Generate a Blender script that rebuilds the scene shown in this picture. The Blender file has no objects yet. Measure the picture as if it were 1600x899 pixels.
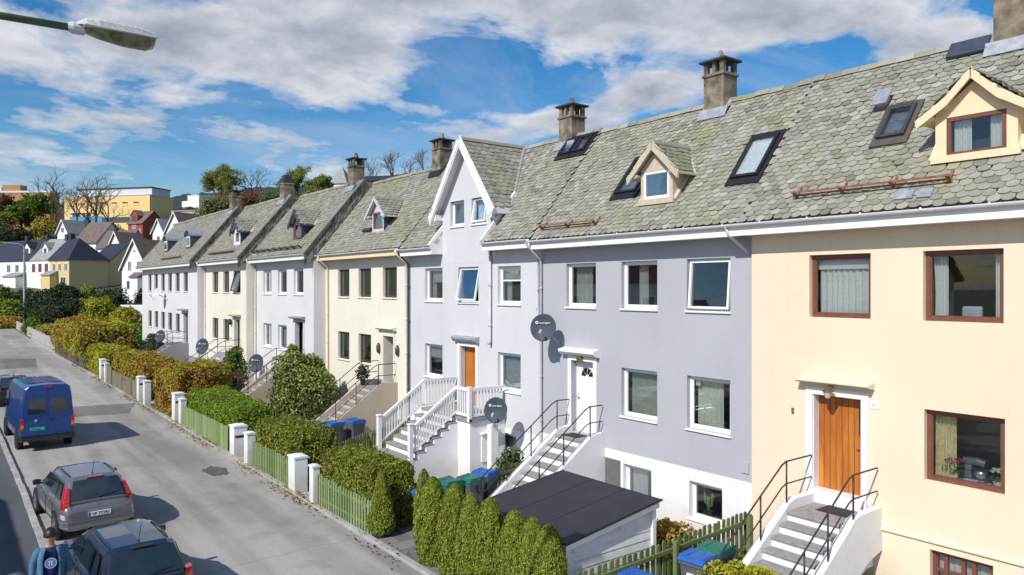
import bpy, math, random
import numpy as np
from mathutils import Vector, Matrix

R = math.radians
rng = np.random.default_rng(7)
random.seed(7)
sc = bpy.context.scene
COL = sc.collection

# ------------------------------------------------------------------ survey frame
# x = metres across the street towards the terrace, y = metres along the street, z = up
CAM_H, FPX = 6.2, 1150.0
YAW = math.atan2(882, FPX)
CA, SA = math.cos(YAW), math.sin(YAW)


def at_depth(px, zc, py=None, z=None):
    """point at a distance zc along the viewing axis"""
    xc = (px - 800) / FPX * zc
    zz = z if py is None else CAM_H + (449 - py) * zc / FPX
    return Vector((xc * CA + zc * SA, -xc * SA + zc * CA, zz or 0.0))


def grade(y):
    return 0.0065 * min(max(0.0, y - 18), 60)


# ------------------------------------------------------------------ mesh builder
class MB:
    def __init__(self):
        self.V, self.L, self.S, self.M, self.n = [], [], [], [], 0

    def add(self, verts, faces, mi=0):
        v = np.asarray(verts, dtype=np.float32).reshape(-1, 3)
        self.V.append(v)
        for f in faces:
            self.L.append(np.asarray(f, dtype=np.int64) + self.n)
            self.S.append(np.array([len(f)]))
            self.M.append(np.array([mi]))
        self.n += len(v)
        return self

    def add_np(self, verts, faces, mi=0):
        v = np.asarray(verts, dtype=np.float32).reshape(-1, 3)
        f = np.asarray(faces, dtype=np.int64)
        self.V.append(v)
        self.L.append((f + self.n).ravel())
        self.S.append(np.full(len(f), f.shape[1]))
        self.M.append(np.full(len(f), mi))
        self.n += len(v)
        return self

    def box(self, x0, y0, z0, x1, y1, z1, mi=0):
        return self.add([(x0, y0, z0), (x1, y0, z0), (x1, y1, z0), (x0, y1, z0),
                         (x0, y0, z1), (x1, y0, z1), (x1, y1, z1), (x0, y1, z1)],
                        [(0, 3, 2, 1), (4, 5, 6, 7), (0, 1, 5, 4), (1, 2, 6, 5), (2, 3, 7, 6), (3, 0, 4, 7)], mi)

    def obox(self, o, A, B, N, a0, a1, b0, b1, n0, n1, mi=0):
        o, A, B, N = Vector(o), Vector(A), Vector(B), Vector(N)
        p = [o + A * a + B * b + N * n for n in (n0, n1) for (a, b) in ((a0, b0), (a1, b0), (a1, b1), (a0, b1))]
        return self.add(p, [(0, 3, 2, 1), (4, 5, 6, 7), (0, 1, 5, 4), (1, 2, 6, 5), (2, 3, 7, 6), (3, 0, 4, 7)], mi)

    def prism(self, prof, axis, t0, t1, mi=0):
        """prof: closed outline; axis 'y': (x,z) points, 'x': (y,z), 'z': (x,y)"""
        n = len(prof)
        def P(a, b, t):
            return {'y': (a, t, b), 'x': (t, a, b), 'z': (a, b, t)}[axis]
        v = [P(a, b, t0) for a, b in prof] + [P(a, b, t1) for a, b in prof]
        f = [tuple(range(n)), tuple(range(2 * n - 1, n - 1, -1))]
        f += [(i, (i + 1) % n, n + (i + 1) % n, n + i) for i in range(n)]
        return self.add(v, f, mi)

    def tube(self, pts, r, n=8, mi=0, r1=None):
        pts = [Vector(p) for p in pts]
        m = len(pts)
        v, up = [], None
        for i, p in enumerate(pts):
            t = (pts[min(i + 1, m - 1)] - pts[max(i - 1, 0)]).normalized()
            if up is None:
                up = t.orthogonal().normalized()
            up = (up - t * up.dot(t))
            up = up.normalized() if up.length > 1e-6 else t.orthogonal().normalized()
            b = t.cross(up)
            rr = r if r1 is None else r + (r1 - r) * i / (m - 1)
            for k in range(n):
                a = 2 * math.pi * k / n
                v.append(p + (up * math.cos(a) + b * math.sin(a)) * rr)
        f = [(i * n + k, i * n + (k + 1) % n, (i + 1) * n + (k + 1) % n, (i + 1) * n + k) for i in range(m - 1) for k in range(n)]
        f += [tuple(range(n - 1, -1, -1)), tuple(range((m - 1) * n, m * n))]
        return self.add(v, f, mi)

    def lathe(self, prof, c, n=16, mi=0, axis='z'):
        v = []
        for r, h in prof:
            for k in range(n):
                a = 2 * math.pi * k / n
                q = (r * math.cos(a), r * math.sin(a), h)
                if axis == 'x':
                    q = (h, r * math.cos(a), r * math.sin(a))
                elif axis == 'y':
                    q = (r * math.cos(a), h, r * math.sin(a))
                v.append((c[0] + q[0], c[1] + q[1], c[2] + q[2]))
        m = len(prof)
        f = [(i * n + k, i * n + (k + 1) % n, (i + 1) * n + (k + 1) % n, (i + 1) * n + k) for i in range(m - 1) for k in range(n)]
        f += [tuple(range(n - 1, -1, -1)), tuple(range((m - 1) * n, m * n))]
        return self.add(v, f, mi)

    def xform(self, Mx):
        Mn = np.array(Mx)
        self.V = [v @ Mn[:3, :3].T.astype(np.float32) + Mn[:3, 3].astype(np.float32) for v in self.V]
        return self


ORIG = {}


def build(name, mb, mats, parent=None, smooth=False, bevel=0, subsurf=0, label=None):
    me = bpy.data.meshes.new(name)
    V = np.concatenate(mb.V)
    o0 = ORIG.get(parent.name, Vector((0, 0, 0))) if parent else None
    if parent is None:
        lo, hi = V.min(0), V.max(0)
        o0 = Vector(((lo[0] + hi[0]) / 2, (lo[1] + hi[1]) / 2, lo[2]))
    V = V - np.array(o0, dtype=np.float32)
    L = np.concatenate(mb.L); S = np.concatenate(mb.S); M = np.concatenate(mb.M)
    me.vertices.add(len(V)); me.vertices.foreach_set('co', V.astype(np.float32).ravel())
    me.loops.add(len(L)); me.loops.foreach_set('vertex_index', L.astype(np.int32))
    st = np.concatenate([[0], np.cumsum(S)[:-1]])
    me.polygons.add(len(S)); me.polygons.foreach_set('loop_start', st.astype(np.int32))
    me.polygons.foreach_set('material_index', M.astype(np.int32))
    me.polygons.foreach_set('use_smooth', np.full(len(S), bool(smooth)))
    me.update(calc_edges=True)
    me.validate()
    ob = bpy.data.objects.new(name, me)
    COL.objects.link(ob)
    for m in (mats if isinstance(mats, (list, tuple)) else [mats]):
        me.materials.append(m)
    if parent:
        ob.parent = parent
    else:
        ob.location = o0
    ORIG[ob.name] = o0
    if bevel:
        b = ob.modifiers.new('Bevel', 'BEVEL'); b.width = bevel; b.segments = 2; b.limit_method = 'ANGLE'
    if subsurf:
        s = ob.modifiers.new('Subsurf', 'SUBSURF'); s.levels = subsurf; s.render_levels = subsurf
    if label:
        ob['label'] = label
    return ob


def thing(name, label, cat, loc=(0, 0, 0), group=None):
    o = bpy.data.objects.new(name, None)
    o.empty_display_size = 0.3
    COL.objects.link(o)
    o.location = loc
    ORIG[o.name] = Vector(loc)
    o['label'] = label; o['category'] = cat
    if group: o['group'] = group
    return o


def tag(o, label, cat, group=None, kind=None):
    o['label'] = label; o['category'] = cat
    if group: o['group'] = group
    if kind: o['kind'] = kind
    return o


def struct(name, mb, mat, **k):
    o = build(name, mb, mat, **k)
    o['kind'] = 'structure'
    return o


def copy_tree(o, parent=None):
    c = o.copy(); COL.objects.link(c)
    if parent: c.parent = parent
    for ch in list(o.children):
        copy_tree(ch, c)
    return c


def place_copy(o, loc, rz=None, label=None):
    c = copy_tree(o)
    c.location = loc
    if rz is not None: c.rotation_euler = (0, 0, rz)
    if label: c['label'] = label
    return c


# ------------------------------------------------------------------ materials
def newmat(name):
    m = bpy.data.materials.new(name); m.use_nodes = True
    nt = m.node_tree
    return m, nt, nt.nodes, nt.links, nt.nodes['Principled BSDF']


def n_noise(nt, scale, detail=5, vec=None, rough=.55, dist=0):
    n = nt.nodes.new('ShaderNodeTexNoise')
    n.inputs['Scale'].default_value = scale; n.inputs['Detail'].default_value = detail
    n.inputs['Roughness'].default_value = rough; n.inputs['Distortion'].default_value = dist
    if vec is not None: nt.links.new(vec, n.inputs['Vector'])
    return n.outputs['Fac']


def n_ramp(nt, fac, stops):
    r = nt.nodes.new('ShaderNodeValToRGB')
    e = r.color_ramp.elements
    while len(e) < len(stops): e.new(.5)
    for el, (p, c) in zip(e, stops):
        el.position = p; el.color = (*c, 1) if len(c) == 3 else c
    nt.links.new(fac, r.inputs['Fac'])
    return r.outputs['Color']


def n_mix(nt, fac, a, b, mode='MIX'):
    m = nt.nodes.new('ShaderNodeMix'); m.data_type = 'RGBA'; m.blend_type = mode
    for sock, val in ((m.inputs['Factor'], fac), (m.inputs['A'], a), (m.inputs['B'], b)):
        if isinstance(val, (int, float)): sock.default_value = val
        elif isinstance(val, tuple): sock.default_value = (*val, 1)
        else: nt.links.new(val, sock)
    return m.outputs['Result']


def n_math(nt, op, a, b=None, c=None, clamp=False):
    m = nt.nodes.new('ShaderNodeMath'); m.operation = op; m.use_clamp = clamp
    for i, v in enumerate((a, b, c)):
        if v is None: continue
        if isinstance(v, (int, float)): m.inputs[i].default_value = v
        else: nt.links.new(v, m.inputs[i])
    return m.outputs[0]


def n_bump(nt, height, strength, dist, bsdf):
    b = nt.nodes.new('ShaderNodeBump')
    b.inputs['Strength'].default_value = strength; b.inputs['Distance'].default_value = dist
    nt.links.new(height, b.inputs['Height']); nt.links.new(b.outputs[0], bsdf.inputs['Normal'])


def n_pos(nt, scale=(1, 1, 1)):
    g = nt.nodes.new('ShaderNodeNewGeometry')
    mp = nt.nodes.new('ShaderNodeMapping'); mp.inputs['Scale'].default_value = scale
    nt.links.new(g.outputs['Position'], mp.inputs['Vector'])
    return mp.outputs[0]


def mul(c, k):
    return tuple(min(1, x * k) for x in c)


def mat_plain(name, col, rough=.6, metal=0, spec=.5, var=.12, vscale=6, bump=0, bscale=60, coat=0):
    m, nt, N, Lk, b = newmat(name)
    f = n_noise(nt, vscale, 5, n_pos(nt))
    c = n_ramp(nt, f, [(.3, mul(col, 1 - var)), (.7, mul(col, 1 + var))])
    Lk.new(c, b.inputs['Base Color'])
    b.inputs['Roughness'].default_value = rough; b.inputs['Metallic'].default_value = metal
    b.inputs['Specular IOR Level'].default_value = spec
    if coat:
        b.inputs['Coat Weight'].default_value = coat; b.inputs['Coat Roughness'].default_value = .04
    if bump:
        n_bump(nt, n_noise(nt, bscale, 4, n_pos(nt)), bump, .01, b)
    return m


def mat_stucco(name, col, dirt=(.45, .42, .36), amt=.16):
    m, nt, N, Lk, b = newmat(name)
    big = n_noise(nt, .5, 4, n_pos(nt))
    c = n_ramp(nt, big, [(.3, mul(col, .95)), (.7, mul(col, 1.03))])
    streak = n_noise(nt, 1.0, 5, n_pos(nt, (1.3, 1.3, .3)), .7)
    sm = n_ramp(nt, streak, [(.5, (0, 0, 0)), (.78, (1, 1, 1))])
    c = n_mix(nt, n_math(nt, 'MULTIPLY', sm, amt), c, mul(col, .62))
    patch = n_noise(nt, 1.7, 6, n_pos(nt), .7)
    pm = n_ramp(nt, patch, [(.56, (0, 0, 0)), (.75, (1, 1, 1))])
    c = n_mix(nt, n_math(nt, 'MULTIPLY', pm, amt * .6), c, dirt)
    # fine drips and grain
    drip = n_ramp(nt, n_noise(nt, 1.0, 3, n_pos(nt, (5.5, 5.5, .4)), .6), [(.6, (0, 0, 0)), (.72, (1, 1, 1))])
    dmask = n_ramp(nt, n_noise(nt, .8, 2, n_pos(nt)), [(.45, (0, 0, 0)), (.6, (1, 1, 1))])
    c = n_mix(nt, n_math(nt, 'MULTIPLY', n_math(nt, 'MULTIPLY', drip, dmask), amt * .7), c, mul(col, .55))
    c = n_mix(nt, .22, c, n_ramp(nt, n_noise(nt, 28, 5, n_pos(nt), .7), [(.3, (.72, .72, .72)), (.65, (1, 1, 1))]), 'MULTIPLY')
    # splash band low on the wall
    g = N.new('ShaderNodeNewGeometry'); s = N.new('ShaderNodeSeparateXYZ'); Lk.new(g.outputs['Position'], s.inputs[0])
    low = n_math(nt, 'SUBTRACT', 1, n_math(nt, 'DIVIDE', n_math(nt, 'ADD', s.outputs['Z'], n_math(nt, 'MULTIPLY', patch, -.7)), .55), clamp=True)
    c = n_mix(nt, n_math(nt, 'MULTIPLY', low, .5), c, dirt)
    Lk.new(c, b.inputs['Base Color'])
    b.inputs['Roughness'].default_value = .92; b.inputs['Specular IOR Level'].default_value = .15
    h = n_math(nt, 'ADD', n_noise(nt, 55, 4, n_pos(nt)), n_math(nt, 'MULTIPLY', n_noise(nt, 3, 3, n_pos(nt)), 2.0))
    n_bump(nt, h, .5, .008, b)
    return m


def mat_island(name, stops, rough=.8, spec=.3, patch=None, bump=.3, bscale=25, vscale=.9):
    """colour varies from piece to piece of the mesh (slates, boards)"""
    m, nt, N, Lk, b = newmat(name)
    g = N.new('ShaderNodeNewGeometry')
    c = n_ramp(nt, g.outputs['Random Per Island'], stops)
    f = n_noise(nt, bscale, 5, n_pos(nt))
    c = n_mix(nt, .35, c, n_ramp(nt, f, [(.3, (.35, .35, .35)), (.7, (1, 1, 1))]), 'MULTIPLY')
    if patch:
        for (col, sca, lo, hi, amt) in patch:
            pm = n_ramp(nt, n_noise(nt, sca, 7, n_pos(nt), .68), [(lo, (0, 0, 0)), (hi, (1, 1, 1))])
            c = n_mix(nt, n_math(nt, 'MULTIPLY', pm, amt), c, col)
    Lk.new(c, b.inputs['Base Color'])
    b.inputs['Roughness'].default_value = rough; b.inputs['Specular IOR Level'].default_value = spec
    if bump: n_bump(nt, f, bump, .01, b)
    return m


def mat_leaf(name, stops, trans=.3, patch=None):
    m, nt, N, Lk, b = newmat(name)
    g = N.new('ShaderNodeNewGeometry')
    c = n_ramp(nt, g.outputs['Random Per Island'], stops)
    if patch:
        col, sca, lo, hi, amt = patch
        pm = n_ramp(nt, n_noise(nt, sca, 3, n_pos(nt)), [(lo, (0, 0, 0)), (hi, (1, 1, 1))])
        c = n_mix(nt, n_math(nt, 'MULTIPLY', pm, amt), c, col)
    Lk.new(c, b.inputs['Base Color'])
    b.inputs['Roughness'].default_value = .55; b.inputs['Specular IOR Level'].default_value = .25
    t = N.new('ShaderNodeBsdfTranslucent'); Lk.new(c, t.inputs['Color'])
    mx = N.new('ShaderNodeMixShader'); mx.inputs[0].default_value = trans
    Lk.new(b.outputs[0], mx.inputs[1]); Lk.new(t.outputs[0], mx.inputs[2])
    Lk.new(mx.outputs[0], N['Material Output'].inputs['Surface'])
    return m


def mat_glass(name, tint=(.95, .98, .98), boost=.02):
    m, nt, N, Lk, b = newmat(name)
    N.remove(b)
    tr = N.new('ShaderNodeBsdfTransparent'); tr.inputs[0].default_value = (*tint, 1)
    gl = N.new('ShaderNodeBsdfGlossy'); gl.inputs['Roughness'].default_value = .0
    gl.inputs['Color'].default_value = (.95, .97, 1, 1)
    fr = N.new('ShaderNodeFresnel'); fr.inputs['IOR'].default_value = 1.5
    f = n_math(nt, 'ADD', n_math(nt, 'MULTIPLY', fr.outputs[0], .62), boost, clamp=True)
    bm = N.new('ShaderNodeBump'); bm.inputs['Strength'].default_value = .03; bm.inputs['Distance'].default_value = .02
    Lk.new(n_noise(nt, 1.3, 1, n_pos(nt)), bm.inputs['Height']); Lk.new(bm.outputs[0], gl.inputs['Normal'])
    mx = N.new('ShaderNodeMixShader')
    Lk.new(f, mx.inputs[0]); Lk.new(tr.outputs[0], mx.inputs[1]); Lk.new(gl.outputs[0], mx.inputs[2])
    Lk.new(mx.outputs[0], N['Material Output'].inputs['Surface'])
    return m


def mat_wood(name, c0, c1, scale=(14, 14, 1.2), rough=.45, coat=.2):
    m, nt, N, Lk, b = newmat(name)
    f = n_noise(nt, 1.0, 6, n_pos(nt, scale), .6, .6)
    c = n_ramp(nt, f, [(.28, c0), (.72, c1)])
    Lk.new(c, b.inputs['Base Color']); b.inputs['Roughness'].default_value = rough
    b.inputs['Coat Weight'].default_value = coat; b.inputs['Coat Roughness'].default_value = .25
    n_bump(nt, f, .15, .004, b)
    return m


def mat_asphalt(name, col, patchc, crack=True):
    m, nt, N, Lk, b = newmat(name)
    p = n_pos(nt)
    c = n_ramp(nt, n_noise(nt, .35, 6, p, .6), [(.3, mul(col, .86)), (.7, mul(col, 1.12))])
    pm = n_ramp(nt, n_noise(nt, .22, 5, n_pos(nt, (1, .5, 1)), .6), [(.48, (0, 0, 0)), (.60, (1, 1, 1))])
    c = n_mix(nt, n_math(nt, 'MULTIPLY', pm, .62), c, patchc)
    c = n_mix(nt, .25, c, n_ramp(nt, n_noise(nt, 90, 3, p), [(.3, (.5, .5, .5)), (.7, (1.0, 1.0, 1.0))]), 'MULTIPLY')
    # long worn wheel tracks and repaired strips along the street
    tr = n_ramp(nt, n_noise(nt, 1.0, 4, n_pos(nt, (1.1, .05, 1)), .5), [(.42, (0, 0, 0)), (.62, (1, 1, 1))])
    c = n_mix(nt, n_math(nt, 'MULTIPLY', tr, .55), c, mul(col, 1.38))
    grit = n_ramp(nt, n_noise(nt, 22, 6, p, .75), [(.35, (.62, .62, .62)), (.6, (1, 1, 1))])
    c = n_mix(nt, .45, c, grit, 'MULTIPLY')
    if crack:
        v = N.new('ShaderNodeTexVoronoi'); v.feature = 'DISTANCE_TO_EDGE'; v.inputs['Scale'].default_value = .33
        dn = N.new('ShaderNodeTexNoise'); dn.inputs['Scale'].default_value = 1.2; dn.inputs['Detail'].default_value = 6
        Lk.new(p, dn.inputs['Vector'])
        mxv = N.new('ShaderNodeMix'); mxv.data_type = 'VECTOR'; mxv.inputs['Factor'].default_value = .35
        Lk.new(p, mxv.inputs['A']); Lk.new(dn.outputs['Color'], mxv.inputs['B'])
        Lk.new(mxv.outputs['Result'], v.inputs['Vector'])
        cm = n_ramp(nt, v.outputs['Distance'], [(0, (1, 1, 1)), (.012, (0, 0, 0))])
        c = n_mix(nt, n_math(nt, 'MULTIPLY', cm, .3), c, mul(col, .5))
        oil = n_ramp(nt, n_noise(nt, .8, 5, p, .6), [(.56, (0, 0, 0)), (.74, (1, 1, 1))])
        c = n_mix(nt, n_math(nt, 'MULTIPLY', oil, .5), c, mul(col, .5))
    Lk.new(c, b.inputs['Base Color']); b.inputs['Roughness'].default_value = .88
    b.inputs['Specular IOR Level'].default_value = .25
    n_bump(nt, n_noise(nt, 130, 3, p), .4, .006, b)
    return m


def mat_ground():
    m, nt, N, Lk, b = newmat('garden_ground')
    p = n_pos(nt)
    grav = n_ramp(nt, n_noise(nt, 40, 4, p), [(.3, (.27, .24, .20)), (.7, (.48, .44, .38))])
    soil = n_ramp(nt, n_noise(nt, 14, 5, p), [(.3, (.10, .075, .05)), (.7, (.2, .16, .11))])
    grass = n_ramp(nt, n_noise(nt, 18, 5, p), [(.3, (.035, .06, .015)), (.7, (.11, .14, .035))])
    m1 = n_ramp(nt, n_noise(nt, .45, 4, p), [(.46, (0, 0, 0)), (.54, (1, 1, 1))])
    c = n_mix(nt, m1, grav, soil)
    s = N.new('ShaderNodeSeparateXYZ'); Lk.new(p, s.inputs[0])
    far = n_math(nt, 'DIVIDE', n_math(nt, 'SUBTRACT', s.outputs['Y'], 40), 25, clamp=True)
    m2 = n_ramp(nt, n_math(nt, 'ADD', far, n_math(nt, 'SUBTRACT', n_noise(nt, .3, 4, p), .5)), [(.3, (0, 0, 0)), (.5, (1, 1, 1))])
    c = n_mix(nt, m2, c, n_mix(nt, n_ramp(nt, n_noise(nt, .06, 5, p), [(.45, (0, 0, 0)), (.6, (1, 1, 1))]), grass, mul((.12, .09, .05), 1)))
    Lk.new(c, b.inputs['Base Color']); b.inputs['Roughness'].default_value = .95
    n_bump(nt, n_noise(nt, 45, 4, p), .6, .02, b)
    return m


M = {}
M['yellow'] = mat_stucco('yellow_render', (.785, .665, .505), amt=.18)
M['bluegrey'] = mat_stucco('bluegrey_render', (.43, .44, .478), amt=.16)
M['palegrey'] = mat_stucco('palegrey_render', (.60, .605, .635), amt=.2)
M['cream'] = mat_stucco('cream_render', (.75, .715, .62), amt=.2)
M['coolwhite'] = mat_stucco('white_render', (.66, .655, .675), amt=.2)
M['whiteplinth'] = mat_stucco('plinth_render', (.80, .80, .82), amt=.25)
M['greyplinth'] = mat_stucco('greyplinth_render', (.30, .30, .31))
M['beigestucco'] = mat_stucco('beige_render', (.50, .43, .34), amt=.4)
M['white'] = mat_plain('white_paint', (.78, .78, .78), .5, var=.05)
M['dormercream'] = mat_plain('peach_paint', (.80, .62, .40), .6, var=.05)
M['dormerbeige'] = mat_plain('beige_paint', (.52, .45, .34), .6, var=.08)
M['gutter'] = mat_plain('gutter_paint', (.66, .66, .68), .4, var=.08)
M['pipe'] = mat_plain('pipe_paint', (.5, .5, .54), .45, var=.1)
M['soffit'] = mat_plain('soffit_paint', (.6, .59, .57), .7)
M['brownframe'] = mat_plain('brown_window_paint', (.17, .060, .042), .4, var=.15)
M['darkframe'] = mat_plain('dark_window_paint', (.055, .05, .048), .45)
M['redframe'] = mat_plain('red_window_paint', (.30, .05, .06), .45)
M['glass'] = mat_glass('window_glass')
M['roofglass'] = mat_glass('roof_window_glass', boost=.10)
M['room'] = mat_plain('room_plaster', (.30, .285, .25), .9)
M['curtain'] = mat_plain('curtain_white', (.72, .71, .68), .9, var=.08, vscale=20)
M['curtaincream'] = mat_plain('curtain_cream', (.68, .57, .30), .9, var=.18, vscale=14)
M['curtaingrey'] = mat_plain('curtain_sage', (.62, .62, .52), .9, var=.1, vscale=10)
M['blind'] = mat_plain('blind_fabric', (.62, .66, .64), .85)
slate_stops = [(0, (.20, .192, .155)), (.12, (.26, .25, .205)), (.5, (.31, .30, .25)), (.88, (.36, .348, .295)), (1, (.43, .42, .37))]
M['slate'] = mat_island('roof_slate', slate_stops, .62, .4,
                        patch=[((.245, .24, .105), .5, .50, .68, .65), ((.20, .20, .13), 5, .57, .7, .25), ((.40, .39, .34), 1.3, .54, .72, .45), ((.10, .10, .09), 2.2, .62, .76, .4)])
M['slatedark'] = mat_island('verge_slate', [(0, (.08, .08, .07)), (.5, (.19, .185, .155)), (1, (.36, .35, .30))], .7, .3,
                            patch=[((.33, .33, .29), 1.5, .5, .65, .5)])
M['underlay'] = mat_plain('roof_underlay', (.05, .05, .05), .9)
M['lead'] = mat_plain('lead_flashing', (.36, .38, .42), .5, .3, var=.25)
M['blackmetal'] = mat_plain('black_metal', (.02, .022, .028), .5, .2)
M['slategreymetal'] = mat_plain('blue_grey_cladding', (.045, .055, .085), .5, var=.2)
M['zinc'] = mat_plain('zinc_sheet', (.34, .36, .42), .45, .3, var=.25)
M['rust'] = mat_plain('rusty_iron', (.24, .10, .055), .85, var=.4, vscale=14)
M['flash'] = mat_plain('brown_flashing', (.10, .085, .075), .6, .2)
M['rail'] = mat_plain('rail_paint', (.022, .022, .024), .45, .2)
M['railrust'] = mat_plain('rail_paint_rusty', (.05, .035, .028), .6, .2, var=.5, vscale=9)
M['chimney'] = mat_plain('chimney_render', (.19, .158, .115), .95, var=.7, vscale=2.8, bump=.8, bscale=22)
M['capslab'] = mat_plain('chimney_slab', (.035, .04, .05), .7)
M['stone'] = mat_plain('stair_stone', (.27, .26, .25), .85, var=.22, vscale=9, bump=.3)
M['concrete'] = mat_plain('concrete', (.36, .35, .33), .9, var=.25, vscale=3, bump=.3)
M['kerbstone'] = mat_plain('kerb_granite', (.36, .35, .33), .85, var=.25, vscale=2.2, bump=.3)
M['orange'] = mat_wood('orange_wood', (.30, .075, .008), (.62, .22, .03), (5, 5, .7))
M['doordark'] = mat_plain('dark_door_paint', (.05, .042, .042), .4)
M['doorgrey'] = mat_plain('grey_door_paint', (.13, .125, .13), .5)
M['doorwhite'] = mat_plain('white_door_paint', (.80, .80, .82), .35, var=.03)
M['asphalt'] = mat_asphalt('street_asphalt', (.36, .34, .315), (.20, .19, .182))
M['pavement'] = mat_asphalt('pavement_asphalt', (.11, .115, .125), (.085, .088, .095), crack=False)
M['patch'] = mat_asphalt('patched_asphalt', (.19, .182, .175), (.14, .138, .135), crack=False)
M['ground'] = mat_ground()
M['paving'] = mat_island('paving_slab', [(0, (.16, .145, .15)), (1, (.26, .24, .245))], .85, .2, bump=.3)
M['gravel'] = mat_plain('gravel', (.16, .155, .15), .95, var=.5, vscale=30, bump=.8, bscale=40)
M['fencegreen'] = mat_island('green_fence_board', [(0, (.10, .15, .055)), (.5, (.15, .20, .075)), (1, (.22, .25, .11))], .75, .2,
                             patch=[((.25, .24, .15), 3, .55, .75, .5)])
M['fencelight'] = mat_island('pale_green_fence_board', [(0, (.17, .25, .10)), (.5, (.22, .31, .13)), (1, (.30, .36, .18))], .75, .2)
M['fencedark'] = mat_island('dark_fence_board', [(0, (.03, .05, .03)), (1, (.06, .08, .045))], .75, .2)
M['fencebrown'] = mat_island('weathered_fence_board', [(0, (.12, .10, .075)), (1, (.28, .25, .19))], .85, .2)
M['fencedarkbrown'] = mat_island('dark_brown_fence_board', [(0, (.05, .042, .03)), (1, (.13, .11, .08))], .85, .2)
M['felt'] = mat_plain('roofing_felt', (.026, .027, .034), .62, var=.22, vscale=1.6, bump=.4, bscale=90)
M['clapboard'] = mat_plain('white_boards', (.72, .72, .75), .6, var=.08, vscale=5)
M['binbody'] = mat_plain('bin_grey', (.10, .105, .125), .5, var=.12)
M['binblue'] = mat_plain('bin_blue', (.02, .105, .38), .45, var=.15)
M['bingreen'] = mat_plain('bin_green', (.012, .14, .095), .45, var=.15)
M['dish'] = mat_plain('dish_paint', (.045, .062, .085), .6, spec=.25, var=.06)
M['dishpale'] = mat_plain('dish_paint_pale', (.55, .56, .58), .45)
M['lnb'] = mat_plain('lnb_plastic', (.55, .55, .55), .5)
M['lettering'] = mat_plain('white_lettering', (.75, .77, .8), .5, var=.02)
M['tyre'] = mat_plain('tyre_rubber', (.018, .018, .018), .8)
M['alloy'] = mat_plain('alloy', (.5, .5, .52), .3, .8)
M['silver'] = mat_plain('silver_car_paint', (.20, .195, .212), .32, .45, var=.05, coat=.8)
M['darkcar'] = mat_plain('navy_car_paint', (.018, .028, .055), .25, .3, var=.08, coat=1)
M['blackcar'] = mat_plain('black_car_paint', (.018, .02, .024), .25, .3, var=.08, coat=1)
M['vanblue'] = mat_plain('blue_van_paint', (.005, .052, .23), .32, .15, var=.1, coat=.6)
M['carglass'] = mat_plain('car_glass', (.012, .022, .024), .04, 0, 1.0, var=.3, coat=1)
M['trim'] = mat_plain('black_trim', (.02, .02, .022), .5)
M['redlens'] = mat_plain('red_lens', (.42, .012, .012), .15, coat=1)
M['amberlens'] = mat_plain('amber_lens', (.75, .18, .02), .15, coat=1)
M['whitelens'] = mat_plain('clear_lens', (.6, .58, .58), .15, coat=1)
M['platewhite'] = mat_plain('plate_white', (.75, .75, .75), .4, var=.02)
M['plategreen'] = mat_plain('plate_green', (.05, .50, .36), .4, var=.04)
M['plateblue'] = mat_plain('plate_blue', (.02, .05, .4), .4)
M['ink'] = mat_plain('black_ink', (.01, .01, .012), .5)
M['bark'] = mat_plain('bark', (.10, .075, .055), .9, var=.35, vscale=12, bump=.5)
M['twig'] = mat_plain('bare_twigs', (.12, .085, .075), .9, var=.3)
M['shadecore'] = mat_plain('shade_core_and_twigs', (.022, .022, .012), .95)  # near-black filler added inside foliage to block light; stray hedge twigs share it
M['thuja'] = mat_leaf('thuja_leaf', [(0, (.055, .095, .012)), (.4, (.175, .235, .024)), (.8, (.30, .35, .04)), (1, (.40, .42, .07))], .25, ((.20, .12, .035), 1.3, .58, .72, .45))
M['box'] = mat_leaf('clipped_hedge_leaf', [(0, (.06, .09, .012)), (.5, (.21, .245, .026)), (1, (.36, .37, .05))], .25, ((.17, .13, .035), 1.2, .5, .7, .5))
M['bright'] = mat_leaf('bright_hedge_leaf', [(0, (.08, .16, .01)), (.5, (.20, .33, .02)), (1, (.34, .45, .05))], .3, ((.17, .16, .03), .5, .52, .66, .5))
M['beech'] = mat_leaf('rust_hedge_leaf', [(0, (.18, .09, .025)), (.3, (.36, .18, .045)), (.62, (.42, .27, .05)), (1, (.46, .40, .05))], .3, ((.36, .38, .03), .4, .44, .56, .85))
M['lime'] = mat_leaf('yellow_hedge_leaf', [(0, (.18, .20, .012)), (.5, (.36, .36, .025)), (1, (.50, .46, .05))], .3)
M['rhodo'] = mat_leaf('glossy_shrub_leaf', [(0, (.05, .085, .015)), (.5, (.16, .21, .04)), (1, (.36, .39, .11))], .2)
M['dkgreen'] = mat_leaf('dark_evergreen_leaf', [(0, (.012, .022, .010)), (.5, (.03, .05, .018)), (1, (.07, .09, .03))], .2)
M['midgreen'] = mat_leaf('fresh_leaf', [(0, (.04, .09, .012)), (.5, (.10, .18, .022)), (1, (.2, .27, .05))], .35)
M['spring'] = mat_leaf('spring_leaf', [(0, (.13, .16, .03)), (.5, (.24, .27, .06)), (1, (.36, .37, .11))], .35)
M['rustleaf'] = mat_leaf('rusty_leaf', [(0, (.12, .045, .03)), (.5, (.22, .085, .045)), (1, (.30, .15, .08))], .3)
M['petal'] = mat_leaf('pink_petal', [(0, (.5, .03, .12)), (1, (.7, .12, .25))], .3)
M['petalwhite'] = mat_leaf('white_petal', [(0, (.7, .7, .6)), (1, (.8, .8, .76))], .3)
M['terracotta'] = mat_plain('terracotta', (.34, .13, .07), .8)
M['cactus'] = mat_plain('cactus_skin', (.16, .30, .10), .6)
M['redtile'] = mat_island('red_tile', [(0, (.20, .06, .04)), (1, (.36, .13, .08))], .7, .3)
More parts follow.
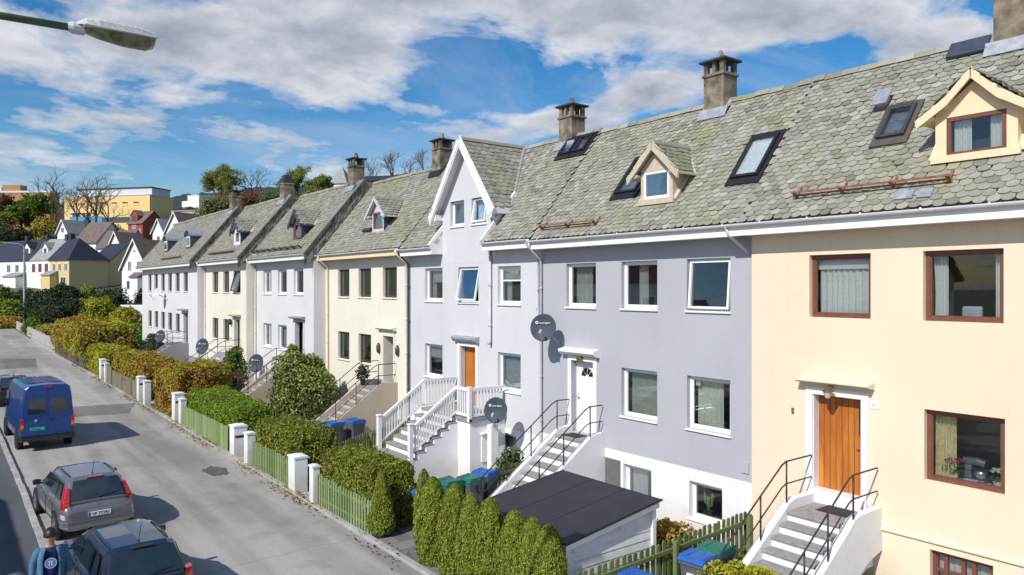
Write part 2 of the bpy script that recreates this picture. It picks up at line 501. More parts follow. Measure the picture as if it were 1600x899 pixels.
M['browntile'] = mat_plain('brown_tile', (.15, .105, .09), .8, var=.25, vscale=2)
M['darktile'] = mat_plain('black_tile', (.028, .03, .042), .5, var=.25, vscale=2)
M['greytile'] = mat_plain('grey_tile', (.27, .265, .25), .7, var=.25, vscale=2)
M['bgwhite'] = mat_plain('white_boarding', (.76, .76, .78), .7, var=.05)
M['bgyellow'] = mat_plain('yellow_boarding', (.62, .48, .24), .8, var=.06)
M['bgred'] = mat_plain('red_boarding', (.30, .055, .045), .8, var=.12)
M['schoolyellow'] = mat_plain('ochre_panel', (.74, .54, .23), .8, var=.05, vscale=.2)
M['ochredark'] = mat_plain('brown_ochre_panel', (.36, .20, .07), .8, var=.1, vscale=.3)
M['lightpanel'] = mat_plain('pale_panel', (.55, .56, .60), .7, var=.05)
M['bluepanel'] = mat_plain('blue_panel', (.05, .28, .48), .6, var=.2)
M['bgglass'] = mat_plain('distant_glass', (.04, .05, .065), .08, 0, .8, var=.4)
M['hill'] = mat_plain('wooded_hill', (.022, .028, .03), .95, var=.5, vscale=.05)
M['skin'] = mat_plain('skin', (.50, .29, .21), .5, var=.05)
M['hair'] = mat_plain('black_hair', (.012, .011, .012), .5)
M['navy'] = mat_plain('navy_jersey', (.010, .018, .10), .9)
M['denim'] = mat_plain('pale_denim', (.06, .15, .27), .9, var=.2, vscale=20)
M['emblem'] = mat_plain('pale_blue_print', (.10, .20, .42), .8)
M['trousers'] = mat_plain('dark_trousers', (.03, .032, .045), .9)
M['lampshell'] = mat_plain('lamp_housing', (.50, .51, .50), .6, var=.25, vscale=30)
M['lamplens'] = mat_plain('lamp_lens', (.16, .17, .08), .25, var=.5, vscale=14)
M['lamppost'] = mat_plain('mossy_lamp_steel', (.06, .085, .045), .7, var=.5, vscale=6)
M['brass'] = mat_plain('brass', (.30, .21, .08), .35, .7)
M['lampglass'] = mat_plain('frosted_lamp_glass', (.55, .5, .36), .4)
M['porcelain'] = mat_plain('porcelain', (.75, .75, .73), .25)
M['mixer'] = mat_plain('brushed_grey', (.22, .23, .26), .35, .6)
M['mat'] = mat_plain('doormat', (.025, .025, .028), .95)
M['greenpaint'] = mat_plain('pale_green_paint', (.33, .48, .42), .5)


# ------------------------------------------------------------------ text
def text_mb(s, size, o, A, U, N, depth=.004, mi=0):
    """flat lettering as mesh: o = left end of the base line, A along the line, U up, N out"""
    cu = bpy.data.curves.new('lettering', 'FONT'); cu.body = s; cu.size = size; cu.extrude = depth
    ob = bpy.data.objects.new('lettering', cu); COL.objects.link(ob)
    dg = bpy.context.evaluated_depsgraph_get(); dg.update()
    me = bpy.data.meshes.new_from_object(ob.evaluated_get(dg))
    A, U, N, o = Vector(A), Vector(U), Vector(N), Vector(o)
    w = max((v.co.x for v in me.vertices), default=0)
    mb = MB()
    mb.add([o + A * v.co.x + U * v.co.y + N * v.co.z for v in me.vertices], [tuple(p.vertices) for p in me.polygons], mi)
    bpy.data.objects.remove(ob); bpy.data.curves.remove(cu); bpy.data.meshes.remove(me)
    return mb, w


def merge(a, b, mi=0):
    for v in b.V: pass
    off = a.n
    a.V += b.V; a.L += [l + off for l in b.L]; a.S += b.S
    a.M += [np.full_like(m, mi) for m in b.M]; a.n += b.n
    return a


# ------------------------------------------------------------------ foliage
def leaf_cards(mb, P, Nrm, size, aspect=.6, up=0.0, spread=.8, mi=0, r=rng):
    n = len(P)
    if n == 0: return mb
    nr = Nrm + r.normal(0, spread, (n, 3)); nr /= np.linalg.norm(nr, axis=1)[:, None] + 1e-9
    t = r.normal(0, 1, (n, 3)); t[:, 2] += up * 3
    t -= nr * (t * nr).sum(1)[:, None]; t /= np.linalg.norm(t, axis=1)[:, None] + 1e-9
    b = np.cross(nr, t)
    l = size * r.uniform(.65, 1.35, n)[:, None]
    w = l * aspect
    fold = nr * l * .12
    v = np.stack([P - t * l * .5, P + b * w * .5 + fold, P + t * l * .5, P - b * w * .5 + fold], 1).reshape(-1, 3)
    return mb.add_np(v, np.arange(4 * n).reshape(n, 4), mi)


def lumps(d, seed, amp):
    r = np.random.default_rng(seed)
    s = np.zeros(len(d))
    for k in range(7):
        f = r.normal(0, 1, 3) * (2.0 + k * 1.1); ph = r.uniform(0, 6.3)
        s += np.sin(d @ f + ph) / (1 + .35 * k)
    return 1 + amp * s / 2.2


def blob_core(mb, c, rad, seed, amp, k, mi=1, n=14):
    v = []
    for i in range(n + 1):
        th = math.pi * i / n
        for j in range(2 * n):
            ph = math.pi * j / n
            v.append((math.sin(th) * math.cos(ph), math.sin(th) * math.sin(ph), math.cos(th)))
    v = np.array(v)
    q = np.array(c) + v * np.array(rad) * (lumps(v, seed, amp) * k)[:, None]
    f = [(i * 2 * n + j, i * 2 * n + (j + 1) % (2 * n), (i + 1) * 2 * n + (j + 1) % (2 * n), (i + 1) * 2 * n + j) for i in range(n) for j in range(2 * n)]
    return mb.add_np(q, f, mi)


def bush_mb(mb, c, rad, n, leaf, seed, amp=.22, core=.72, aspect=.6, up=0.0):
    r = np.random.default_rng(seed)
    d = r.normal(0, 1, (n, 3)); d /= np.linalg.norm(d, axis=1)[:, None]
    d[:, 2] = np.where(d[:, 2] < -.75, -d[:, 2], d[:, 2])
    k = r.uniform(.70, 1.06, n) ** .6
    P = np.array(c) + d * np.array(rad) * (lumps(d, seed, amp) * k)[:, None]
    leaf_cards(mb, P, d, leaf, aspect, up, .6, 0, r)
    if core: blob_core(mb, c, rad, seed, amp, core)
    return mb


def bush(name, label, cat, c, rad, n, leaf, mat, seed, group=None, amp=.22, stem=True, z0=None):
    base = c[2] - rad[2] if z0 is None else z0
    t = thing(name, label, cat, (c[0], c[1], base), group)
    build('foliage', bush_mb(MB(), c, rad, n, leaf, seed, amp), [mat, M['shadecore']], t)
    if stem:
        s = MB()
        for k in range(5):
            a = k * 1.3 + seed
            s.tube([(c[0] + .05 * math.cos(a), c[1] + .05 * math.sin(a), base - .05),
                    (c[0] + rad[0] * .35 * math.cos(a), c[1] + rad[1] * .35 * math.sin(a), c[2])], .03, 6, r1=.012)
        build('stem', s, M['bark'], t)
    return t


def hedge(label, x0, x1, y0, y1, h, mat, n, leaf, seed, z0=0.0, group='hedges along the street', lump=.07, cat='hedge', skew=0.0):
    """clipped block of leaves; skew shifts x along y"""
    r = np.random.default_rng(seed)
    sx, sy, sz = x1 - x0, y1 - y0, h
    areas = np.array([sy * sz, sy * sz, sx * sz, sx * sz, sx * sy]); pr = areas / areas.sum()
    fc = r.choice(5, n, p=pr)
    u, v = r.uniform(0, 1, n), r.uniform(0, 1, n)
    P = np.zeros((n, 3)); Nn = np.zeros((n, 3))
    for k, (fx, fy, fz, nn) in enumerate((
            (lambda u, v: 0 * u, lambda u, v: u, lambda u, v: v, (-1, 0, .2)), (lambda u, v: 0 * u + 1, lambda u, v: u, lambda u, v: v, (1, 0, .2)),
            (lambda u, v: u, lambda u, v: 0 * u, lambda u, v: v, (0, -1, .2)), (lambda u, v: u, lambda u, v: 0 * u + 1, lambda u, v: v, (0, 1, .2)),
            (lambda u, v: u, lambda u, v: v, lambda u, v: 0 * u + 1, (0, 0, 1)))):
        q = fc == k
        P[q] = np.stack([fx(u[q], v[q]), fy(u[q], v[q]), fz(u[q], v[q])], 1); Nn[q] = nn
    # round the upper edges and roughen
    C = P - np.array([.5, .5, .45])
    W = np.array([sx, sy, sz])
    Q = C * W
    rr = min(sx, sz) * .22
    lim = W / 2 - rr
    lim[2] = sz * .55 - rr
    core = np.clip(Q, -lim, lim); core[:, 2] = np.minimum(Q[:, 2], lim[2])
    dq = Q - core; dl = np.linalg.norm(dq, axis=1)[:, None]
    Q = np.where(dl > rr, core + dq / np.maximum(dl, 1e-6) * rr, Q)
    wob = lumps(Q * .9, seed, 1.0) - 1
    Q += Nn * (wob * lump)[:, None] - Nn * (r.exponential(.05, n))[:, None] + r.normal(0, .015, (n, 3))
    hol = lumps(Q * 3.1, seed + 9, 1.0) - 1
    Q -= Nn * (np.clip(-hol - .55, 0, .6) * .28)[:, None]
    stray = r.uniform(0, 1, n) < .045
    Q[stray] += Nn[stray] * r.uniform(0, .12, stray.sum())[:, None]
    P = Q + np.array([(x0 + x1) / 2, (y0 + y1) / 2, z0 + sz * .45])
    P[:, 0] += skew * (P[:, 1] - y0)
    t = thing('hedge', label, cat, ((x0 + x1) / 2, (y0 + y1) / 2, z0), group)
    big = r.uniform(0, 1, n) < .3
    mb = leaf_cards(MB(), P[~big], Nn[~big], leaf * .9, .62, 0, .5, 0, r)
    leaf_cards(mb, P[big], Nn[big], leaf * 1.5, .55, 0, .6, 0, r)
    tops = np.where((Nn[:, 2] > .9) & (r.uniform(0, 1, n) < .006))[0]
    for i in tops[:70]:
        q = Vector(P[i]); d = Vector((r.normal(0, .06), r.normal(0, .06), r.uniform(.10, .24)))
        mb.tube([q - d * .4, q + d], .006, 3, 1)
        k = 6
        leaf_cards(mb, np.array([q + d * t_ for t_ in np.linspace(.2, 1, k)]) + r.normal(0, .02, (k, 3)), np.tile([0, 0, 1.0], (k, 1)), leaf, .5, .3, .8, 0, r)
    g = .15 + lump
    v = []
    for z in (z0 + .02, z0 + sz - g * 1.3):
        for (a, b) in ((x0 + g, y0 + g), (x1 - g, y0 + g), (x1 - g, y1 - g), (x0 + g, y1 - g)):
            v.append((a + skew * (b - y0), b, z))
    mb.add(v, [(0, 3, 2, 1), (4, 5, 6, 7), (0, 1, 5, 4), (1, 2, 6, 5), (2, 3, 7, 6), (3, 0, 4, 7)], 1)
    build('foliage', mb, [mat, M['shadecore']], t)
    s = MB()
    yy = y0 + .3
    while yy < y1:
        s.tube([((x0 + x1) / 2 + skew * (yy - y0), yy, z0 - .05), ((x0 + x1) / 2 + .1 + skew * (yy - y0), yy + .1, z0 + sz * .6)], .03, 5, r1=.015)
        yy += .7
    build('stem', s, M['bark'], t)
    return t


def conifer(name, label, x, y, h, rad, n, leaf, mat, seed, group=None, pointy=False, z0=0.0, lean=(0, 0)):
    r = np.random.default_rng(seed)
    z = r.uniform(.02, 1, n) ** .85
    a = r.uniform(0, 2 * math.pi, n)
    prof = (1 - z) ** .75 * (1 - np.exp(-z * 14)) * 1.25 if pointy else np.sqrt(np.clip(1 - np.clip((z - .45) / .55, 0, 1) ** 2.6, 0, 1)) * (.82 + .25 * np.exp(-((z - .45) / .3) ** 2))
    d = np.stack([np.cos(a), np.sin(a), z * h / rad * .55], 1)
    k = prof * (lumps(d * 1.5, seed, .13)) * (r.uniform(.74, 1.04, n) ** .7)
    P = np.stack([x + np.cos(a) * rad * k + lean[0] * z, y + np.sin(a) * rad * k + lean[1] * z, z0 + z * h], 1)
    Nn = np.stack([np.cos(a), np.sin(a), np.full(n, .35)], 1)
    t = thing(name, label, 'conifer', (x, y, z0), group)
    mb = leaf_cards(MB(), P, Nn, leaf, .38, .55, .42, 0, r)
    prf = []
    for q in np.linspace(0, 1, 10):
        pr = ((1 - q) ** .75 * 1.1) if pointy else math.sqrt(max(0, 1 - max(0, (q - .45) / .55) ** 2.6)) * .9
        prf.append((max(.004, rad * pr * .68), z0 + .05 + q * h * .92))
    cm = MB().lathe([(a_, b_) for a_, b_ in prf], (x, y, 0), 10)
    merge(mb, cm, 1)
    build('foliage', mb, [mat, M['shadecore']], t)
    build('trunk', MB().tube([(x, y, z0 - .05), (x + lean[0] * .5, y + lean[1] * .5, z0 + h * .5)], .05, 6, r1=.03), M['bark'], t)
    return t


def grow(mb, p, d, ln, rad, lev, r, tips, up=.15, n=6):
    pts = [p]; q = p.copy(); dd = d.copy()
    for i in range(4):
        dd = (dd + Vector(r.normal(0, .13, 3)) + Vector((0, 0, up * .3))).normalized()
        q = q + dd * (ln / 4); pts.append(q.copy())
    mb.tube(pts, rad, n, r1=rad * .6)
    if lev == 0:
        tips.append((q, dd)); tips.append((pts[2], dd)); return
    k = 3 if lev > 1 else 4
    for i in range(k):
        a = i * 2.4 + r.uniform(0, 1.5)
        o = dd.orthogonal().normalized(); o = Matrix.Rotation(a, 3, dd) @ o
        nd = (dd * r.uniform(.5, 1.0) + o * r.uniform(.5, .95) + Vector((0, 0, up))).normalized()
        st = pts[2 + (i % 3)]
        grow(mb, st.copy(), nd, ln * r.uniform(.6, .78), rad * .58, lev - 1, r, tips, up, max(3, n - 1))
    tips.append((q, dd))


def tree(name, label, base, h, seed, mat=None, leaf=.3, crown=None, group=None, lev=3, per=40, tr=.03, clump=None, trunk_frac=.32):
    """trunk with limbs; with a leaf material also a crown of leaf clumps round the limb ends"""
    r = np.random.default_rng(seed)
    t = thing(name, label, 'tree', base, group)
    mb = MB(); tips = []
    b = Vector(base)
    top = b + Vector((r.normal(0, .02) * h, r.normal(0, .02) * h, h * trunk_frac))
    mb.tube([b - Vector((0, 0, .3)), b.lerp(top, .5), top], h * tr, 8, r1=h * tr * .7)
    n0 = 5
    for i in range(n0):
        a = i * 2 * math.pi / n0 + r.uniform(0, .8)
        el = r.uniform(.5, 1.25) if i else 1.5
        d = Vector((math.cos(a) * math.cos(el), math.sin(a) * math.cos(el), math.sin(el)))
        grow(mb, top - Vector((0, 0, h * .04 * i)), d, h * (.26 if mat else .30), h * tr * (.5 if mat else .62), lev - 1, r, tips)
    build('trunk', mb, M['bark'] if mat else M['twig'], t)
    if mat:
        cl = clump or h * .075
        Ps, Ns = [], []
        for p, d in tips:
            k = per
            q = r.normal(0, 1, (k, 3)); q /= np.linalg.norm(q, axis=1)[:, None]
            rad = cl * r.uniform(.3, 1, k)[:, None]
            Ps.append(np.array(p) + q * rad * np.array([1, 1, .8])); Ns.append(q)
        build('crown', leaf_cards(MB(), np.concatenate(Ps), np.concatenate(Ns), leaf, .65, 0, .7, 0, r), mat, t)
    return t


# ------------------------------------------------------------------ roofs
def slates(mb, O, A, U, N, a0, a1, L, w=.215, e=.152, arc=.062, seed=1, clip=None, mi=0, h0=.0, th=.018):
    r = np.random.default_rng(seed)
    O, A, U, N = (np.array(q, dtype=float) for q in (O, A, U, N))
    aa, uu = [], []
    for j in range(int(L / e) + 1):
        off = (j % 2) * w / 2
        a = np.arange(a0 + off, a1 - w * .2, w) + w / 2 * 0
        aa.append(a); uu.append(np.full(len(a), j * e))
    a = np.concatenate(aa) + w / 4; u = np.concatenate(uu)
    P = O + A * a[:, None] + U * u[:, None]
    if clip is not None:
        k = clip(P); a, u = a[k], u[k]
    n = len(a)
    if n == 0: return mb
    a = a + r.normal(0, .006, n); u = u + r.normal(0, .008, n)
    slip = r.uniform(0, 1, n) < .012
    u = u - slip * r.uniform(.01, .05, n)
    top = 1.75 * e
    W = w * .485
    tp = [(W, top), (W, arc), (W * .72, arc * .38), (W * .28, arc * .05), (-W * .28, arc * .05), (-W * .72, arc * .38), (-W, arc), (-W, top)]
    hh = .03
    lift = r.exponential(.004, n); tw = r.normal(0, .022, n) + slip * r.normal(0, .12, n)
    vs = []
    for da, dv in tp:
        vs.append(O + A * (a + da - tw * dv)[:, None] + U * np.minimum(u + dv + tw * da, L + .02)[:, None] + N * (h0 + (hh + lift) * (1 - dv / top))[:, None])
    for da, dv in tp[1:7]:
        vs.append(O + A * (a + da - tw * dv)[:, None] + U * (u + dv + tw * da)[:, None] + N * (h0 + (hh + lift) * (1 - dv / top) - th)[:, None])
    V = np.stack(vs, 1)
    base = np.arange(n)[:, None] * 14
    mb.add_np(V.reshape(-1, 3), base + np.arange(8)[None, :], mi)
    k0 = mb.n - 14 * n
    for i in range(5):
        q = base + np.array([[1 + i, 8 + i, 9 + i, 2 + i]]) + k0
        mb.L.append(q.ravel()); mb.S.append(np.full(n, 4)); mb.M.append(np.full(n, mi))
    return mb


TN = 1.2
PITCH = math.atan(TN)
UP = Vector((math.cos(PITCH), 0, math.sin(PITCH)))
NRM = Vector((-math.sin(PITCH), 0, math.cos(PITCH)))
RUN = 3.1
SLEN = RUN / math.cos(PITCH)


class House:
    pass


def roof_pt(H, x):
    return H.ze + TN * (x - H.xe)


def window(H, par, x, y0, y1, z0, z1, fm, fw=.07, dp=.11, tilt=0, mull=(), sill=True, sm=None, sash=None, transom=None, pane=None):
    """frame (window) with pane, sill; tilt opens the sash outwards at the foot"""
    f = MB()
    xa, xb = x + dp, x + dp + .07
    e = .004
    def ring(m, a, b, c, d, w, xa, xb):
        m.box(xa, a, c, xb, b, c + w); m.box(xa, a, d - w, xb, b, d)
        m.box(xa, a, c + w, xb, a + w, d - w); m.box(xa, b - w, c + w, xb, b, d - w)
    ring(f, y0 + e, y1 - e, z0 + e, z1 - e, fw * .6 if tilt else fw, xa, xb)
    for m in mull:
        ym = y0 + (y1 - y0) * m
        f.box(xa, ym - .035, z0 + fw, xb, ym + .035, z1 - fw)
    if transom:
        zm = z0 + (z1 - z0) * transom
        f.box(xa + .005, y0 + fw, zm - .025, xb - .005, y1 - fw, zm + .025)
    w = build('window', f, fm, par, bevel=.006)
    g = MB()
    i = fw * .6 + .004 if tilt else fw
    sa = MB()
    if tilt:
        ring(sa, y0 + i, y1 - i, z0 + i, z1 - i, fw * .75, xa - .03, xa + .03)
        i += fw * .7
    else:
        ring(sa, y0 + i - .002, y1 - i + .002, z0 + i - .002, z1 - i + .002, .035, xa + .018, xb - .01)
        i += .03
    g.box(xa + .028, y0 + i, z0 + i, xa + .036, y1 - i, z1 - i)
    if tilt:
        T = Matrix.Translation((xa, 0, z1)) @ Matrix.Rotation(R(tilt), 4, 'Y') @ Matrix.Translation((-xa, 0, -z1))
        sa.xform(T); g.xform(T)
    build('sash', sa, sash or fm, w)
    build('pane', g, pane or M['glass'], w)
    if sill:
        s = MB().prism([(x - .05, z0 - .055), (x - .05, z0 - .02), (xa, z0 + .004), (xa, z0 - .055)], 'y', y0 - .03, y1 + .03)
        build('sill', s, sm or M['white'], w, bevel=.006)
    return w


def curtain(par, x, y0, y1, z0, z1, mat, n=7, amp=.03, name='curtain', pinch=0):
    m = MB(); k = max(8, int(n * 8)); v = []
    rows = 5
    for j in range(rows + 1):
        tz = j / rows
        for i in range(k + 1):
            t = i / k
            yy = y0 + (y1 - y0) * t
            if pinch: yy = y0 + (y1 - y0) * t * (1 - pinch * math.sin(tz * 2.2) * .5)
            v.append((x + amp * math.sin(t * n * 6.283 + math.sin(t * 9) * .8) * (.7 + .3 * tz), yy, z1 + (z0 - z1) * tz))
    f = [(j * (k + 1) + i, j * (k + 1) + i + 1, (j + 1) * (k + 1) + i + 1, (j + 1) * (k + 1) + i) for j in range(rows) for i in range(k)]
    m.add(v, f)
    return build(name, m, mat, par, smooth=True)


def wall_holes(mb, x, y0, y1, z0, z1, holes, rev=.2):
    hs = [h for h in holes if h[2] < z1 and h[3] > z0 and h[0] < y1 and h[1] > y0]
    ys = sorted({y0, y1, *[max(y0, h[0]) for h in hs], *[min(y1, h[1]) for h in hs]})
    zs = sorted({z0, z1, *[max(z0, h[2]) for h in hs], *[min(z1, h[3]) for h in hs]})
    for a, b in zip(ys, ys[1:]):
        for c, d in zip(zs, zs[1:]):
            my, mz = (a + b) / 2, (c + d) / 2
            if any(h[0] < my < h[1] and h[2] < mz < h[3] for h in hs): continue
            mb.add([(x, a, c), (x, a, d), (x, b, d), (x, b, c)], [(0, 1, 2, 3)])
    for h in hs:
        a, b, c, d = h[0], h[1], max(z0, h[2]), min(z1, h[3])
        X = x + rev
        mb.add([(x, a, c), (X, a, c), (X, a, d), (x, a, d)], [(0, 1, 2, 3)])
        mb.add([(x, b, c), (x, b, d), (X, b, d), (X, b, c)], [(0, 1, 2, 3)])
        if d < z1 or h[3] <= z1: mb.add([(x, a, d), (X, a, d), (X, b, d), (x, b, d)], [(0, 1, 2, 3)])
        if c > z0 or h[2] >= z0: mb.add([(x, a, c), (x, b, c), (X, b, c), (X, a, c)], [(0, 1, 2, 3)])


def house(label, y0, y1, x, zo, wall, holes, roof_clip=None, plinth=None, sides=True, xe=None, eave_gaps=(), slate_seed=1, fascia=None, eave_ext=(0, 0), ridge_dx=0, cat='terraced house'):
    H = House()
    H.x, H.y0, H.y1, H.zo = x, y0, y1, zo
    H.xe = (x - .5) if xe is None else xe
    H.ze = 7.66 + zo
    H.xr = H.xe + RUN; H.zr = H.ze + TN * RUN
    t = H.root = thing('terraced_house', label, cat, (x, (y0 + y1) / 2, zo), 'houses of the street terrace')
    zt = 7.42 + zo
    zb = zo - .3
    m = MB()
    zs = plinth[0] + zo if plinth else zb
    wall_holes(m, x, y0, y1, zs, zt, holes)
    xb = H.xr + RUN - .4
    # end walls, back wall and party gables below the roof
    d = .045
    for yy in (y0 + (.001), y1 - .001):
        m.add([(x, yy, zb), (xb, yy, zb), (xb, yy, zt), (H.xr, yy, H.zr - .1), (x, yy, H.ze + TN * .45)], [(0, 1, 2, 3, 4)])
    m.add([(xb, y0, zb), (xb, y1, zb), (xb, y1, zt), (xb, y0, zt)], [(0, 1, 2, 3)])
    build('wall', m, wall, t)
    if plinth:
        p = MB(); wall_holes(p, x - .012, y0, y1, zb, zs, holes, .21)
        p.add([(x - .012, y0, zs), (x + .0, y0, zs), (x + .0, y1, zs), (x - .012, y1, zs)], [(0, 1, 2, 3)])
        p.add([(x - .012, y0, zb), (x + .2, y0, zb), (x + .2, y0, zs), (x - .012, y0, zs)], [(0, 1, 2, 3)])
        build('plinth', p, plinth[1], t)
    rm = MB()
    for zf in (2.0, 4.83, 7.3):
        rm.box(x + .26, y0 + .1, zo + zf - .22, xb - .1, y1 - .1, zo + zf - .02)
    rm.box(x + 2.6, y0 + .1, zb, x + 2.7, y1 - .1, zt)
    build('room', rm, M['room'], t)
    # roof: underlay, slates, ridge
    r = MB()
    o = Vector((H.xe, 0, H.ze))
    lo = -.06
    ends = [y0] + [e for g_ in sorted(eave_gaps) for e in g_] + [y1]
    for i_, (a, b) in enumerate(zip(ends, ends[1:])):
        u0 = -.02 if i_ % 2 == 0 else 2.3
        r.add([o + Vector((0, a, 0)) + UP * u0 + NRM * lo, o + Vector((0, b, 0)) + UP * u0 + NRM * lo, o + Vector((0, b, 0)) + UP * SLEN + NRM * lo, o + Vector((0, a, 0)) + UP * SLEN + NRM * lo], [(0, 1, 2, 3)], 1)
    bk = Vector((H.xr + RUN, 0, H.ze))
    r.add([Vector((H.xr, y0, H.zr - .03)), Vector((H.xr, y1, H.zr - .03)), bk + Vector((0, y1, 0)), bk + Vector((0, y0, 0))], [(0, 1, 2, 3)], 0)
    ck = None
    if roof_clip: ck = lambda P: ~roof_clip(P)
    slates(r, (H.xe, 0, H.ze), (0, 1, 0), UP, NRM, y0, y1, SLEN, seed=slate_seed, clip=ck, h0=-.035)
    yy = y0
    rr = np.random.default_rng(slate_seed + 50)
    while yy < y1 - .05:
        b = min(yy + .42, y1)
        dz = rr.normal(0, .008)
        r.prism([(H.xr - .12, H.zr - .115 + dz), (H.xr - .02, H.zr + .03 + dz), (H.xr + .02, H.zr + .03 + dz), (H.xr + .12, H.zr - .115 + dz)], 'y', yy + .004, b - .004)
        yy = b
    H.roof = build('roof', r, [M['slate'], M['underlay']], t)
    # eaves: soffit box, fascia, gutter, split where a gable bay cuts through
    spans = []
    cur = y0 - eave_ext[0]
    for a, b in sorted(eave_gaps):
        spans.append((cur, a)); cur = b
    spans.append((cur, y1 + eave_ext[1]))
    for a, b in spans:
        e = MB()
        e.box(H.xe + .06, a + .003, H.ze - .30, x - .004, b - .003, H.ze - .25)
        build('soffit', e, M['soffit'], t)
        e = MB()
        e.box(H.xe + .02, a + .003, H.ze - .31, H.xe + .058, b - .003, H.ze - .09)
        for yy2 in (a + .003, b - .033):
            e.prism([(H.xe + .06, H.ze - .25), (x, H.ze - .25), (x, H.ze + .3), (H.xe + .06, H.ze - .08)], 'y', yy2, yy2 + .03)
        build('fascia', e, fascia or M['white'], t, bevel=.005)
        g = MB()
        prof = []
        for k in range(9):
            an = math.pi + math.pi * k / 8
            prof.append((H.xe - .045 + .062 * math.cos(an), H.ze - .045 + .066 * math.sin(an)))
        inner = [(H.xe - .045 + .054 * math.cos(math.pi + math.pi * k / 8), H.ze - .045 + .058 * math.sin(math.pi + math.pi * k / 8)) for k in range(8, -1, -1)]
        g.prism(prof + inner, 'y', a + .01, b - .01)
        yy2 = a + .4
        while yy2 < b:
            g.box(H.xe - .109, yy2, H.ze - .075, H.xe - .102, yy2 + .035, H.ze - .02); yy2 += 1.1
        build('gutter', g, M['gutter'], t, smooth=False)
    return H


def on_roof(mb, H, x0, x1, y0, y1, n0, n1, mi=0):
    """block lying on the roof between two x positions (measured across) of the slope"""
    mb.obox((H.xe, 0, H.ze), UP, (0, 1, 0), NRM, (x0 - H.xe) / math.cos(PITCH), (x1 - H.xe) / math.cos(PITCH), y0, y1, n0, n1, mi)


def skylight(H, x0, x1, y0, y1, frame, flash=None, up=.11, blind=False):
    m = MB(); w = .075
    k = w * math.cos(PITCH)
    on_roof(m, H, x0, x1, y0, y0 + w, -.03, up); on_roof(m, H, x0, x1, y1 - w, y1, -.03, up)
    on_roof(m, H, x0, x0 + k, y0 + w, y1 - w, -.03, up - .01); on_roof(m, H, x1 - k * 1.6, x1, y0 + w, y1 - w, -.03, up + .02)
    s = build('skylight', m, frame, H.root, bevel=.008)
    g = MB(); on_roof(g, H, x0 + k, x1 - k * 1.6, y0 + w, y1 - w, up - .05, up - .035)
    build('pane', g, M['glass'] if blind else M['roofglass'], s)
    g = MB(); on_roof(g, H, x0 + k, x1 - k * 1.6, y0 + w, y1 - w, up - .09 if blind else -.05, up - .07 if blind else -.03)
    build('blind', g, M['curtain'] if blind else M['room'], s)
    f = MB()
    on_roof(f, H, x0 - .13, x1 + .09, y0 - .09, y0 - .001, -.02, .035); on_roof(f, H, x0 - .13, x1 + .09, y1 + .001, y1 + .09, -.02, .035)
    on_roof(f, H, x0 - .13, x0 - .001, y0, y1, -.02, .036); on_roof(f, H, x1 + .001, x1 + .09, y0, y1, -.02, .036)
    build('flashing', f, flash or M['blackmetal'], s)
    return s


def snow_guard(H, x, y0, y1, mat=None, n=None):
    m = MB()
    base = Vector((x, 0, roof_pt(H, x)))
    for hh in (.07, .16):
        p = base + NRM * hh
        m.box(p.x - .018, y0, p.z - .018, p.x + .018, y1, p.z + .018)
    k = n or max(2, int((y1 - y0) / .9) + 1)
    for i in range(k):
        yy = y0 + .06 + (y1 - y0 - .12) * i / (k - 1)
        m.obox((x, yy, roof_pt(H, x)), UP, (0, 1, 0), NRM, -.03, .03, -.02, .02, -.02, .185)
        m.obox((x, yy, roof_pt(H, x)), UP, (0, 1, 0), NRM, .02, .3, -.018, .018, .02, .034)
    return build('snow_guard', m, mat or M['rust'], H.root)


def chimney(H, y, top=1.55, wy=.66, wx=.62, flash=None, pot=True, x=None, short=False):
    x = H.xr if x is None else x
    z0 = H.zr
    c = MB()
    zt = z0 + top - .48
    c.box(x - wx / 2, y - wy / 2, z0 - .9, x + wx / 2, y + wy / 2, zt - .46)
    c.box(x - wx / 2 - .04, y - wy / 2 - .04, zt - .459, x + wx / 2 + .04, y + wy / 2 + .04, zt - .38)
    if not short:
        q = .13
        for sx in (-1, 1):
            for sy in (-1, 0, 1):
                cx, cy = x + sx * (wx / 2 - q / 2), y + sy * (wy / 2 - q / 2)
                hq = q / 2 if sy else .045
                c.box(cx - q / 2, cy - hq, zt - .379, cx + q / 2, cy + hq, zt - .06)
        c.box(x - .05, y - wy / 2 + .2, zt - .379, x + .05, y + wy / 2 - .2, zt - .3)
    ch = build('chimney', c, M['chimney'], H.roof, bevel=.012)
    s = MB()
    if short:
        s.box(x - wx / 2 - .02, y - wy / 2 - .02, zt - .379, x + wx / 2 + .02, y + wy / 2 + .02, zt - .12)
        s.box(x - wx / 2 + .1, y - wy / 2 + .1, zt - .119, x + wx / 2 - .1, y + wy / 2 - .1, zt + .1)
    else:
        s.box(x - wx / 2 - .1, y - wy / 2 - .1, zt - .059, x + wx / 2 + .1, y + wy / 2 + .1, zt)
    # children of a part stay sub-parts of the house: cap and pot are built as further chimney pieces
    build('chimney_cap', s, M['capslab'], H.roof, bevel=.01)
    if pot:
        build('chimney_pot', MB().lathe([(.13, zt + .001), (.12, zt + .1), (.07, zt + .26), (.05, zt + .3)], (x, y, 0), 10), M['chimney'], H.roof, smooth=True)
    f = MB()
    fz = z0 - (wx / 2 + .06) * TN
    f.prism([(x - wx / 2 - .16, z0 - (wx / 2 + .16) * TN + .03), (x - wx / 2 - .015, fz + .22), (x + wx / 2 + .015, fz + .22), (x + wx / 2 + .1, fz), (x, z0 + .05)], 'y', y - wy / 2 - .14, y + wy / 2 + .14)
    build('chimney_flashing', f, flash or M['lead'], H.roof, bevel=.01)
    return ch


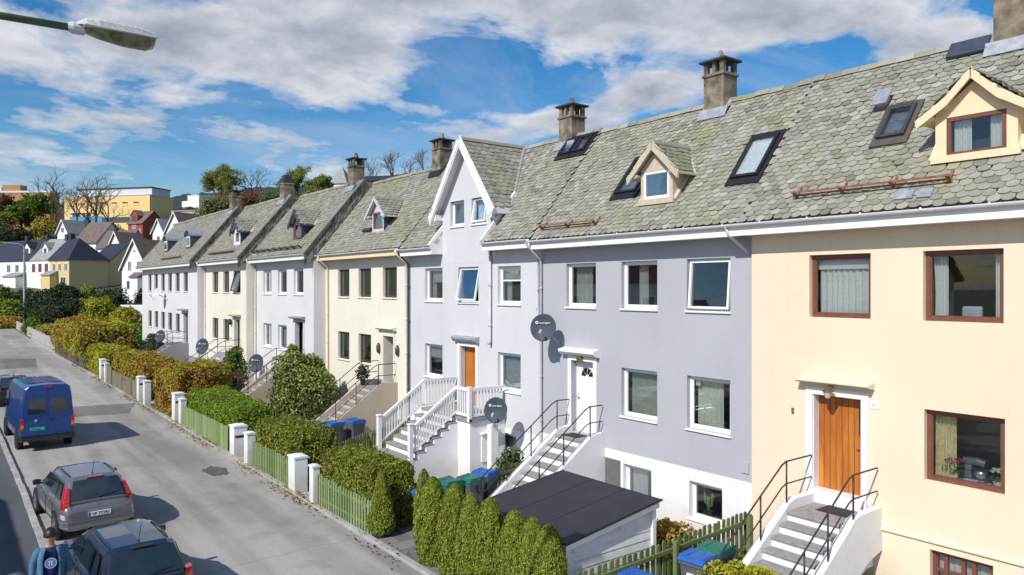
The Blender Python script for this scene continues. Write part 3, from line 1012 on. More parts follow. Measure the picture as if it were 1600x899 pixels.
def dormer(H, xf, y0, y1, ztop, zeave, oh, win, wallm, cheekm, bargem, winframe, roof='slate', base_trim=None, barge_t=.13, curved=False):
    """small gabled dormer standing on the front slope; win = (y0,y1,z0,z1)"""
    yc = (y0 + y1) / 2
    zb = roof_pt(H, xf) - .05
    hw = (y1 - y0) / 2
    zap = ztop - .17
    m = MB()
    wall_holes(m, xf, y0, y1, zb, zeave, [win], .12)
    m.add([(xf, y0, zeave), (xf, y1, zeave), (xf, yc, zap)], [(0, 1, 2)])
    d = build('dormer', m, wallm, H.root)
    for yy in (y0, y1):
        ch = MB()
        xb = H.xe + (zeave - H.ze) / TN + .1
        s = .002 if yy == y0 else -.002
        ch.add([(xf, yy + s, zb), (xb, yy + s, zeave + .1), (xf, yy + s, zeave + .1)], [(0, 1, 2)])
        build('cheek', ch, cheekm, d)
    # roof planes
    rf = MB()
    slope = (ztop - zeave - .13) / hw
    ye = hw + oh
    ze2 = ztop - slope * ye
    L2 = math.hypot(ye, slope * ye)
    xf2 = xf - .16
    for sg in (-1, 1):
        Uv = Vector((0, -sg * ye / L2, slope * ye / L2)); Nv = Vector((0, sg * slope * ye / L2, ye / L2))
        O = Vector((0, yc + sg * ye, ze2))
        xe_ = lambda z: H.xe + (z - H.ze) / TN + .06
        p = [O + Vector((xf2, 0, 0)), O + Vector((xe_(ze2), 0, 0)), Vector((xe_(ztop), yc, ztop)), Vector((xf2, yc, ztop))]
        rf.add([q - Nv * .02 for q in p] + [q - Nv * .05 for q in p], [(0, 1, 2, 3), (7, 6, 5, 4), (0, 4, 5, 1), (0, 3, 7, 4)], 1)
        cl = lambda P: P[:, 2] > H.ze + TN * (P[:, 0] - H.xe) + .02
        slates(rf, O, (1, 0, 0), Uv, Nv, xf2, xe_(ztop) + .1, L2, w=.24, e=.17, seed=int(y0 * 7), clip=cl, h0=-.005)
    rf.prism([(yc - .09, ztop - .05), (yc, ztop + .055), (yc + .09, ztop - .05)], 'x', xf2, H.xe + (ztop - H.ze) / TN + .05)
    build('dormer_roof', rf, [M['slate'], M['soffit']], d)
    # barge boards in front
    bb = MB()
    for sg in (-1, 1):
        a = (yc, ztop + .02); b = (yc + sg * (ye + .05), ze2 - .03)
        c2 = (b[0] - sg * .02, b[1] - barge_t * 1.15); d2 = (yc, ztop + .02 - barge_t * 1.5)
        if curved:
            mid = ((a[0] + b[0]) / 2 - sg * .05, (a[1] + b[1]) / 2 - .06)
            mid2 = ((c2[0] + d2[0]) / 2 - sg * .05, (c2[1] + d2[1]) / 2 - .05)
            bb.prism([a, mid, b, c2, mid2, d2], 'x', xf2 - .05, xf2)
        else:
            bb.prism([a, b, c2, d2], 'x', xf2 - .05, xf2)
        sf = MB()
        bb.prism([(yc + sg * (ye + .03), ze2 - .02), (yc + sg * (ye + .03), ze2 - .09), (yc + sg * hw, ze2 - .02), (yc + sg * hw, ze2 + .03)], 'x', xf2 + .002, H.xe + (ze2 - H.ze) / TN)
    build('bargeboard', bb, bargem, d, bevel=.008)
    w = win
    fm = MB()
    fw = .075
    a, b, c, e = w
    fm.box(xf + .01, a, c, xf + .07, b, c + fw); fm.box(xf + .01, a, e - fw, xf + .07, b, e)
    fm.box(xf + .01, a, c + fw, xf + .07, a + fw, e - fw); fm.box(xf + .01, b - fw, c + fw, xf + .07, b, e - fw)
    build('dormer_window', fm, winframe, d, bevel=.006)
    build('pane', MB().box(xf + .035, a + fw, c + fw, xf + .043, b - fw, e - fw), M['glass'], d)
    build('room', MB().box(xf + .7, a - .05, c - .2, xf + .74, b + .05, e + .2), M['room'], d)
    if base_trim:
        bt = MB().obox((xf, yc, zb + .02), (1, 0, 0), (0, 1, 0), (0, 0, 1), -.07, .0, -hw - .06, hw + .06, -.02, .11)
        for sg in (-1, 1):
            bt.obox((xf, yc + sg * (hw + .05), zb + .06), UP, (0, 1, 0), NRM, 0, (zeave - zb) / TN / math.cos(PITCH) * .95, -.06, .06, .0, .035)
        build('flashing', bt, base_trim, d)
    return d


def downpipe(H, y, x=None, top=None, bot=None, r=.042, mat=None, swan=True):
    x = H.x - .075 if x is None else x
    top = H.ze - .1 if top is None else top
    bot = H.zo + .15 if bot is None else bot
    pts = []
    if swan:
        pts = [(H.xe - .045, y, top), (H.xe - .045, y, top - .12), (x, y, top - .5)]
    else:
        pts = [(x, y, top)]
    pts += [(x, y, bot + .1), (x - .06, y, bot)]
    m = MB().tube(pts, r, 10)
    zz = bot + .6
    while zz < top - .7:
        m.tube([(x, y, zz), (x, y, zz + .05)], r + .012, 10)
        m.box(x, y - .012, zz + .012, H.x + .0, y + .012, zz + .038)
        zz += 1.35
    return build('downpipe', m, mat or M['pipe'], H.root, smooth=True)


def door(H, y0, y1, z0, z1, mat, x, style='plank', handle_side=1):
    d = build('door', MB().box(x, y0, z0, x + .06, y1, z1), mat, H.root)
    g = MB()
    yh = y0 + .08 if handle_side < 0 else y1 - .08
    g.tube([(x - .001, yh, z0 + 1.0), (x - .06, yh, z0 + 1.0), (x - .06, yh - handle_side * .12, z0 + 1.0)], .012, 8)
    g.box(x - .008, yh - .025, z0 + .88, x - .001, yh + .025, z0 + 1.12)
    build('handle', g, M['alloy'], d)
    return d


def rail_run(H, yr, pts, mat, posts, name='railing', r=.017, low=.45, curl=True):
    """two-bar handrail following pts (x, z of top bar); posts = indices or x positions"""
    m = MB()
    P = [(a, yr, b) for a, b in pts]
    m.tube(P, r, 8)
    m.tube([(a, yr, b - low) for a, b in pts], r * .85, 8)
    def zat(xx):
        for (a, b), (c, d) in zip(pts, pts[1:]):
            if min(a, c) - 1e-6 <= xx <= max(a, c) + 1e-6:
                t = 0 if abs(c - a) < 1e-6 else (xx - a) / (c - a)
                return b + (d - b) * t
        return pts[-1][1]
    for xx, zbt in posts:
        m.tube([(xx, yr, zbt), (xx, yr, zat(xx))], r * 1.05, 8)
    return build(name, m, mat, H.root, smooth=True)


def stairs(H, yc, w, land, n, ztop, run=.27, side='stringer', sm=None, tm=None, zb=None, rails=None, railmat=None, side_w=.17, over=.0, rail_ext=True):
    """outside flight running out towards the street from a landing at the door"""
    x = H.x - .016
    zb = H.zo if zb is None else zb
    rise = (ztop - zb) / n
    xl = x - land
    xend = xl - (n - 1) * run
    y0, y1 = yc - w / 2, yc + w / 2
    st, tr = MB(), MB()
    # body of the flight: landing block and step blocks
    prof = [(x, ztop - .06), (xl + .02, ztop - .06)]
    for i in range(n - 1):
        xx = xl - i * run
        zz = ztop - (i + 1) * rise
        prof += [(xx + .02, zz - .05), (xx - run + .02, zz - .05)]
    prof += [(xend + .02, zb - .05), (xend + .9, zb - .05), (x - .25, ztop - 1.0), (x, ztop - 1.0)] if side == 'arch' else [(xend + .02, zb - .05), (x, zb - .05)]
    st.prism(prof, 'y', y0, y1)
    tr.box(xl - .03, y0 + .003, ztop - .059, x - .002, y1 - .003, ztop)
    for i in range(n - 1):
        xx = xl - i * run; zz = ztop - (i + 1) * rise
        tr.box(xx - run - .025, y0 + .003, zz - .049, xx + .018, y1 - .003, zz)
    s = build('stairs', st, sm or M['whiteplinth'], H.root)
    build('tread', tr, tm or M['stone'], s, bevel=.008)
    up = .16
    if side in ('stringer', 'arch'):
        for sg, (a, b) in ((-1, (y0 - side_w, y0 - .002)), (1, (y1 + .002, y1 + side_w))):
            p = [(x - .003, ztop + up), (xl + .28, ztop + up), (xl + .08, ztop + up - .05), (xl - .12, ztop + up - .2)]
            p += [(xend - .12, zb + rise + up - .12), (xend - .2, zb + .12), (xend - .2, zb - .05)]
            if side == 'arch':
                p += [(xend + 1.1, zb - .05), (xl + .0, ztop - 1.25), (xl + .18, ztop - .95), (xl + .45, ztop - .78), (xl + .7, ztop - .7), (x - .003, ztop - .62)]
            else:
                p += [(x - .003, zb - .05)]
            build('stringer', MB().prism(p, 'y', a, b), sm or M['whiteplinth'], s, bevel=.025)
    H.st = (x, xl, xend, y0, y1, ztop, zb, rise, run)
    if rails:
        for yr in rails:
            hz = .95
            sl = rise / run
            pts = [(x - .05, ztop + hz - .02), (x - .05, ztop + hz), (xl + .1, ztop + hz), (xl - .05, ztop + hz - .06)]
            xs = xend - .05
            pts += [(xs, ztop + hz - .06 - (xl - .05 - xs) * sl), (xs - .10, ztop + hz - .16 - (xl - .05 - xs) * sl), (xs - .12, ztop + hz - .30 - (xl - .05 - xs) * sl), (xs - .06, ztop + hz - .45 - (xl - .05 - xs) * sl)]
            ps = [(xl + .12, ztop + .1)]
            for q in (.33, .66, .98):
                xx = xl - (xl - xs) * q
                ps.append((xx, ztop - (xl - xx) * sl + .02))
            rail_run(H, yr, pts, railmat or M['rail'], ps)
    return s


def surround(H, y0, y1, z0, z1, t=.13, mat=None, proud=.035):
    m = MB(); x = H.x
    m.box(x - proud, y0, z0, x - .002, y0 + t, z1); m.box(x - proud, y1 - t, z0, x - .002, y1, z1)
    m.box(x - proud, y0 + t, z1 - t, x - .002, y1 - t, z1)
    return build('door_surround', m, mat or M['white'], H.root, bevel=.006)


def cornice(H, y0, y1, z0, z1, out=.24, mat=None, lead=False):
    x = H.x
    m = MB().prism([(x - .002, z0), (x - out * .6, z0 + .02), (x - out, z0 + (z1 - z0) * .55), (x - out, z1 - .02), (x - .002, z1 + .03)], 'y', y0, y1)
    return build('door_cornice', m, mat or M['white'], H.root, bevel=.006)


STD = [(.0, 0)]


def holes_of(ws):
    return [w[:4] for w in ws]


SM = 3.0
# ------------------------------------------------------------------ terrace house G: yellow, nearest
Gw = [(7.2, 8.5, 5.58, 6.88), (4.9, 6.22, 5.58, 6.88), (4.88, 6.2, 2.62, 3.94), (5.06, 6.1, .62, 1.36)]
Gdoor = (7.38, 8.42, 1.95, 4.0)
HG = house('yellow rendered terraced house with brown window frames and orange door, nearest to the camera', 1.2, 9.9, 14.42, -.0, M['yellow'],
           Gw + [Gdoor], slate_seed=3, eave_ext=(0, .32), xe=13.95,
           roof_clip=lambda P: (np.abs(P[:, 1] - 5.45) < .66) & (P[:, 2] > 8.45) & (P[:, 2] < 9.2))
w1 = window(HG, HG.root, HG.x, *Gw[0], M['brownframe'], sill=False)
curtain(w1, HG.x + .3, 7.28, 8.42, 5.66, 6.66, M['curtain'], 9, .025)
build('valance', MB().box(HG.x + .24, 7.25, 6.58, HG.x + .26, 8.45, 6.85), M['curtain'], w1)
w2 = window(HG, HG.root, HG.x, *Gw[1], M['brownframe'], sill=False)
curtain(w2, HG.x + .3, 5.9, 6.17, 5.62, 6.84, M['curtain'], 4, .03, pinch=.3)
curtain(w2, HG.x + .3, 4.95, 5.13, 5.62, 6.84, M['curtain'], 3, .03)
w3 = window(HG, HG.root, HG.x, *Gw[2], M['brownframe'], sill=False)
curtain(w3, HG.x + .32, 5.77, 6.14, 2.66, 3.9, M['curtaincream'], 5, .035)
curtain(w3, HG.x + .32, 4.93, 5.06, 2.66, 3.9, M['curtaincream'], 2, .035)
build('window_shelf', MB().box(HG.x + .2, 4.86, 2.60, HG.x + .62, 6.22, 2.635), M['white'], HG.root)
w4 = window(HG, HG.root, HG.x, *Gw[3], M['brownframe'], sill=False, mull=(.33, .5, .78), transom=.5, fw=.055)
curtain(w4, HG.x + .28, 5.1, 6.06, .66, 1.32, M['curtain'], 7, .02)
door(HG, *Gdoor, M['orange'], HG.x + .22, handle_side=-1)
dg = MB()
for k in range(1, 8):
    yy = Gdoor[0] + (Gdoor[1] - Gdoor[0]) * k / 8
    dg.box(HG.x + .214, yy - .006, 2.0, HG.x + .2195, yy + .006, 3.98)
build('door_groove', dg, M['brownframe'], HG.root)
build('door_window', MB().box(HG.x + .209, 7.46, 3.2, HG.x + .2135, 7.54, 3.78), M['carglass'], HG.root)
surround(HG, 7.23, 8.57, 1.75, 4.12, .15)
build('door_jamb', MB().box(HG.x + .0, 8.40, 1.97, HG.x + .21, 8.418, 3.99).box(HG.x + .0, 7.382, 1.97, HG.x + .21, 7.40, 3.99), M['white'], HG.root)
cornice(HG, 7.12, 8.68, 4.2, 4.3, .26, M['yellow'])
build('threshold', MB().box(HG.x - .10, 7.24, 1.741, HG.x + .215, 8.4, 1.99), M['white'], HG.root)
lm = MB().lathe([(.045, 3.95), (.10, 4.09)], (HG.x - .2, 7.98, 0), 8)
build('wall_lamp', lm, M['lampglass'], HG.root)
build('lamp_bracket', MB().tube([(HG.x - .002, 7.98, 4.16), (HG.x - .1, 7.98, 4.22), (HG.x - .2, 7.98, 4.15)], .014, 8).lathe([(.125, 4.09), (.02, 4.16)], (HG.x - .2, 7.98, 0), 8), M['brass'], HG.root)
nm, tw = text_mb('36', .1, (HG.x - .012, 7.19, 3.86), (0, -1, 0), (0, 0, 1), (-1, 0, 0), .003)
pl = MB().box(HG.x - .012, 7.04, 3.82, HG.x - .002, 7.21, 3.98)
np_ = build('number_plate', pl, M['porcelain'], HG.root)
build('number', nm, M['pipe'], np_)
build('bell_push', MB().box(HG.x - .03, 8.85, 3.5, HG.x - .002, 8.9, 3.62), M['rust'], HG.root)
sc_ = MB().prism([(HG.x - .05, 1.5), (HG.x - .05, 1.54), (HG.x - .002, 1.58), (HG.x - .002, 1.5)], 'y', 1.3, 7.05)
build('string_course', sc_, M['yellow'], HG.root)
stairs(HG, 7.73, 1.18, 1.08, 9, 1.74, .285, 'arch', M['whiteplinth'], M['stone'], rails=(8.42, 7.04), railmat=M['railrust'])
build('doormat', MB().box(HG.x - .62, 7.3, 1.742, HG.x - .12, 8.0, 1.756), M['mat'], HG.root)
dormer(HG, 14.7, 4.78, 6.12, 10.12, 9.42, .22, (4.95, 5.93, 8.62, 9.34), M['dormercream'], M['dormercream'], M['dormercream'], M['brownframe'], base_trim=M['dormercream'], barge_t=.115, curved=True)
curtain(HG.root, 14.86, 5.56, 5.86, 8.68, 9.3, M['curtain'], 4, .025)
curtain(HG.root, 14.86, 5.02, 5.26, 8.68, 9.3, M['curtain'], 3, .025)
skylight(HG, 15.26, 15.86, 6.93, 7.5, M['darkframe'], M['flash'])
vt = MB(); on_roof(vt, HG, 15.95, 16.13, 7.62, 7.82, -.02, .16)
on_roof(vt, HG, 15.9, 16.22, 7.55, 7.88, .161, .19)
build('roof_vent', vt, M['zinc'], HG.root)
snow_guard(HG, 14.32, 5.66, 8.78)
for a, b in ((6.28, 6.62), (5.95, 6.2)):
    lp = MB(); on_roof(lp, HG, 14.1, 14.24, a, b, -.0, .022); build('flashing', lp, M['lead'], HG.root)
chimney(HG, 5.5, 1.6, wy=.75, flash=M['lead'])
tp = MB(); on_roof(tp, HG, 16.72, 17.02, 5.98, 6.75, .0, .09)
build('tarpaulin', tp, M['slategreymetal'], HG.root, bevel=.03)

# ------------------------------------------------------------------ house F: blue-grey with white plinth
Fw = [(15.02, 16.27, 5.64, 6.9), (12.76, 14.03, 5.64, 6.9), (10.53, 11.81, 5.64, 6.9), (12.76, 14.03, 2.74, 4.03), (10.53, 11.8, 2.74, 4.03), (12.95, 13.95, .58, 1.45), (10.75, 11.72, .55, 1.45)]
Fdoor = (15.12, 16.04, 2.0, 4.08)
HF = house('blue-grey rendered terraced house with white plinth and white front door', 9.9, 17.42, 14.5, 0, M['bluegrey'], Fw + [Fdoor],
           plinth=(1.75, M['whiteplinth']), slate_seed=5,
           roof_clip=lambda P: (np.abs(P[:, 1] - 12.9) < .54) & (P[:, 2] > 8.4) & (P[:, 2] < 9.1))
F_in = []
for i, w in enumerate(Fw):
    F_in.append(window(HF, HF.root, HF.x, *w, M['white'], tilt=5 if i == 2 else 0))
curtain(F_in[0], HF.x + .34, 15.5, 16.2, 5.68, 6.86, M['curtaingrey'], 4, .02)
curtain(F_in[1], HF.x + .32, 13.35, 13.68, 5.68, 6.86, M['curtaingrey'], 3, .03)
curtain(F_in[3], HF.x + .32, 12.85, 13.95, 2.78, 3.98, M['curtaingrey'], 9, .035)
curtain(F_in[4], HF.x + .32, 10.95, 11.72, 2.78, 3.98, M['curtaingrey'], 6, .035)
curtain(F_in[4], HF.x + .32, 10.57, 10.72, 2.78, 3.98, M['curtaingrey'], 2, .03)
build('vent_cover', MB().box(HF.x + .2, 11.55, 3.78, HF.x + .23, 11.68, 3.92), M['white'], F_in[4])
curtain(F_in[5], HF.x + .3, 13.35, 13.9, .62, 1.4, M['curtain'], 4, .02)
fd = door(HF, *Fdoor, M['doorwhite'], HF.x + .2, handle_side=1)
fan = MB()
yc, zc_ = (Fdoor[0] + Fdoor[1]) / 2, 3.62
for k in range(4):
    a0, a1 = math.pi * (k + .08) / 4, math.pi * (k + .92) / 4
    p = [(yc + .07 * math.cos(a0), zc_ + .07 * math.sin(a0)), (yc + .25 * math.cos(a0), zc_ + .25 * math.sin(a0)), (yc + .25 * math.cos((a0 + a1) / 2), zc_ + .25 * math.sin((a0 + a1) / 2)), (yc + .25 * math.cos(a1), zc_ + .25 * math.sin(a1)), (yc + .07 * math.cos(a1), zc_ + .07 * math.sin(a1))]
    fan.prism(p, 'x', HF.x + .192, HF.x + .199)
build('fanlight', fan, M['carglass'], fd)
pn = MB()
for (a, b, c, d) in ((15.2, 15.52, 2.15, 2.7), (15.62, 15.95, 2.15, 2.7), (15.2, 15.52, 2.85, 3.5), (15.62, 15.95, 2.85, 3.5)):
    pn.box(HF.x + .19, a, c, HF.x + .199, b, d)
build('door_panel', pn, M['doorwhite'], fd, bevel=.008)
surround(HF, 14.97, 16.18, 2.0, 4.22, .14)
cornice(HF, 14.86, 16.34, 4.225, 4.42, .26)
build('wall_lamp', MB().box(HF.x - .17, 15.5, 4.05, HF.x - .03, 15.66, 4.21), M['brass'], HF.root, bevel=.02)
stairs(HF, 15.4, 1.2, .62, 9, 1.98, .315, 'stringer', M['whiteplinth'], M['stone'], rails=(16.09, 14.71))
build('cellar_door', MB().box(HF.x - .03, 14.05, .1, HF.x - .014, 14.62, 1.5), M['doorgrey'], HF.root)
build('meter_cover', MB().box(HF.x - .03, 10.02, 1.95, HF.x - .002, 10.22, 2.2), M['bluegrey'], HF.root)
build('doormat', MB().box(HF.x - .55, 15.25, 1.982, HF.x - .1, 15.85, 1.995), M['mat'], HF.root)
dormer(HF, 14.63, 12.36, 13.44, 9.98, 9.3, .28, (12.48, 13.36, 8.52, 9.24), M['dormerbeige'], M['dormerbeige'], M['dormerbeige'], M['white'], base_trim=M['dormerbeige'], barge_t=.15)
skylight(HF, 14.93, 15.84, 10.06, 10.82, M['blackmetal'], blind=True)
skylight(HF, 14.95, 15.84, 13.9, 14.72, M['blackmetal'])
snow_guard(HF, 14.24, 14.7, 17.1)
chimney(HF, 12.75, 1.6)
downpipe(HF, 17.36)
dp = MB().tube([(13.95, 10.25, 7.58), (13.97, 10.2, 7.4), (14.42, 10.0, 7.0)], .04, 8)
build('downpipe', dp, M['pipe'], HF.root, smooth=True)

# ------------------------------------------------------------------ house E: pale grey with the tall cross gable
zo = .06
Ew = [(23.12, 24.37, 5.7, 6.93), (20.8, 22.07, 5.68, 6.92), (18.45, 19.68, 5.66, 6.9), (23.12, 24.38, 2.84, 4.07), (18.45, 19.68, 2.82, 4.06), (18.67, 19.64, .85, 1.45)]
Edoor = (20.98, 21.92, 2.05, 4.12)
GA0, GA1, GAP, GEV = 19.9, 23.1, 11.42, 9.30
GC = (GA0 + GA1) / 2
GS = (GAP - GEV) / ((GA1 - GA0) / 2)
HE = house('pale grey rendered terraced house with tall white-edged gable and white wooden stair', 17.42, 25.6, 14.5, zo, M['palegrey'], Ew + [Edoor],
           plinth=(1.55, M['whiteplinth']), slate_seed=8, eave_gaps=[(GA0, GA1)],
           roof_clip=lambda P: (np.abs(P[:, 1] - GC) < 1.58) & (P[:, 2] < GAP - GS * np.abs(P[:, 1] - GC) - .12))
E_in = [window(HE, HE.root, HE.x, *w, M['white'], tilt=11 if i == 1 else 0, transom=.62 if i == 2 else None) for i, w in enumerate(Ew)]
build('blind', MB().box(HE.x + .24, 23.2, 6.4, HE.x + .25, 24.2, 6.85), M['blind'], E_in[0])
curtain(E_in[0], HE.x + .3, 24.0, 24.3, 5.8, 6.85, M['curtaingrey'], 3, .03)
build('blind', MB().box(HE.x + .24, 18.55, 6.45, HE.x + .25, 19.6, 6.85), M['blind'], E_in[2])
curtain(E_in[2], HE.x + .3, 19.3, 19.55, 5.7, 6.85, M['curtain'], 3, .03)
build('blind', MB().box(HE.x + .24, 23.2, 3.55, HE.x + .25, 24.3, 4.0), M['blind'], E_in[3])
build('blind', MB().box(HE.x + .26, 18.5, 2.9, HE.x + .27, 19.62, 3.98), M['blind'], E_in[4])
# gable bay above the eaves
Egw = [(21.68, 22.58, 8.4, 9.32), (20.32, 21.22, 8.4, 9.32)]
gm = MB()
wall_holes(gm, HE.x - .004, GA0, GA1, 7.0 + zo, GEV, Egw + [(20.8, 22.07, 5.68, 6.92)])
gm.add([(HE.x - .004, GA0, GEV), (HE.x - .004, GA1, GEV), (HE.x - .004, GC, GAP - .1)], [(0, 1, 2)])
for yy in (GA0, GA1):
    gm.add([(HE.x - .004, yy, 7.0), (16.2, yy, 7.0), (16.2, yy, GEV), (HE.x - .004, yy, GEV)], [(0, 1, 2, 3)])
bay = build('gable', gm, M['palegrey'], HE.root)
window(HE, HE.root, HE.x, *Egw[0], M['white'])
window(HE, HE.root, HE.x, *Egw[1], M['white'], tilt=10)
build('blind', MB().box(HE.x + .24, 20.4, 8.5, HE.x + .25, 21.15, 9.25), M['blind'], bay)
build('room', MB().box(HE.x + 1.4, GA0 + .1, 7.5, HE.x + 1.5, GA1 - .1, 9.4), M['room'], bay)
# gable roof planes with slates
gr = MB()
hw = (GA1 - GA0) / 2; oh = .32; ye = hw + oh
gz = GAP + .0; ze2 = gz - GS * ye
L2 = math.hypot(ye, GS * ye)
xf2 = HE.x - .3
for sg in (-1, 1):
    Uv = Vector((0, -sg * ye / L2, GS * ye / L2)); Nv = Vector((0, sg * GS * ye / L2, ye / L2))
    O = Vector((0, GC + sg * ye, ze2))
    xz = lambda z: HE.xe + (z - HE.ze) / TN + .08
    p = [O + Vector((xf2, 0, 0)), O + Vector((xz(ze2), 0, 0)), Vector((xz(gz), GC, gz)), Vector((xf2, GC, gz))]
    gr.add([q - Nv * .02 for q in p] + [q - Nv * .08 for q in p], [(0, 1, 2, 3), (7, 6, 5, 4), (0, 4, 5, 1), (0, 3, 7, 4)], 1)
    slates(gr, O, (1, 0, 0), Uv, Nv, xf2, xz(gz) + .2, L2, w=.27, e=.19, seed=21 + sg, clip=lambda P: P[:, 2] > HE.ze + TN * (P[:, 0] - HE.xe) + .02)
gr.prism([(GC - .12, gz - .07), (GC, gz + .06), (GC + .12, gz - .07)], 'x', xf2, xz(gz) + .0)
build('gable_roof', gr, [M['slate'], M['white']], HE.root)
vl = MB()
for sg in (-1, 1):
    a = Vector((xz(ze2), GC + sg * ye, ze2)); b = Vector((xz(gz) - .03, GC, gz))
    vl.tube([a + NRM * .06, b + NRM * .06], .05, 6)
build('valley_flashing', vl, M['lead'], HE.root)
bb = MB()
for sg in (-1, 1):
    a = (GC, gz + .08); b = (GC + sg * (ye + .12), gz + .08 - GS * (ye + .12))
    bb.prism([a, b, (b[0] - sg * .12, b[1] - .30), (GC, gz - .30)], 'x', xf2 - .06, xf2)
    bb.prism([(GC, gz - .08), (b[0] - sg * .06, b[1] - .10), (b[0] - sg * .16, b[1] - .2), (GC, gz - .2)], 'x', xf2 - .085, xf2 - .061)
    bb.prism([(GC + sg * ye, ze2 - .03), (GC + sg * ye, ze2 - .22), (GC + sg * hw, ze2 - .22), (GC + sg * hw, ze2 + .0)], 'x', xf2 + .002, xz(ze2))
build('bargeboard', bb, M['white'], HE.root, bevel=.01)
# white boards beside the bay and short cheek where the main roof meets it
for yy, sg in ((GA0, -1), (GA1, 1)):
    sb = MB()
    o = Vector((HE.xe, yy + sg * .001, HE.ze))
    sb.obox(o, UP, (0, sg, 0), NRM, -.05, 2.2, .0, .1, -.02, .10)
    sb.prism([(HE.xe + .0, HE.ze - .3), (HE.x, HE.ze - .3), (HE.x, HE.ze + .68), (HE.xe, HE.ze + .05)], 'y', yy + (sg * .002 if sg > 0 else -.04), yy + (.04 if sg > 0 else -.002))
    build('side_board', sb, M['white'], HE.root)
build('corner_board', MB().box(HE.x - .012, 19.87, 7.2, HE.x + .03, 19.96, 9.2), M['white'], HE.root)
door(HE, *Edoor, M['orange'], HE.x + .22, handle_side=-1)
surround(HE, 20.82, 22.1, 2.05, 4.26, .13)
cornice(HE, 20.74, 22.2, 4.27, 4.47, .22, M['lead'])
# landing, white wooden stair and balustrades
XL = HE.x - 1.43
SA0, SA1, SR, SN = 19.95, 22.15, .288, 10
stairs(HE, (SA0 + SA1) / 2, SA1 - SA0, 1.43, SN, 2.05, SR, 'none', M['whiteplinth'], M['stone'])
lb = MB().box(XL + .02, 19.25, zo - .1, HE.x - .02, SA0 - .004, 1.95)
build('landing', lb, M['whiteplinth'], HE.root)
build('landing_slab', MB().box(XL - .05, 19.18, 1.951, HE.x - .02, SA0 - .002, 2.05), M['stone'], HE.root)


def balustrade(p0, p1, name, H, h=.85, n=None, mat=None):
    """white handrail with square balusters between two foot points"""
    p0, p1 = Vector(p0), Vector(p1)
    m = MB()
    up = Vector((0, 0, 1))
    d = p1 - p0; hd = Vector((d.x, d.y, 0)); L = hd.length; hd.normalize()
    sd = up.cross(hd)
    def bar(z0, z1, w):
        v = []
        for p in (p0, p1):
            for zz in (z0, z1):
                for s in (-w, w):
                    v.append(p + up * zz + sd * s)
        m.add(v, [(0, 1, 3, 2), (4, 6, 7, 5), (0, 4, 5, 1), (2, 3, 7, 6), (0, 2, 6, 4), (1, 5, 7, 3)])
    bar(h - .05, h + .05, .05); bar(.06, .13, .03)
    k = n or int(L / .15)
    for i in range(1, k):
        p = p0.lerp(p1, i / k)
        m.obox(p, hd, sd, up, -.022, .022, -.02, .02, .1, h - .04)
    return build(name, m, mat or M['white'], H.root)


zl = 2.05
sl = (zl - zo) / SN / SR
xe_ = 11.35
for yy in (SA1 - .06, SA0 + .06):
    balustrade((XL, yy, zl + .05), (xe_ + .1, yy, zl + .05 - (XL - xe_ - .1) * sl), 'balustrade', HE, n=16)
    zn = zl - (XL - xe_) * sl
    build('newel_post', MB().box(xe_ - .04, yy - .07, zn - .25, xe_ + .1, yy + .07, zn + 1.08).box(xe_ - .06, yy - .09, zn + 1.081, xe_ + .12, yy + .09, zn + 1.12), M['white'], HE.root, bevel=.01)
balustrade((XL, SA0 + .06, zl), (XL, 19.24, zl), 'balustrade', HE, .92, n=6)
balustrade((XL, 19.24, zl), (HE.x - .05, 19.24, zl), 'balustrade', HE, .92, n=11)
build('newel_post', MB().box(XL - .06, 19.18, zl - .1, XL + .06, 19.30, zl + 1.02), M['white'], HE.root, bevel=.01)
balustrade((XL, SA1 - .06, zl), (HE.x - .05, SA1 - .06, zl), 'balustrade', HE, .92, n=11)
build('cellar_hatch', MB().box(XL + .45, 19.205, .62, XL + 1.0, 19.248, 1.5), M['white'], HE.root, bevel=.01)
build('hatch_hood', MB().prism([(XL + .39, 1.52), (XL + .39, 1.55), (XL + 1.06, 1.68), (XL + 1.06, 1.64)], 'y', 19.07, 19.245), M['white'], HE.root)
downpipe(HE, 20.02, swan=False, top=9.1, bot=4.3, r=.055, mat=M['pipe'])
downpipe(HE, 25.5, mat=M['doordark'], r=.035)
downpipe(HE, 17.5, bot=5.5, r=.02)
skylight(HE, 16.43, 16.92, 18.24, 18.83, M['blackmetal'])
skylight(HE, 16.43, 16.92, 17.56, 18.15, M['blackmetal'])
chimney(HE, 18.9, 1.5)

# ------------------------------------------------------------------ house D: cream with dark frames
zo = .12
Dw = [(31.05, 32.28, 5.66, 6.92), (28.9, 30.12, 5.66, 6.92), (26.6, 27.82, 5.66, 6.92), (31.05, 32.28, 2.78, 4.04), (28.9, 30.12, 2.78, 4.04)]
Dw = [(a, b, c + zo, d + zo) for a, b, c, d in Dw]
Ddoor = (26.86, 27.76, 2.05 + zo, 4.06 + zo)
HD = house('cream rendered terraced house with dark window frames and a grey slate dormer', 25.6, 33.7, 14.5, zo, M['cream'], Dw + [Ddoor], slate_seed=11, fascia=M['dormercream'],
           roof_clip=lambda P: (np.abs(P[:, 1] - 28.66) < .48) & (P[:, 2] > 8.6) & (P[:, 2] < 9.3))
D_in = [window(HD, HD.root, HD.x, *w, M['darkframe'], sm=M['cream']) for w in Dw]
curtain(D_in[0], HD.x + .3, 31.1, 31.7, 5.9, 6.95, M['curtain'], 5, .03)
curtain(D_in[2], HD.x + .3, 26.7, 27.05, 5.9, 6.95, M['curtain'], 3, .03, pinch=.2)
curtain(D_in[3], HD.x + .3, 31.1, 31.8, 2.95, 4.1, M['curtaingrey'], 5, .03)
door(HD, *Ddoor, M['doordark'], HD.x + .45, handle_side=-1)
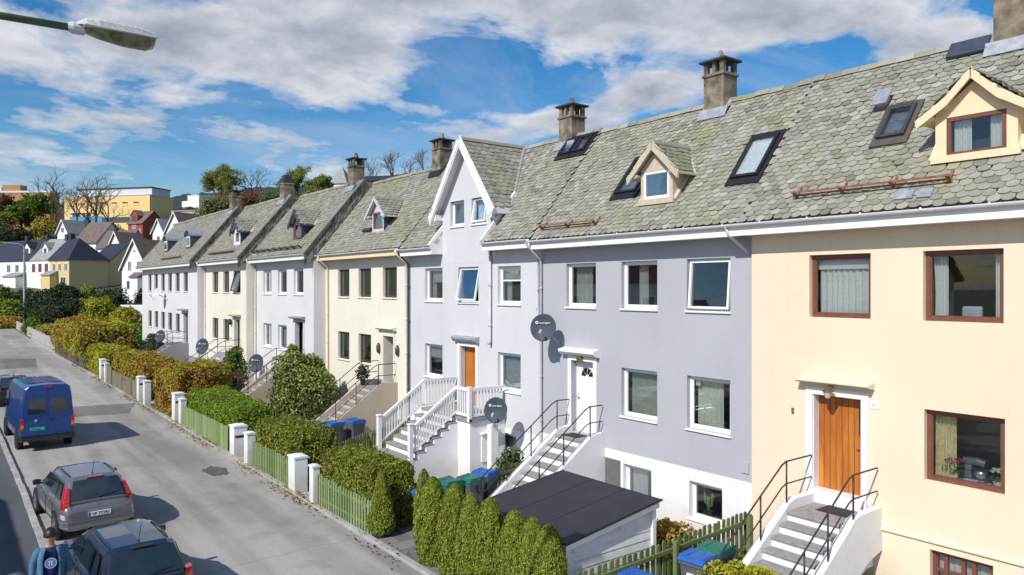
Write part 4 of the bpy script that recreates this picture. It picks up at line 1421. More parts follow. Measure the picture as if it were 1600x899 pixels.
build('door_jamb', MB().box(HD.x - .001, 27.74, Ddoor[2], HD.x + .44, 27.758, Ddoor[3] - .002).box(HD.x - .001, 26.862, Ddoor[2], HD.x + .44, 26.88, Ddoor[3] - .002), M['cream'], HD.root)
surround(HD, 26.74, 27.88, Ddoor[2], Ddoor[3] + .12, .12, M['cream'])
cornice(HD, 26.6, 28.12, 4.3 + zo, 4.44 + zo, .22, M['cream'])
for yy in (28.1, 26.45):
    lp = MB().lathe([(.03, 3.3 + zo), (.09, 3.4 + zo), (.1, 3.6 + zo), (.03, 3.75 + zo)], (HD.x - .06, yy, 0), 8)
    build('wall_lamp', lp, M['darkframe'], HD.root, smooth=True)
stairs(HD, 27.31, 1.3, .95, 10, 2.05 + zo, .28, 'stringer', M['beigestucco'], M['stone'], rails=(28.05, 26.57), side_w=.15)
dormer(HD, 14.7, 28.12, 29.18, 10.08, 9.46, .34, (28.2, 29.1, 8.72, 9.46 - .02), M['dishpale'], M['slategreymetal'], M['dishpale'], M['redframe'], barge_t=.1)
curtain(HD.root, 14.86, 28.4, 28.62, 8.8, 9.4, M['curtain'], 2, .02)
ap = MB(); on_roof(ap, HD, 14.72, 14.82, 29.35, 30.1, .0, .12); build('roof_hatch', ap, M['capslab'], HD.root)
chimney(HD, 27.3, 1.6, flash=M['blackmetal'])
downpipe(HD, 25.72, r=.045, mat=M['white'])
downpipe(HD, 33.3, r=.045, mat=M['dormercream'])
build('cellar_pipe', MB().box(HD.x - .06, 26.05, .3, HD.x - .002, 26.12, 1.6), M['doordark'], HD.root)

# ------------------------------------------------------------------ house C: white
zo = .2
Cw = [(39.5, 40.78, 5.66, 6.93), (37.24, 38.52, 5.66, 6.93), (35.0, 36.27, 5.66, 6.93), (39.5, 40.78, 2.77, 4.03), (37.24, 38.52, 2.77, 4.03)]
Cw = [(a, b, c + zo, d + zo) for a, b, c, d in Cw]
Cdoor = (34.98, 36.05, 2.02 + zo, 4.3 + zo)
HC = house('white rendered terraced house with white-silled windows and a small black dormer', 33.7, 42.0, 13.9, zo, M['coolwhite'], Cw + [Cdoor], slate_seed=14,
           roof_clip=lambda P: (np.abs(P[:, 1] - 36.15) < .55) & (P[:, 2] > 8.6) & (P[:, 2] < 9.4))
C_in = [window(HC, HC.root, HC.x, *w, M['white'], mull=(.45,) if i in (0, 3) else ()) for i, w in enumerate(Cw)]
for i in (0, 1, 2):
    curtain(C_in[i], HC.x + .3, Cw[i][0] + .1, Cw[i][0] + .55, 5.95, 7.05, M['curtain'], 4, .03)
for i in (3, 4):
    curtain(C_in[i], HC.x + .3, Cw[i][0] + .1, Cw[i][1] - .1, 3.05, 4.15, M['curtaingrey'], 7, .03)
door(HC, *Cdoor, M['doorgrey'], HC.x + .35, handle_side=-1)
build('door_window', MB().box(HC.x + .34, 35.1, 2.9, HC.x + .349, 35.9, 4.3), M['carglass'], HC.root)
surround(HC, 34.86, 36.17, Cdoor[2], Cdoor[3] + .1, .11, M['coolwhite'])
cornice(HC, 34.75, 36.3, 4.62, 4.74, .3, M['greyplinth'])
stairs(HC, 35.5, 1.3, 1.0, 10, 2.02 + zo, .29, 'stringer', M['beigestucco'], M['stone'], rails=(36.24, 34.76), side_w=.13)
dormer(HC, 14.05, 35.58, 36.72, 10.15, 9.48, .26, (35.72, 36.62, 8.72, 9.44), M['slategreymetal'], M['slategreymetal'], M['slategreymetal'], M['redframe'], barge_t=.14)
chimney(HC, 34.55, 1.65)
downpipe(HC, 42.0 - .1, x=13.82, r=.045, mat=M['cream'])
snow_guard(HC, 13.62, 34.5, 41.6, M['blackmetal'], 9)

# ------------------------------------------------------------------ house B: cream
zo = .24
Bw = [(47.44, 48.68, 5.66, 6.93), (45.2, 46.4, 5.66, 6.93), (43.05, 44.4, 5.66, 6.93), (47.44, 48.68, 2.77, 4.05), (45.2, 46.4, 2.77, 4.05)]
Bw = [(a, b, c + zo, d + zo) for a, b, c, d in Bw]
Bdoor = (43.1, 44.15, 2.02 + zo, 4.1 + zo)
HB = house('cream rendered terraced house with one open dark window, second farthest of the terrace', 42.0, 50.35, 13.36, zo, M['cream'], Bw + [Bdoor], slate_seed=17,
           roof_clip=lambda P: (np.abs(P[:, 1] - 44.4) < .6) & (P[:, 2] > 8.7) & (P[:, 2] < 9.45))
B_in = [window(HB, HB.root, HB.x, *w, M['darkframe'], sm=M['cream'], tilt=14 if i == 2 else 0) for i, w in enumerate(Bw)]
door(HB, *Bdoor, M['doorgrey'], HB.x + .3, handle_side=-1)
surround(HB, 42.98, 44.27, Bdoor[2], Bdoor[3] + .1, .11, M['cream'])
cornice(HB, 42.95, 44.5, 4.5, 4.62, .3, M['beigestucco'])
build('wall_lamp', MB().lathe([(.05, 4.0), (.14, 4.1), (.14, 4.25), (.03, 4.36)], (HB.x - .12, 44.65, 0), 8), M['darkframe'], HB.root)
stairs(HB, 43.6, 1.4, 1.0, 10, 2.02 + zo, .29, 'stringer', M['coolwhite'], M['stone'], rails=(44.38, 42.82), side_w=.15)
dormer(HB, 13.58, 43.8, 45.0, 10.25, 9.55, .2, (43.95, 44.85, 8.82, 9.5), M['white'], M['slategreymetal'], M['slategreymetal'], M['white'], barge_t=.16)
chimney(HB, 42.75, 1.6, short=True)
snow_guard(HB, 13.15, 43.5, 48.5, M['rust'], 11)
downpipe(HB, 50.2, x=13.28, r=.045, mat=M['cream'])

# ------------------------------------------------------------------ house A: white, far end, six windows wide
zo = .26
Aw = [(63.95, 65.1, 5.68, 6.98), (61.72, 62.92, 5.68, 6.98), (59.42, 60.6, 5.68, 6.98), (57.22, 58.4, 5.68, 6.98), (54.98, 56.2, 5.68, 6.98), (52.75, 53.9, 5.68, 6.98)]
Aw += [(63.85, 65.1, 2.82, 4.1), (61.6, 62.85, 2.82, 4.1), (59.4, 60.6, 2.82, 4.1), (57.15, 58.4, 2.82, 4.1), (54.95, 56.1, 2.82, 4.1)]
Aw = [(a, b, c + zo, d + zo) for a, b, c, d in Aw]
Adoor = (52.75, 53.95, 2.02 + zo, 4.2 + zo)
HA = house('white terraced house at the far end with six windows per floor and two metal dormers', 50.35, 67.4, 12.88, zo, M['coolwhite'], Aw + [Adoor], slate_seed=20, plinth=(1.4, M['greyplinth']))
for w in Aw:
    window(HA, HA.root, HA.x, *w, M['darkframe'], sm=M['coolwhite'])
door(HA, *Adoor, M['doorgrey'], HA.x + .25, handle_side=-1)
cornice(HA, 52.6, 54.4, 4.6, 4.72, .35, M['greyplinth'])
stairs(HA, 53.35, 1.4, 1.1, 10, 2.02 + zo, .29, 'stringer', M['greyplinth'], M['stone'], rails=(54.13, 52.57), side_w=.15)
for (a, b) in ((59.85, 61.1), (53.3, 54.6)):
    xf = 13.2
    yc, hw = (a + b) / 2, (b - a) / 2
    arc = [(yc + hw * 1.12 * math.cos(math.pi * k / 10), 9.78 + .42 * math.sin(math.pi * k / 10)) for k in range(11)]
    dm = build('dormer', MB().prism([(a, 8.85), (b, 8.85), (b, 9.8), (yc + hw * .6, 10.1), (yc - hw * .6, 10.1), (a, 9.8)], 'x', xf, xf + 1.6), M['slategreymetal'], HA.root)
    inner = [(yc + (p[0] - yc) * .95, p[1] - .06) for p in arc[::-1]]
    build('dormer_roof', MB().prism(arc + inner, 'x', xf - .14, xf + 2.1), M['zinc'], dm, smooth=False)
    build('dormer_window', MB().box(xf - .03, a + .2, 9.02, xf - .004, b - .2, 9.72), M['white'], dm)
    build('pane', MB().box(xf - .04, a + .28, 9.1, xf - .031, b - .28, 9.64), M['carglass'], dm)
snow_guard(HA, 12.65, 53.5, 59.2, M['rust'], 8)
chimney(HA, 51.0, 1.6)


# verge cheeks: the far house stands forward, so its roof edge shows as a band of slates
def verge(H, Hn):
    m = MB()
    y = H.y0
    dx = Hn.xe - H.xe
    p = lambda x, dz: (x, y - .004, H.ze + TN * (x - H.xe) + dz)
    m.add([p(H.xe, -.02), p(H.xe, -.30), (Hn.xe, y - .004, Hn.ze - .3), (Hn.xr, y - .004, Hn.zr - .2), (H.xr, y - .004, H.zr - .02)], [(0, 1, 2, 3, 4)], 0)
    rows = 4
    n = int(SLEN / .24)
    drop = TN * dx
    rr = np.random.default_rng(int(y))
    for j in range(rows):
        for i in range(n):
            u0 = i * SLEN / n
            b0 = Vector((H.xe, y - .01 - .006 * (rows - j), H.ze)) + UP * (u0 + rr.normal(0, .01)) + Vector((0, 0, -drop * (j / rows) + .0))
            m.obox(b0, UP, (0, 0, -1), (0, -1, 0), 0, SLEN / n - .02, .0, drop / rows + .02, 0, .012 + rr.uniform(0, .012), 0)
    m.obox((H.xe, y, H.ze), UP, (0, 1, 0), NRM, -.05, SLEN, -.1, .16, -.01, .035)
    build('verge', m, M['slatedark'], H.root)
    wl = MB().add([(H.x, y - .002, H.zo - .3), (Hn.x, y - .002, H.zo - .3), (Hn.x, y - .002, H.ze + TN * (Hn.x - H.xe) - TN * dx - .1), (H.x, y - .002, H.ze - .2)], [(0, 1, 2, 3)])


verge(HC, HD); verge(HB, HC); verge(HA, HB)

# ------------------------------------------------------------------ satellite dishes
def dish(label, c, aim, rad, foot, mat=None, write=None, group='satellite dishes on the terrace'):
    """offset dish: c centre, aim direction, foot where the mount is fixed"""
    t = thing('satellite_dish', label, 'satellite dish', foot, group)
    c = Vector(c); N = Vector(aim).normalized()
    A = Vector((0, 0, 1)).cross(N).normalized() * 1.0
    U = N.cross(A).normalized()
    m = MB(); n = 28; v = []; rings = 6
    for i in range(rings + 1):
        q = i / rings
        for k in range(n):
            a = 2 * math.pi * k / n
            v.append(c + A * (rad * .94 * q * math.cos(a)) + U * (rad * q * math.sin(a)) + N * (rad * .16 * q * q))
    for k in range(n):
        a = 2 * math.pi * k / n
        v.append(c + A * (rad * .97 * math.cos(a)) + U * (rad * 1.03 * math.sin(a)) + N * (rad * .15))
    for k in range(n):
        a = 2 * math.pi * k / n
        v.append(c + A * (rad * .6 * math.cos(a)) + U * (rad * .64 * math.sin(a)) + N * (-rad * .02))
    f = [(i * n + k, i * n + (k + 1) % n, (i + 1) * n + (k + 1) % n, (i + 1) * n + k) for i in range(rings + 2) for k in range(n)]
    m.add(v, f)
    d = build('dish', m, mat or M['dish'], t, smooth=True)
    if write:
        s, w = text_mb(write, rad * .18, c + N * (rad * .14), A, U, N, .003)
        s.V = [vv - np.array(A * (w / 2 - rad * .08), dtype=np.float32) + np.array(U * rad * .28, dtype=np.float32) for vv in s.V]
        ring = [(rad * .11 * math.cos(2 * math.pi * k / 14), rad * .11 * math.sin(2 * math.pi * k / 14)) for k in range(14)]
        o = c + N * (rad * .15) - A * (w / 2 + rad * .08) + U * rad * .36
        vv = [o + A * x * q + U * y * q for q in (1, .55) for x, y in ring]
        s.add(vv, [(k, (k + 1) % 14, 14 + (k + 1) % 14, 14 + k) for k in range(14)])
        build('lettering', s, M['lettering'], d)
    a = MB()
    tip = c + N * rad * 1.15 - U * rad * .55
    a.tube([c - U * rad * .95 + N * rad * .1, tip], .016, 6)
    build('feed_arm', a, M['pipe'], t)
    lb = MB().tube([tip - N * .02 + U * .02, tip - N * .14 + U * .09], .035, 8)
    build('receiver', lb, M['lnb'], t)
    mt = MB().tube([c - N * .03, c - N * .14, Vector(foot) + (c - N * .14 - Vector(foot)) * .5, Vector(foot)], .024, 8)
    mt.obox(foot, (1, 0, 0), (0, 1, 0), (0, 0, 1), -.02, .0, -.06, .06, -.08, .08)
    build('mount', mt, M['pipe'], t)
    return t


AIM = Vector((-.80, -.60, .22))
dish('dark grey lettered satellite dish on the blue-grey wall, beside the cornice of the white door', (13.86, 16.55, 5.02), AIM, .40, (14.49, 16.62, 4.55), write='canal digital')
dish('dark grey lettered satellite dish beside the white wooden stair landing', (13.42, 18.30, 2.42), AIM, .385, (13.57, 18.62, 1.86), write='canal digital')
MB_ = MB().box(13.44, 18.58, .03, 13.70, 18.80, 1.9)
po = build('dish_post', MB_, M['white']); tag(po, 'square white post under the dish beside the white wooden stair', 'post')
dish('dark satellite dish low beside the stair of the white house behind the big shrub', (12.7, 38.3, 2.28), AIM, .46, (13.87, 38.5, 1.6), write='canal digital')
dish('dark satellite dish beside the stair of the second farthest cream house', (12.15, 46.3, 2.66), AIM, .47, (13.33, 46.6, 2.0), write='canal digital')
dish('dark satellite dish farthest down the terrace, beside the grey stair', (11.7, 55.2, 2.8), AIM, .44, (12.85, 55.6, 2.2), write='canal digital')
dish('pale satellite dish high on the wall of the far white house, between its window rows', (12.3, 59.2, 5.72), Vector((-.9, -.3, .3)), .45, (12.87, 58.6, 5.3), M['dishpale'])


# ------------------------------------------------------------------ ground, road, pavement
def prof(zc):
    return float(np.interp(zc, [0, 100, 127, 160, 200, 300, 400, 700, 1600], [0, 0, 4.6, 9.2, 17.5, 29, 31, 31, 31]))


def terr(x, y):
    zc = x * SA + y * CA; xc = x * CA - y * SA
    g = grade(y)
    if zc < 60: return g
    px = 800 + FPX * xc / zc
    k = 1 + .3 * min(max((px - 220) / 130, 0), 1.2)
    h = prof(zc) * k
    side = min(max((abs(x - 4.6) - 4.5) / 9, 0), 1) if y < 150 else 1
    return g + h * side


gm_ = MB(); v = [(0, 0, terr(0, 0) - .0)]
NT = 160
radii = [2.5]
while radii[-1] < 2600: radii.append(radii[-1] * 1.055)
for r_ in radii:
    for k in range(NT):
        a = 2 * math.pi * k / NT
        x, y = r_ * math.cos(a), r_ * math.sin(a)
        v.append((x, y, terr(x, y)))
f3 = np.array([(0, 1 + k, 1 + (k + 1) % NT) for k in range(NT)])
f4 = np.array([(1 + i * NT + k, 1 + (i + 1) * NT + k, 1 + (i + 1) * NT + (k + 1) % NT, 1 + i * NT + (k + 1) % NT) for i in range(len(radii) - 1) for k in range(NT)])
gm_.add_np(v, f3); gm_.L.append(f4.ravel()); gm_.S.append(np.full(len(f4), 4)); gm_.M.append(np.zeros(len(f4), dtype=int))
struct('ground', gm_, M['ground'], smooth=True)

XR = lambda y: 8.12 - .012 * min(max(0, y - 25), 60)
XL_ = lambda y: 1.87 - .012 * min(max(0, y - 25), 60)


def strip(f0, f1, y0, y1, dz, step=2.0, mb=None):
    mb = mb or MB()
    ys = np.arange(y0, y1 + .01, step); nx = 4
    v = []
    for y in ys:
        for i in range(nx + 1):
            v.append((f0(y) + (f1(y) - f0(y)) * i / nx, y, grade(y) + dz))
    f = [(j * (nx + 1) + i, j * (nx + 1) + i + 1, (j + 1) * (nx + 1) + i + 1, (j + 1) * (nx + 1) + i) for j in range(len(ys) - 1) for i in range(nx)]
    return mb.add_np(v, np.array(f))


def kerb(name, f0, f1, y0, y1, z0, z1, mat, ln=1.0):
    m = MB(); y = y0
    rr = np.random.default_rng(3)
    while y < y1:
        b = min(y + ln, y1); g = grade(y); dz = rr.normal(0, .004); dx = rr.normal(0, .006)
        m.box(f0(y) + dx, y + .006, g + z0, f1(y) + dx, b - .006, g + z1 + dz)
        y = b
    return struct(name, m, mat, bevel=.012)


struct('road', strip(XL_, XR, -30, 130, .03), M['asphalt'])
struct('pavement', strip(lambda y: -1.2 + XL_(y) - 1.9, lambda y: XL_(y) - .17, -30, 130, .13), M['pavement'])
kerb('kerb', lambda y: XL_(y) - .17, lambda y: XL_(y), -20, 128, -.1, .14, M['kerbstone'])
kerb('garden_kerb', lambda y: XR(y), lambda y: XR(y) + .16, -5, 98, -.1, .10, M['kerbstone'], 1.6)
# tarmac repairs and the wet patch
for pl_ in ([(4.2, 39.7), (6.9, 39.2), (7.75, 42.3), (4.6, 42.9)], [(2.9, 64.2), (5.2, 64.4), (5.75, 71.8), (3.3, 73.4)]):
    m = MB(); v = []
    rr = np.random.default_rng(2)
    for (a, b) in zip(pl_, pl_[1:] + pl_[:1]):
        for q in np.linspace(0, 1, 9)[:-1]:
            xx, yy = a[0] + (b[0] - a[0]) * q + rr.normal(0, .04), a[1] + (b[1] - a[1]) * q + rr.normal(0, .06)
            v.append((xx, yy, grade(yy) + .036))
    m.add(v, [tuple(range(len(v)))]); struct('road_patch', m, M['patch'])
m = MB(); n = 26; v = []
for k in range(n):
    a = 2 * math.pi * k / n; q = 1 + .22 * math.sin(k * 2.3) * math.sin(k * 1.1 + 1)
    v.append((7.1 + .36 * q * math.cos(a), 25.5 + .7 * q * math.sin(a), grade(25.5) + .037))
m.add(v, [tuple(range(n))]); struct('road_patch', m, mat_plain('damp_asphalt', (.10, .092, .085), .6, var=.35, vscale=3))
# paved forecourt, garden paths
pv = MB()
rr = np.random.default_rng(5)
for i in range(6):
    for j in range(5):
        x0, y0 = 8.3 + j * .4, 13.2 + i * .52
        pv.box(x0 + .006, y0 + .006, -.05, x0 + .394, y0 + .514, .04 + rr.normal(0, .002))
struct('forecourt', pv, M['paving'])
struct('gravel', MB().box(9.1, 16.35, -.05, 11.2, 18.2, .035), M['gravel'])
pth = MB()
for (x0, y0, x1, y1) in ((8.3, 20.55, 11.2, 21.3), (8.3, 25.9, 11.0, 27.0), (8.3, 34.9, 10.2, 35.7), (8.3, 41.4, 9.6, 42.5), (10.9, 20.9, 11.7, 22.4), (9.0, 18.4, 14.4, 20.0), (10.4, 22.6, 14.4, 25.2)):
    pth.box(x0, y0, -.05, x1, y1, grade(y0) + .045)
struct('path', pth, M['concrete'])


# leaf litter and weeds along the foot of the fences
def litter(name, n, seed, mat, y0, y1, spread, label, cat, dz=.05):
    r = np.random.default_rng(seed)
    y = r.uniform(y0, y1, n); keep = (np.sin(y * 1.3) + np.sin(y * .61 + 1) + r.normal(0, .7, n)) > .1
    y = y[keep]; x = np.array([XR(q) for q in y]) + r.normal(-.05, spread, len(y))
    z = np.array([grade(q) for q in y]) + np.where(x > np.array([XR(q) for q in y]), .11, dz)
    m = leaf_cards(MB(), np.stack([x, y, z], 1), np.tile([0, 0, 1.0], (len(y), 1)), .075, .7, 0, .35, 0, r)
    tag(build(name, m, mat), label, cat, kind='stuff')


litter('fallen_leaves', 2600, 3, M['rustleaf'], 14, 66, .16, 'brown fallen leaves lying along the right kerb', 'leaves')
litter('weeds', 1500, 4, M['lime'], 17, 60, .10, 'yellow-green weeds growing along the right kerb', 'weeds', .07)

# ------------------------------------------------------------------ fences, gate posts, walls
def fence(label, p0, p1, h, mat, group='picket fences of the front gardens', gap=.15, w=.095, z0=None, cat='fence', rails=(.3, .8), pointed=True, seed=0):
    p0, p1 = Vector((*p0, 0)), Vector((*p1, 0))
    if z0 is None: z0 = grade((p0.y + p1.y) / 2)
    t = thing('picket_fence', label, cat, (p0.x, p0.y, z0), group)
    d = p1 - p0; L = d.length; d.normalize(); n = Vector((d.y, -d.x, 0))
    if n.x > 0: n = -n
    m = MB(); k = int(L / gap); r = np.random.default_rng(seed)
    up = Vector((0, 0, 1))
    for i in range(k + 1):
        o = p0 + d * (i * L / k) + Vector((0, 0, z0))
        hh = h + r.normal(0, .012); tl = r.normal(0, .012)
        q = [o + d * -w / 2, o + d * w / 2, o + d * (w / 2 + tl) + up * (hh - (.03 if pointed else 0)), o + d * tl + up * hh, o + d * (-w / 2 + tl) + up * (hh - (.03 if pointed else 0))]
        vv = [a + n * .02 + up * .06 * (j < 2) for j, a in enumerate(q)] + [a + n * .042 + up * .06 * (j < 2) for j, a in enumerate(q)]
        m.add(vv, [(0, 1, 2, 3, 4), (9, 8, 7, 6, 5)] + [(j, (j + 1) % 5, 5 + (j + 1) % 5, 5 + j) for j in range(5)])
    build('pickets', m, mat, t)
    for rz in rails:
        rm = MB().obox(p0 + Vector((0, 0, z0)), d, n, up, 0, L, -.02, .018, h * rz - .04, h * rz + .04)
        build('rail', rm, mat, t)
    c = max(2, int(L / 2.2) + 1)
    for i in range(c):
        o = p0 + d * (L * i / (c - 1)) + Vector((0, 0, z0))
        build('post', MB().obox(o, d, n, up, -.045, .045, -.11, -.021, -.1, h - .04), mat, t)
    return t


fence('pale green picket fence along the street under the nearest clipped hedge', (8.33, 16.55), (8.33, 19.85), 0.93, M['fencelight'], gap=.155, w=.085, seed=1)
fence('pale green picket fence along the street, second from the cone-shaped thuja', (8.33, 22.1), (8.33, 25.4), 0.93, M['fencelight'], gap=.155, w=.085, seed=2)
fence('faded green board fence under the bright green hedge', (8.30, 28.2), (8.22, 34.3), .95, M['fencelight'], gap=.115, w=.105, seed=3, pointed=False)
fence('grey weathered board fence below the rust-coloured hedge', (8.05, 43.4), (7.98, 50.2), 1.0, M['fencebrown'], gap=.13, w=.12, seed=4, pointed=False)
fence('low wire-thin grey fence below the far rust-brown hedge', (7.72, 60.0), (7.55, 76.0), .9, M['fencebrown'], gap=.3, w=.03, seed=5)
fence('olive green picket fence between the cream house and the white wooden stair', (9.75, 22.45), (14.2, 25.55), 1.02, M['fencegreen'], gap=.16, w=.1, seed=6)
fence('olive green picket fence beside the stair of the yellow house', (8.9, 9.62), (14.3, 9.95), 1.15, M['fencegreen'], gap=.17, w=.105, seed=7)
fence('olive green picket fence behind the railing of the white-plinth stair', (11.3, 17.05), (14.2, 17.3), 1.0, M['fencegreen'], gap=.16, w=.1, seed=8)
fence('dark green picket fence behind the grey mailboxes', (9.85, 16.5), (9.8, 18.3), 1.05, M['fencedark'], gap=.15, w=.09, seed=9)
fence('dark brown picket fence under the big glossy shrub', (10.3, 32.0), (13.2, 33.2), 1.0, M['fencedarkbrown'], gap=.15, w=.09, seed=10)


def gate_post(label, x0, x1, y0, y1, h, mat=None, slot=False, cap=True):
    g = grade(y0)
    t = thing('gate_post', label, 'gate post', ((x0 + x1) / 2, (y0 + y1) / 2, g), 'white gate posts along the street')
    build('shaft', MB().box(x0, y0, g - .1, x1, y1, g + h), mat or M['whiteplinth'], t, bevel=.015)
    if cap:
        build('cap', MB().prism([(x0 - .02, g + h + .001), (x1 + .02, g + h + .001), (x1 + .02, g + h + .035), ((x0 + x1) / 2, g + h + .055), (x0 - .02, g + h + .035)], 'y', y0 - .02, y1 + .02), mat or M['whiteplinth'], t, bevel=.008)
    if slot:
        build('mail_slot', MB().box(x0 + .05, y0 - .012, g + h - .38, x1 - .06, y0 - .001, g + h - .3), M['ink'], t)
    return t


gate_post('wide plain white gate post beside the narrow one at the nearest green fence', 8.2, 8.62, 21.35, 21.85, 1.06)
gate_post('narrow white gate post touching the nearest green picket fence', 8.2, 8.42, 19.95, 20.22, 1.08)
gate_post('wide white gate post with black mail slot at the end of the bright green hedge', 8.2, 8.68, 27.2, 27.7, 1.08, slot=True)
gate_post('narrow white gate post next to the second green picket fence', 8.15, 8.45, 25.55, 25.9, 1.1)
gate_post('weathered white gate post with black mail slot under the rust-coloured hedge', 8.12, 8.55, 35.6, 36.1, 1.25, slot=True)
gate_post('slim weathered white gate post touching the faded green board fence', 8.1, 8.36, 34.45, 34.8, 1.15)
gate_post('pair-left white gate post with small dark slot between two rust-coloured hedges', 7.95, 8.3, 42.6, 43.05, 1.3, slot=True)
gate_post('pair-right white gate post between two rust-coloured hedges', 7.93, 8.25, 41.0, 41.35, 1.25)
gate_post('far grey-white gate post beside the yellow clipped hedge', 7.8, 8.15, 53.6, 54.1, 1.3, slot=True)
gate_post('far slim gate post at the grey slatted gate', 7.8, 8.05, 51.9, 52.2, 1.2)
t = thing('garden_gate', 'grey slatted garden gate between rust hedge and far gate post', 'gate', (7.9, 51, grade(51)))
m = MB()
for k in range(9): m.box(7.9, 50.35 + k * .165, grade(51) + .1, 7.94, 50.49 + k * .165, grade(51) + 1.15)
build('slat_panel', m, M['fencebrown'], t)
build('gate_frame', MB().box(7.941, 50.35, grade(51) + .25, 7.97, 51.82, grade(51) + .33).box(7.941, 50.35, grade(51) + .9, 7.97, 51.82, grade(51) + .98), M['fencebrown'], t)

w = MB(); y = 78.0
while y < 124:
    g = grade(y); xx = XR(y) + .25
    w.box(xx, y, g - .2, xx + .3, y + 3.99, g + 1.05 + .03 * math.sin(y)); y += 4
tag(build('garden_wall', w, M['concrete'], bevel=.02), 'low grey concrete wall along the far end of the street', 'wall')
p = at_depth(36, 118, 488); q = at_depth(-60, 122, 488)
w = MB().obox((q.x, q.y, p.z - 1.5), (p - q).normalized(), Vector((-(p - q).y, (p - q).x, 0)).normalized(), (0, 0, 1), 0, (Vector((p.x, p.y, 0)) - Vector((q.x, q.y, 0))).length, 0, .3, 0, 2.6)
tag(build('garden_wall', w, M['bgwhite']), 'low white garden wall behind the thin lamp post at the left', 'wall')
p = at_depth(225, 84, 487); q = at_depth(188, 84, 484)
w = MB().obox((q.x, q.y, p.z - 1.2), (Vector((p.x, p.y, 0)) - Vector((q.x, q.y, 0))).normalized(), Vector((-(p - q).y, (p - q).x, 0)).normalized(), (0, 0, 1), 0, 3.2, 0, .25, 0, 2.0)
tag(build('garden_wall', w, M['bgwhite']), 'short white garden wall left of the far white terraced house', 'wall')

# ------------------------------------------------------------------ hedges, thujas, shrubs
hedge('near clipped olive-green hedge behind the nearest green picket fence', 8.40, 9.7, 16.75, 20.0, 1.68, M['box'], 26000, .066, 31)
hedge('clipped olive-green hedge between the two pairs of white gate posts', 8.40, 9.9, 21.9, 25.5, 1.70, M['box'], 22000, .072, 32)
hedge('bright fresh-green clipped hedge above the faded board fence', 8.38, 10.0, 27.9, 34.5, 1.75, M['bright'], 26000, .075, 33)
hedge('tall rust and yellow-green hedge beside the bright green hedge', 8.3, 11.0, 36.4, 40.7, 2.25, M['beech'], 20000, .11, 34, z0=grade(38), lump=.16)
hedge('long rust and yellow hedge beyond the pair of white gate posts', 8.2, 10.3, 43.3, 51.6, 2.0, M['beech'], 20000, .13, 35, z0=grade(48), lump=.16, skew=-.01)
hedge('bright yellow-green clipped hedge near the far gate post', 8.0, 9.9, 54.8, 61.0, 1.75, M['lime'], 8000, .18, 36, z0=grade(58), lump=.14, skew=-.01)
hedge('far rust-brown clipped hedge with yellow-green sides', 7.85, 11.5, 63.5, 80.0, 3.0, M['beech'], 13000, .22, 37, z0=grade(70), lump=.22, skew=-.012)

pts = [(677, 749), (708, 760), (739, 771), (769, 783), (802, 801), (832, 812), (858, 816)]
ys = [14.15, 13.3, 12.6, 11.95, 11.2, 10.6, 10.15]
hs = [1.95, 1.97, 1.93, 1.98, 1.9, 1.92, 1.9]
LB = ['second thuja of the row, beside the slim brownish one', 'third thuja of the row counted from the brownish one', 'narrow thuja in the middle of the row', 'thuja right of the narrow middle one in the row',
      'thuja in front of the left part of the shed roof', 'last thuja but one beside the shed front', 'last thuja of the row, against the corner post of the white shed']
for i, (y, h) in enumerate(zip(ys, hs)):
    conifer('thuja', 'clipped columnar ' + LB[i], 8.62 + .03 * math.sin(i * 2), y, h, (.345, .345, .28, .335, .34, .30, .345)[i], 14000, .062, M['thuja'], 60 + i, 'row of columnar thujas')
conifer('thuja', 'slim brownish thuja at the path end of the row', 8.75, 14.75, 1.95, .22, 5000, .08, M['thuja'], 70, 'row of columnar thujas', lean=(.05, .1))
conifer('thuja', 'cone-shaped thuja standing alone beside the mailboxes', 8.56, 16.5, 1.72, .34, 10000, .06, M['thuja'], 71, pointy=True)

bush('rhododendron', 'big round glossy-leaved shrub in front of the cream house with dark windows', 'shrub', (12.5, 31.2, 1.58), (1.4, 1.6, 1.5), 12000, .13, M['rhodo'], 81, z0=.1, amp=.34)
bush('shrub', 'small leafy shoot rising behind the big glossy shrub', 'shrub', (12.6, 33.0, 3.0), (.35, .4, .5), 500, .16, M['rhodo'], 82, z0=.2)
bush('shrub', 'low fresh green plant under the dark brown picket fence', 'shrub', (10.9, 30.0, .42), (.75, 1.0, .45), 1500, .14, M['midgreen'], 83, z0=.05, stem=False)
bush('shrub', 'dark green shrub at the foot of the white house stair', 'shrub', (10.9, 40.2, 1.1), (.8, 1.0, 1.1), 1900, .15, M['dkgreen'], 84, z0=.1)
bush('shrub', 'light green shrub beside the dark dish of the white house', 'shrub', (12.2, 40.4, 1.7), (.7, .9, 1.3), 1700, .15, M['midgreen'], 85, z0=.15)
bush('shrub', 'reddish bare shrub below the dark dish of the white house', 'shrub', (11.3, 38.0, 1.0), (.8, .9, .9), 900, .12, M['rustleaf'], 86, z0=.1)
bush('shrub', 'green shrub at the wall corner of the far white house', 'shrub', (12.0, 58.5, 1.6), (.7, 1.6, 1.3), 1500, .18, M['dkgreen'], 87, z0=.25)
bush('shrub', 'small green clump at the foot of the white wooden stair', 'shrub', (10.55, 20.35, .36), (.45, .45, .36), 900, .11, M['midgreen'], 88, z0=.03, stem=False)
bush('shrub', 'low green weeds along the olive fence by the cream stair', 'shrub', (10.9, 23.0, .22), (.35, .8, .22), 600, .10, M['midgreen'], 89, z0=.03, stem=False)
bush('shrub', 'yellowish and reddish shrub between white shed and white plinth', 'shrub', (12.3, 10.55, .6), (.8, .5, .6), 1500, .10, M['beech'], 90, z0=.03)
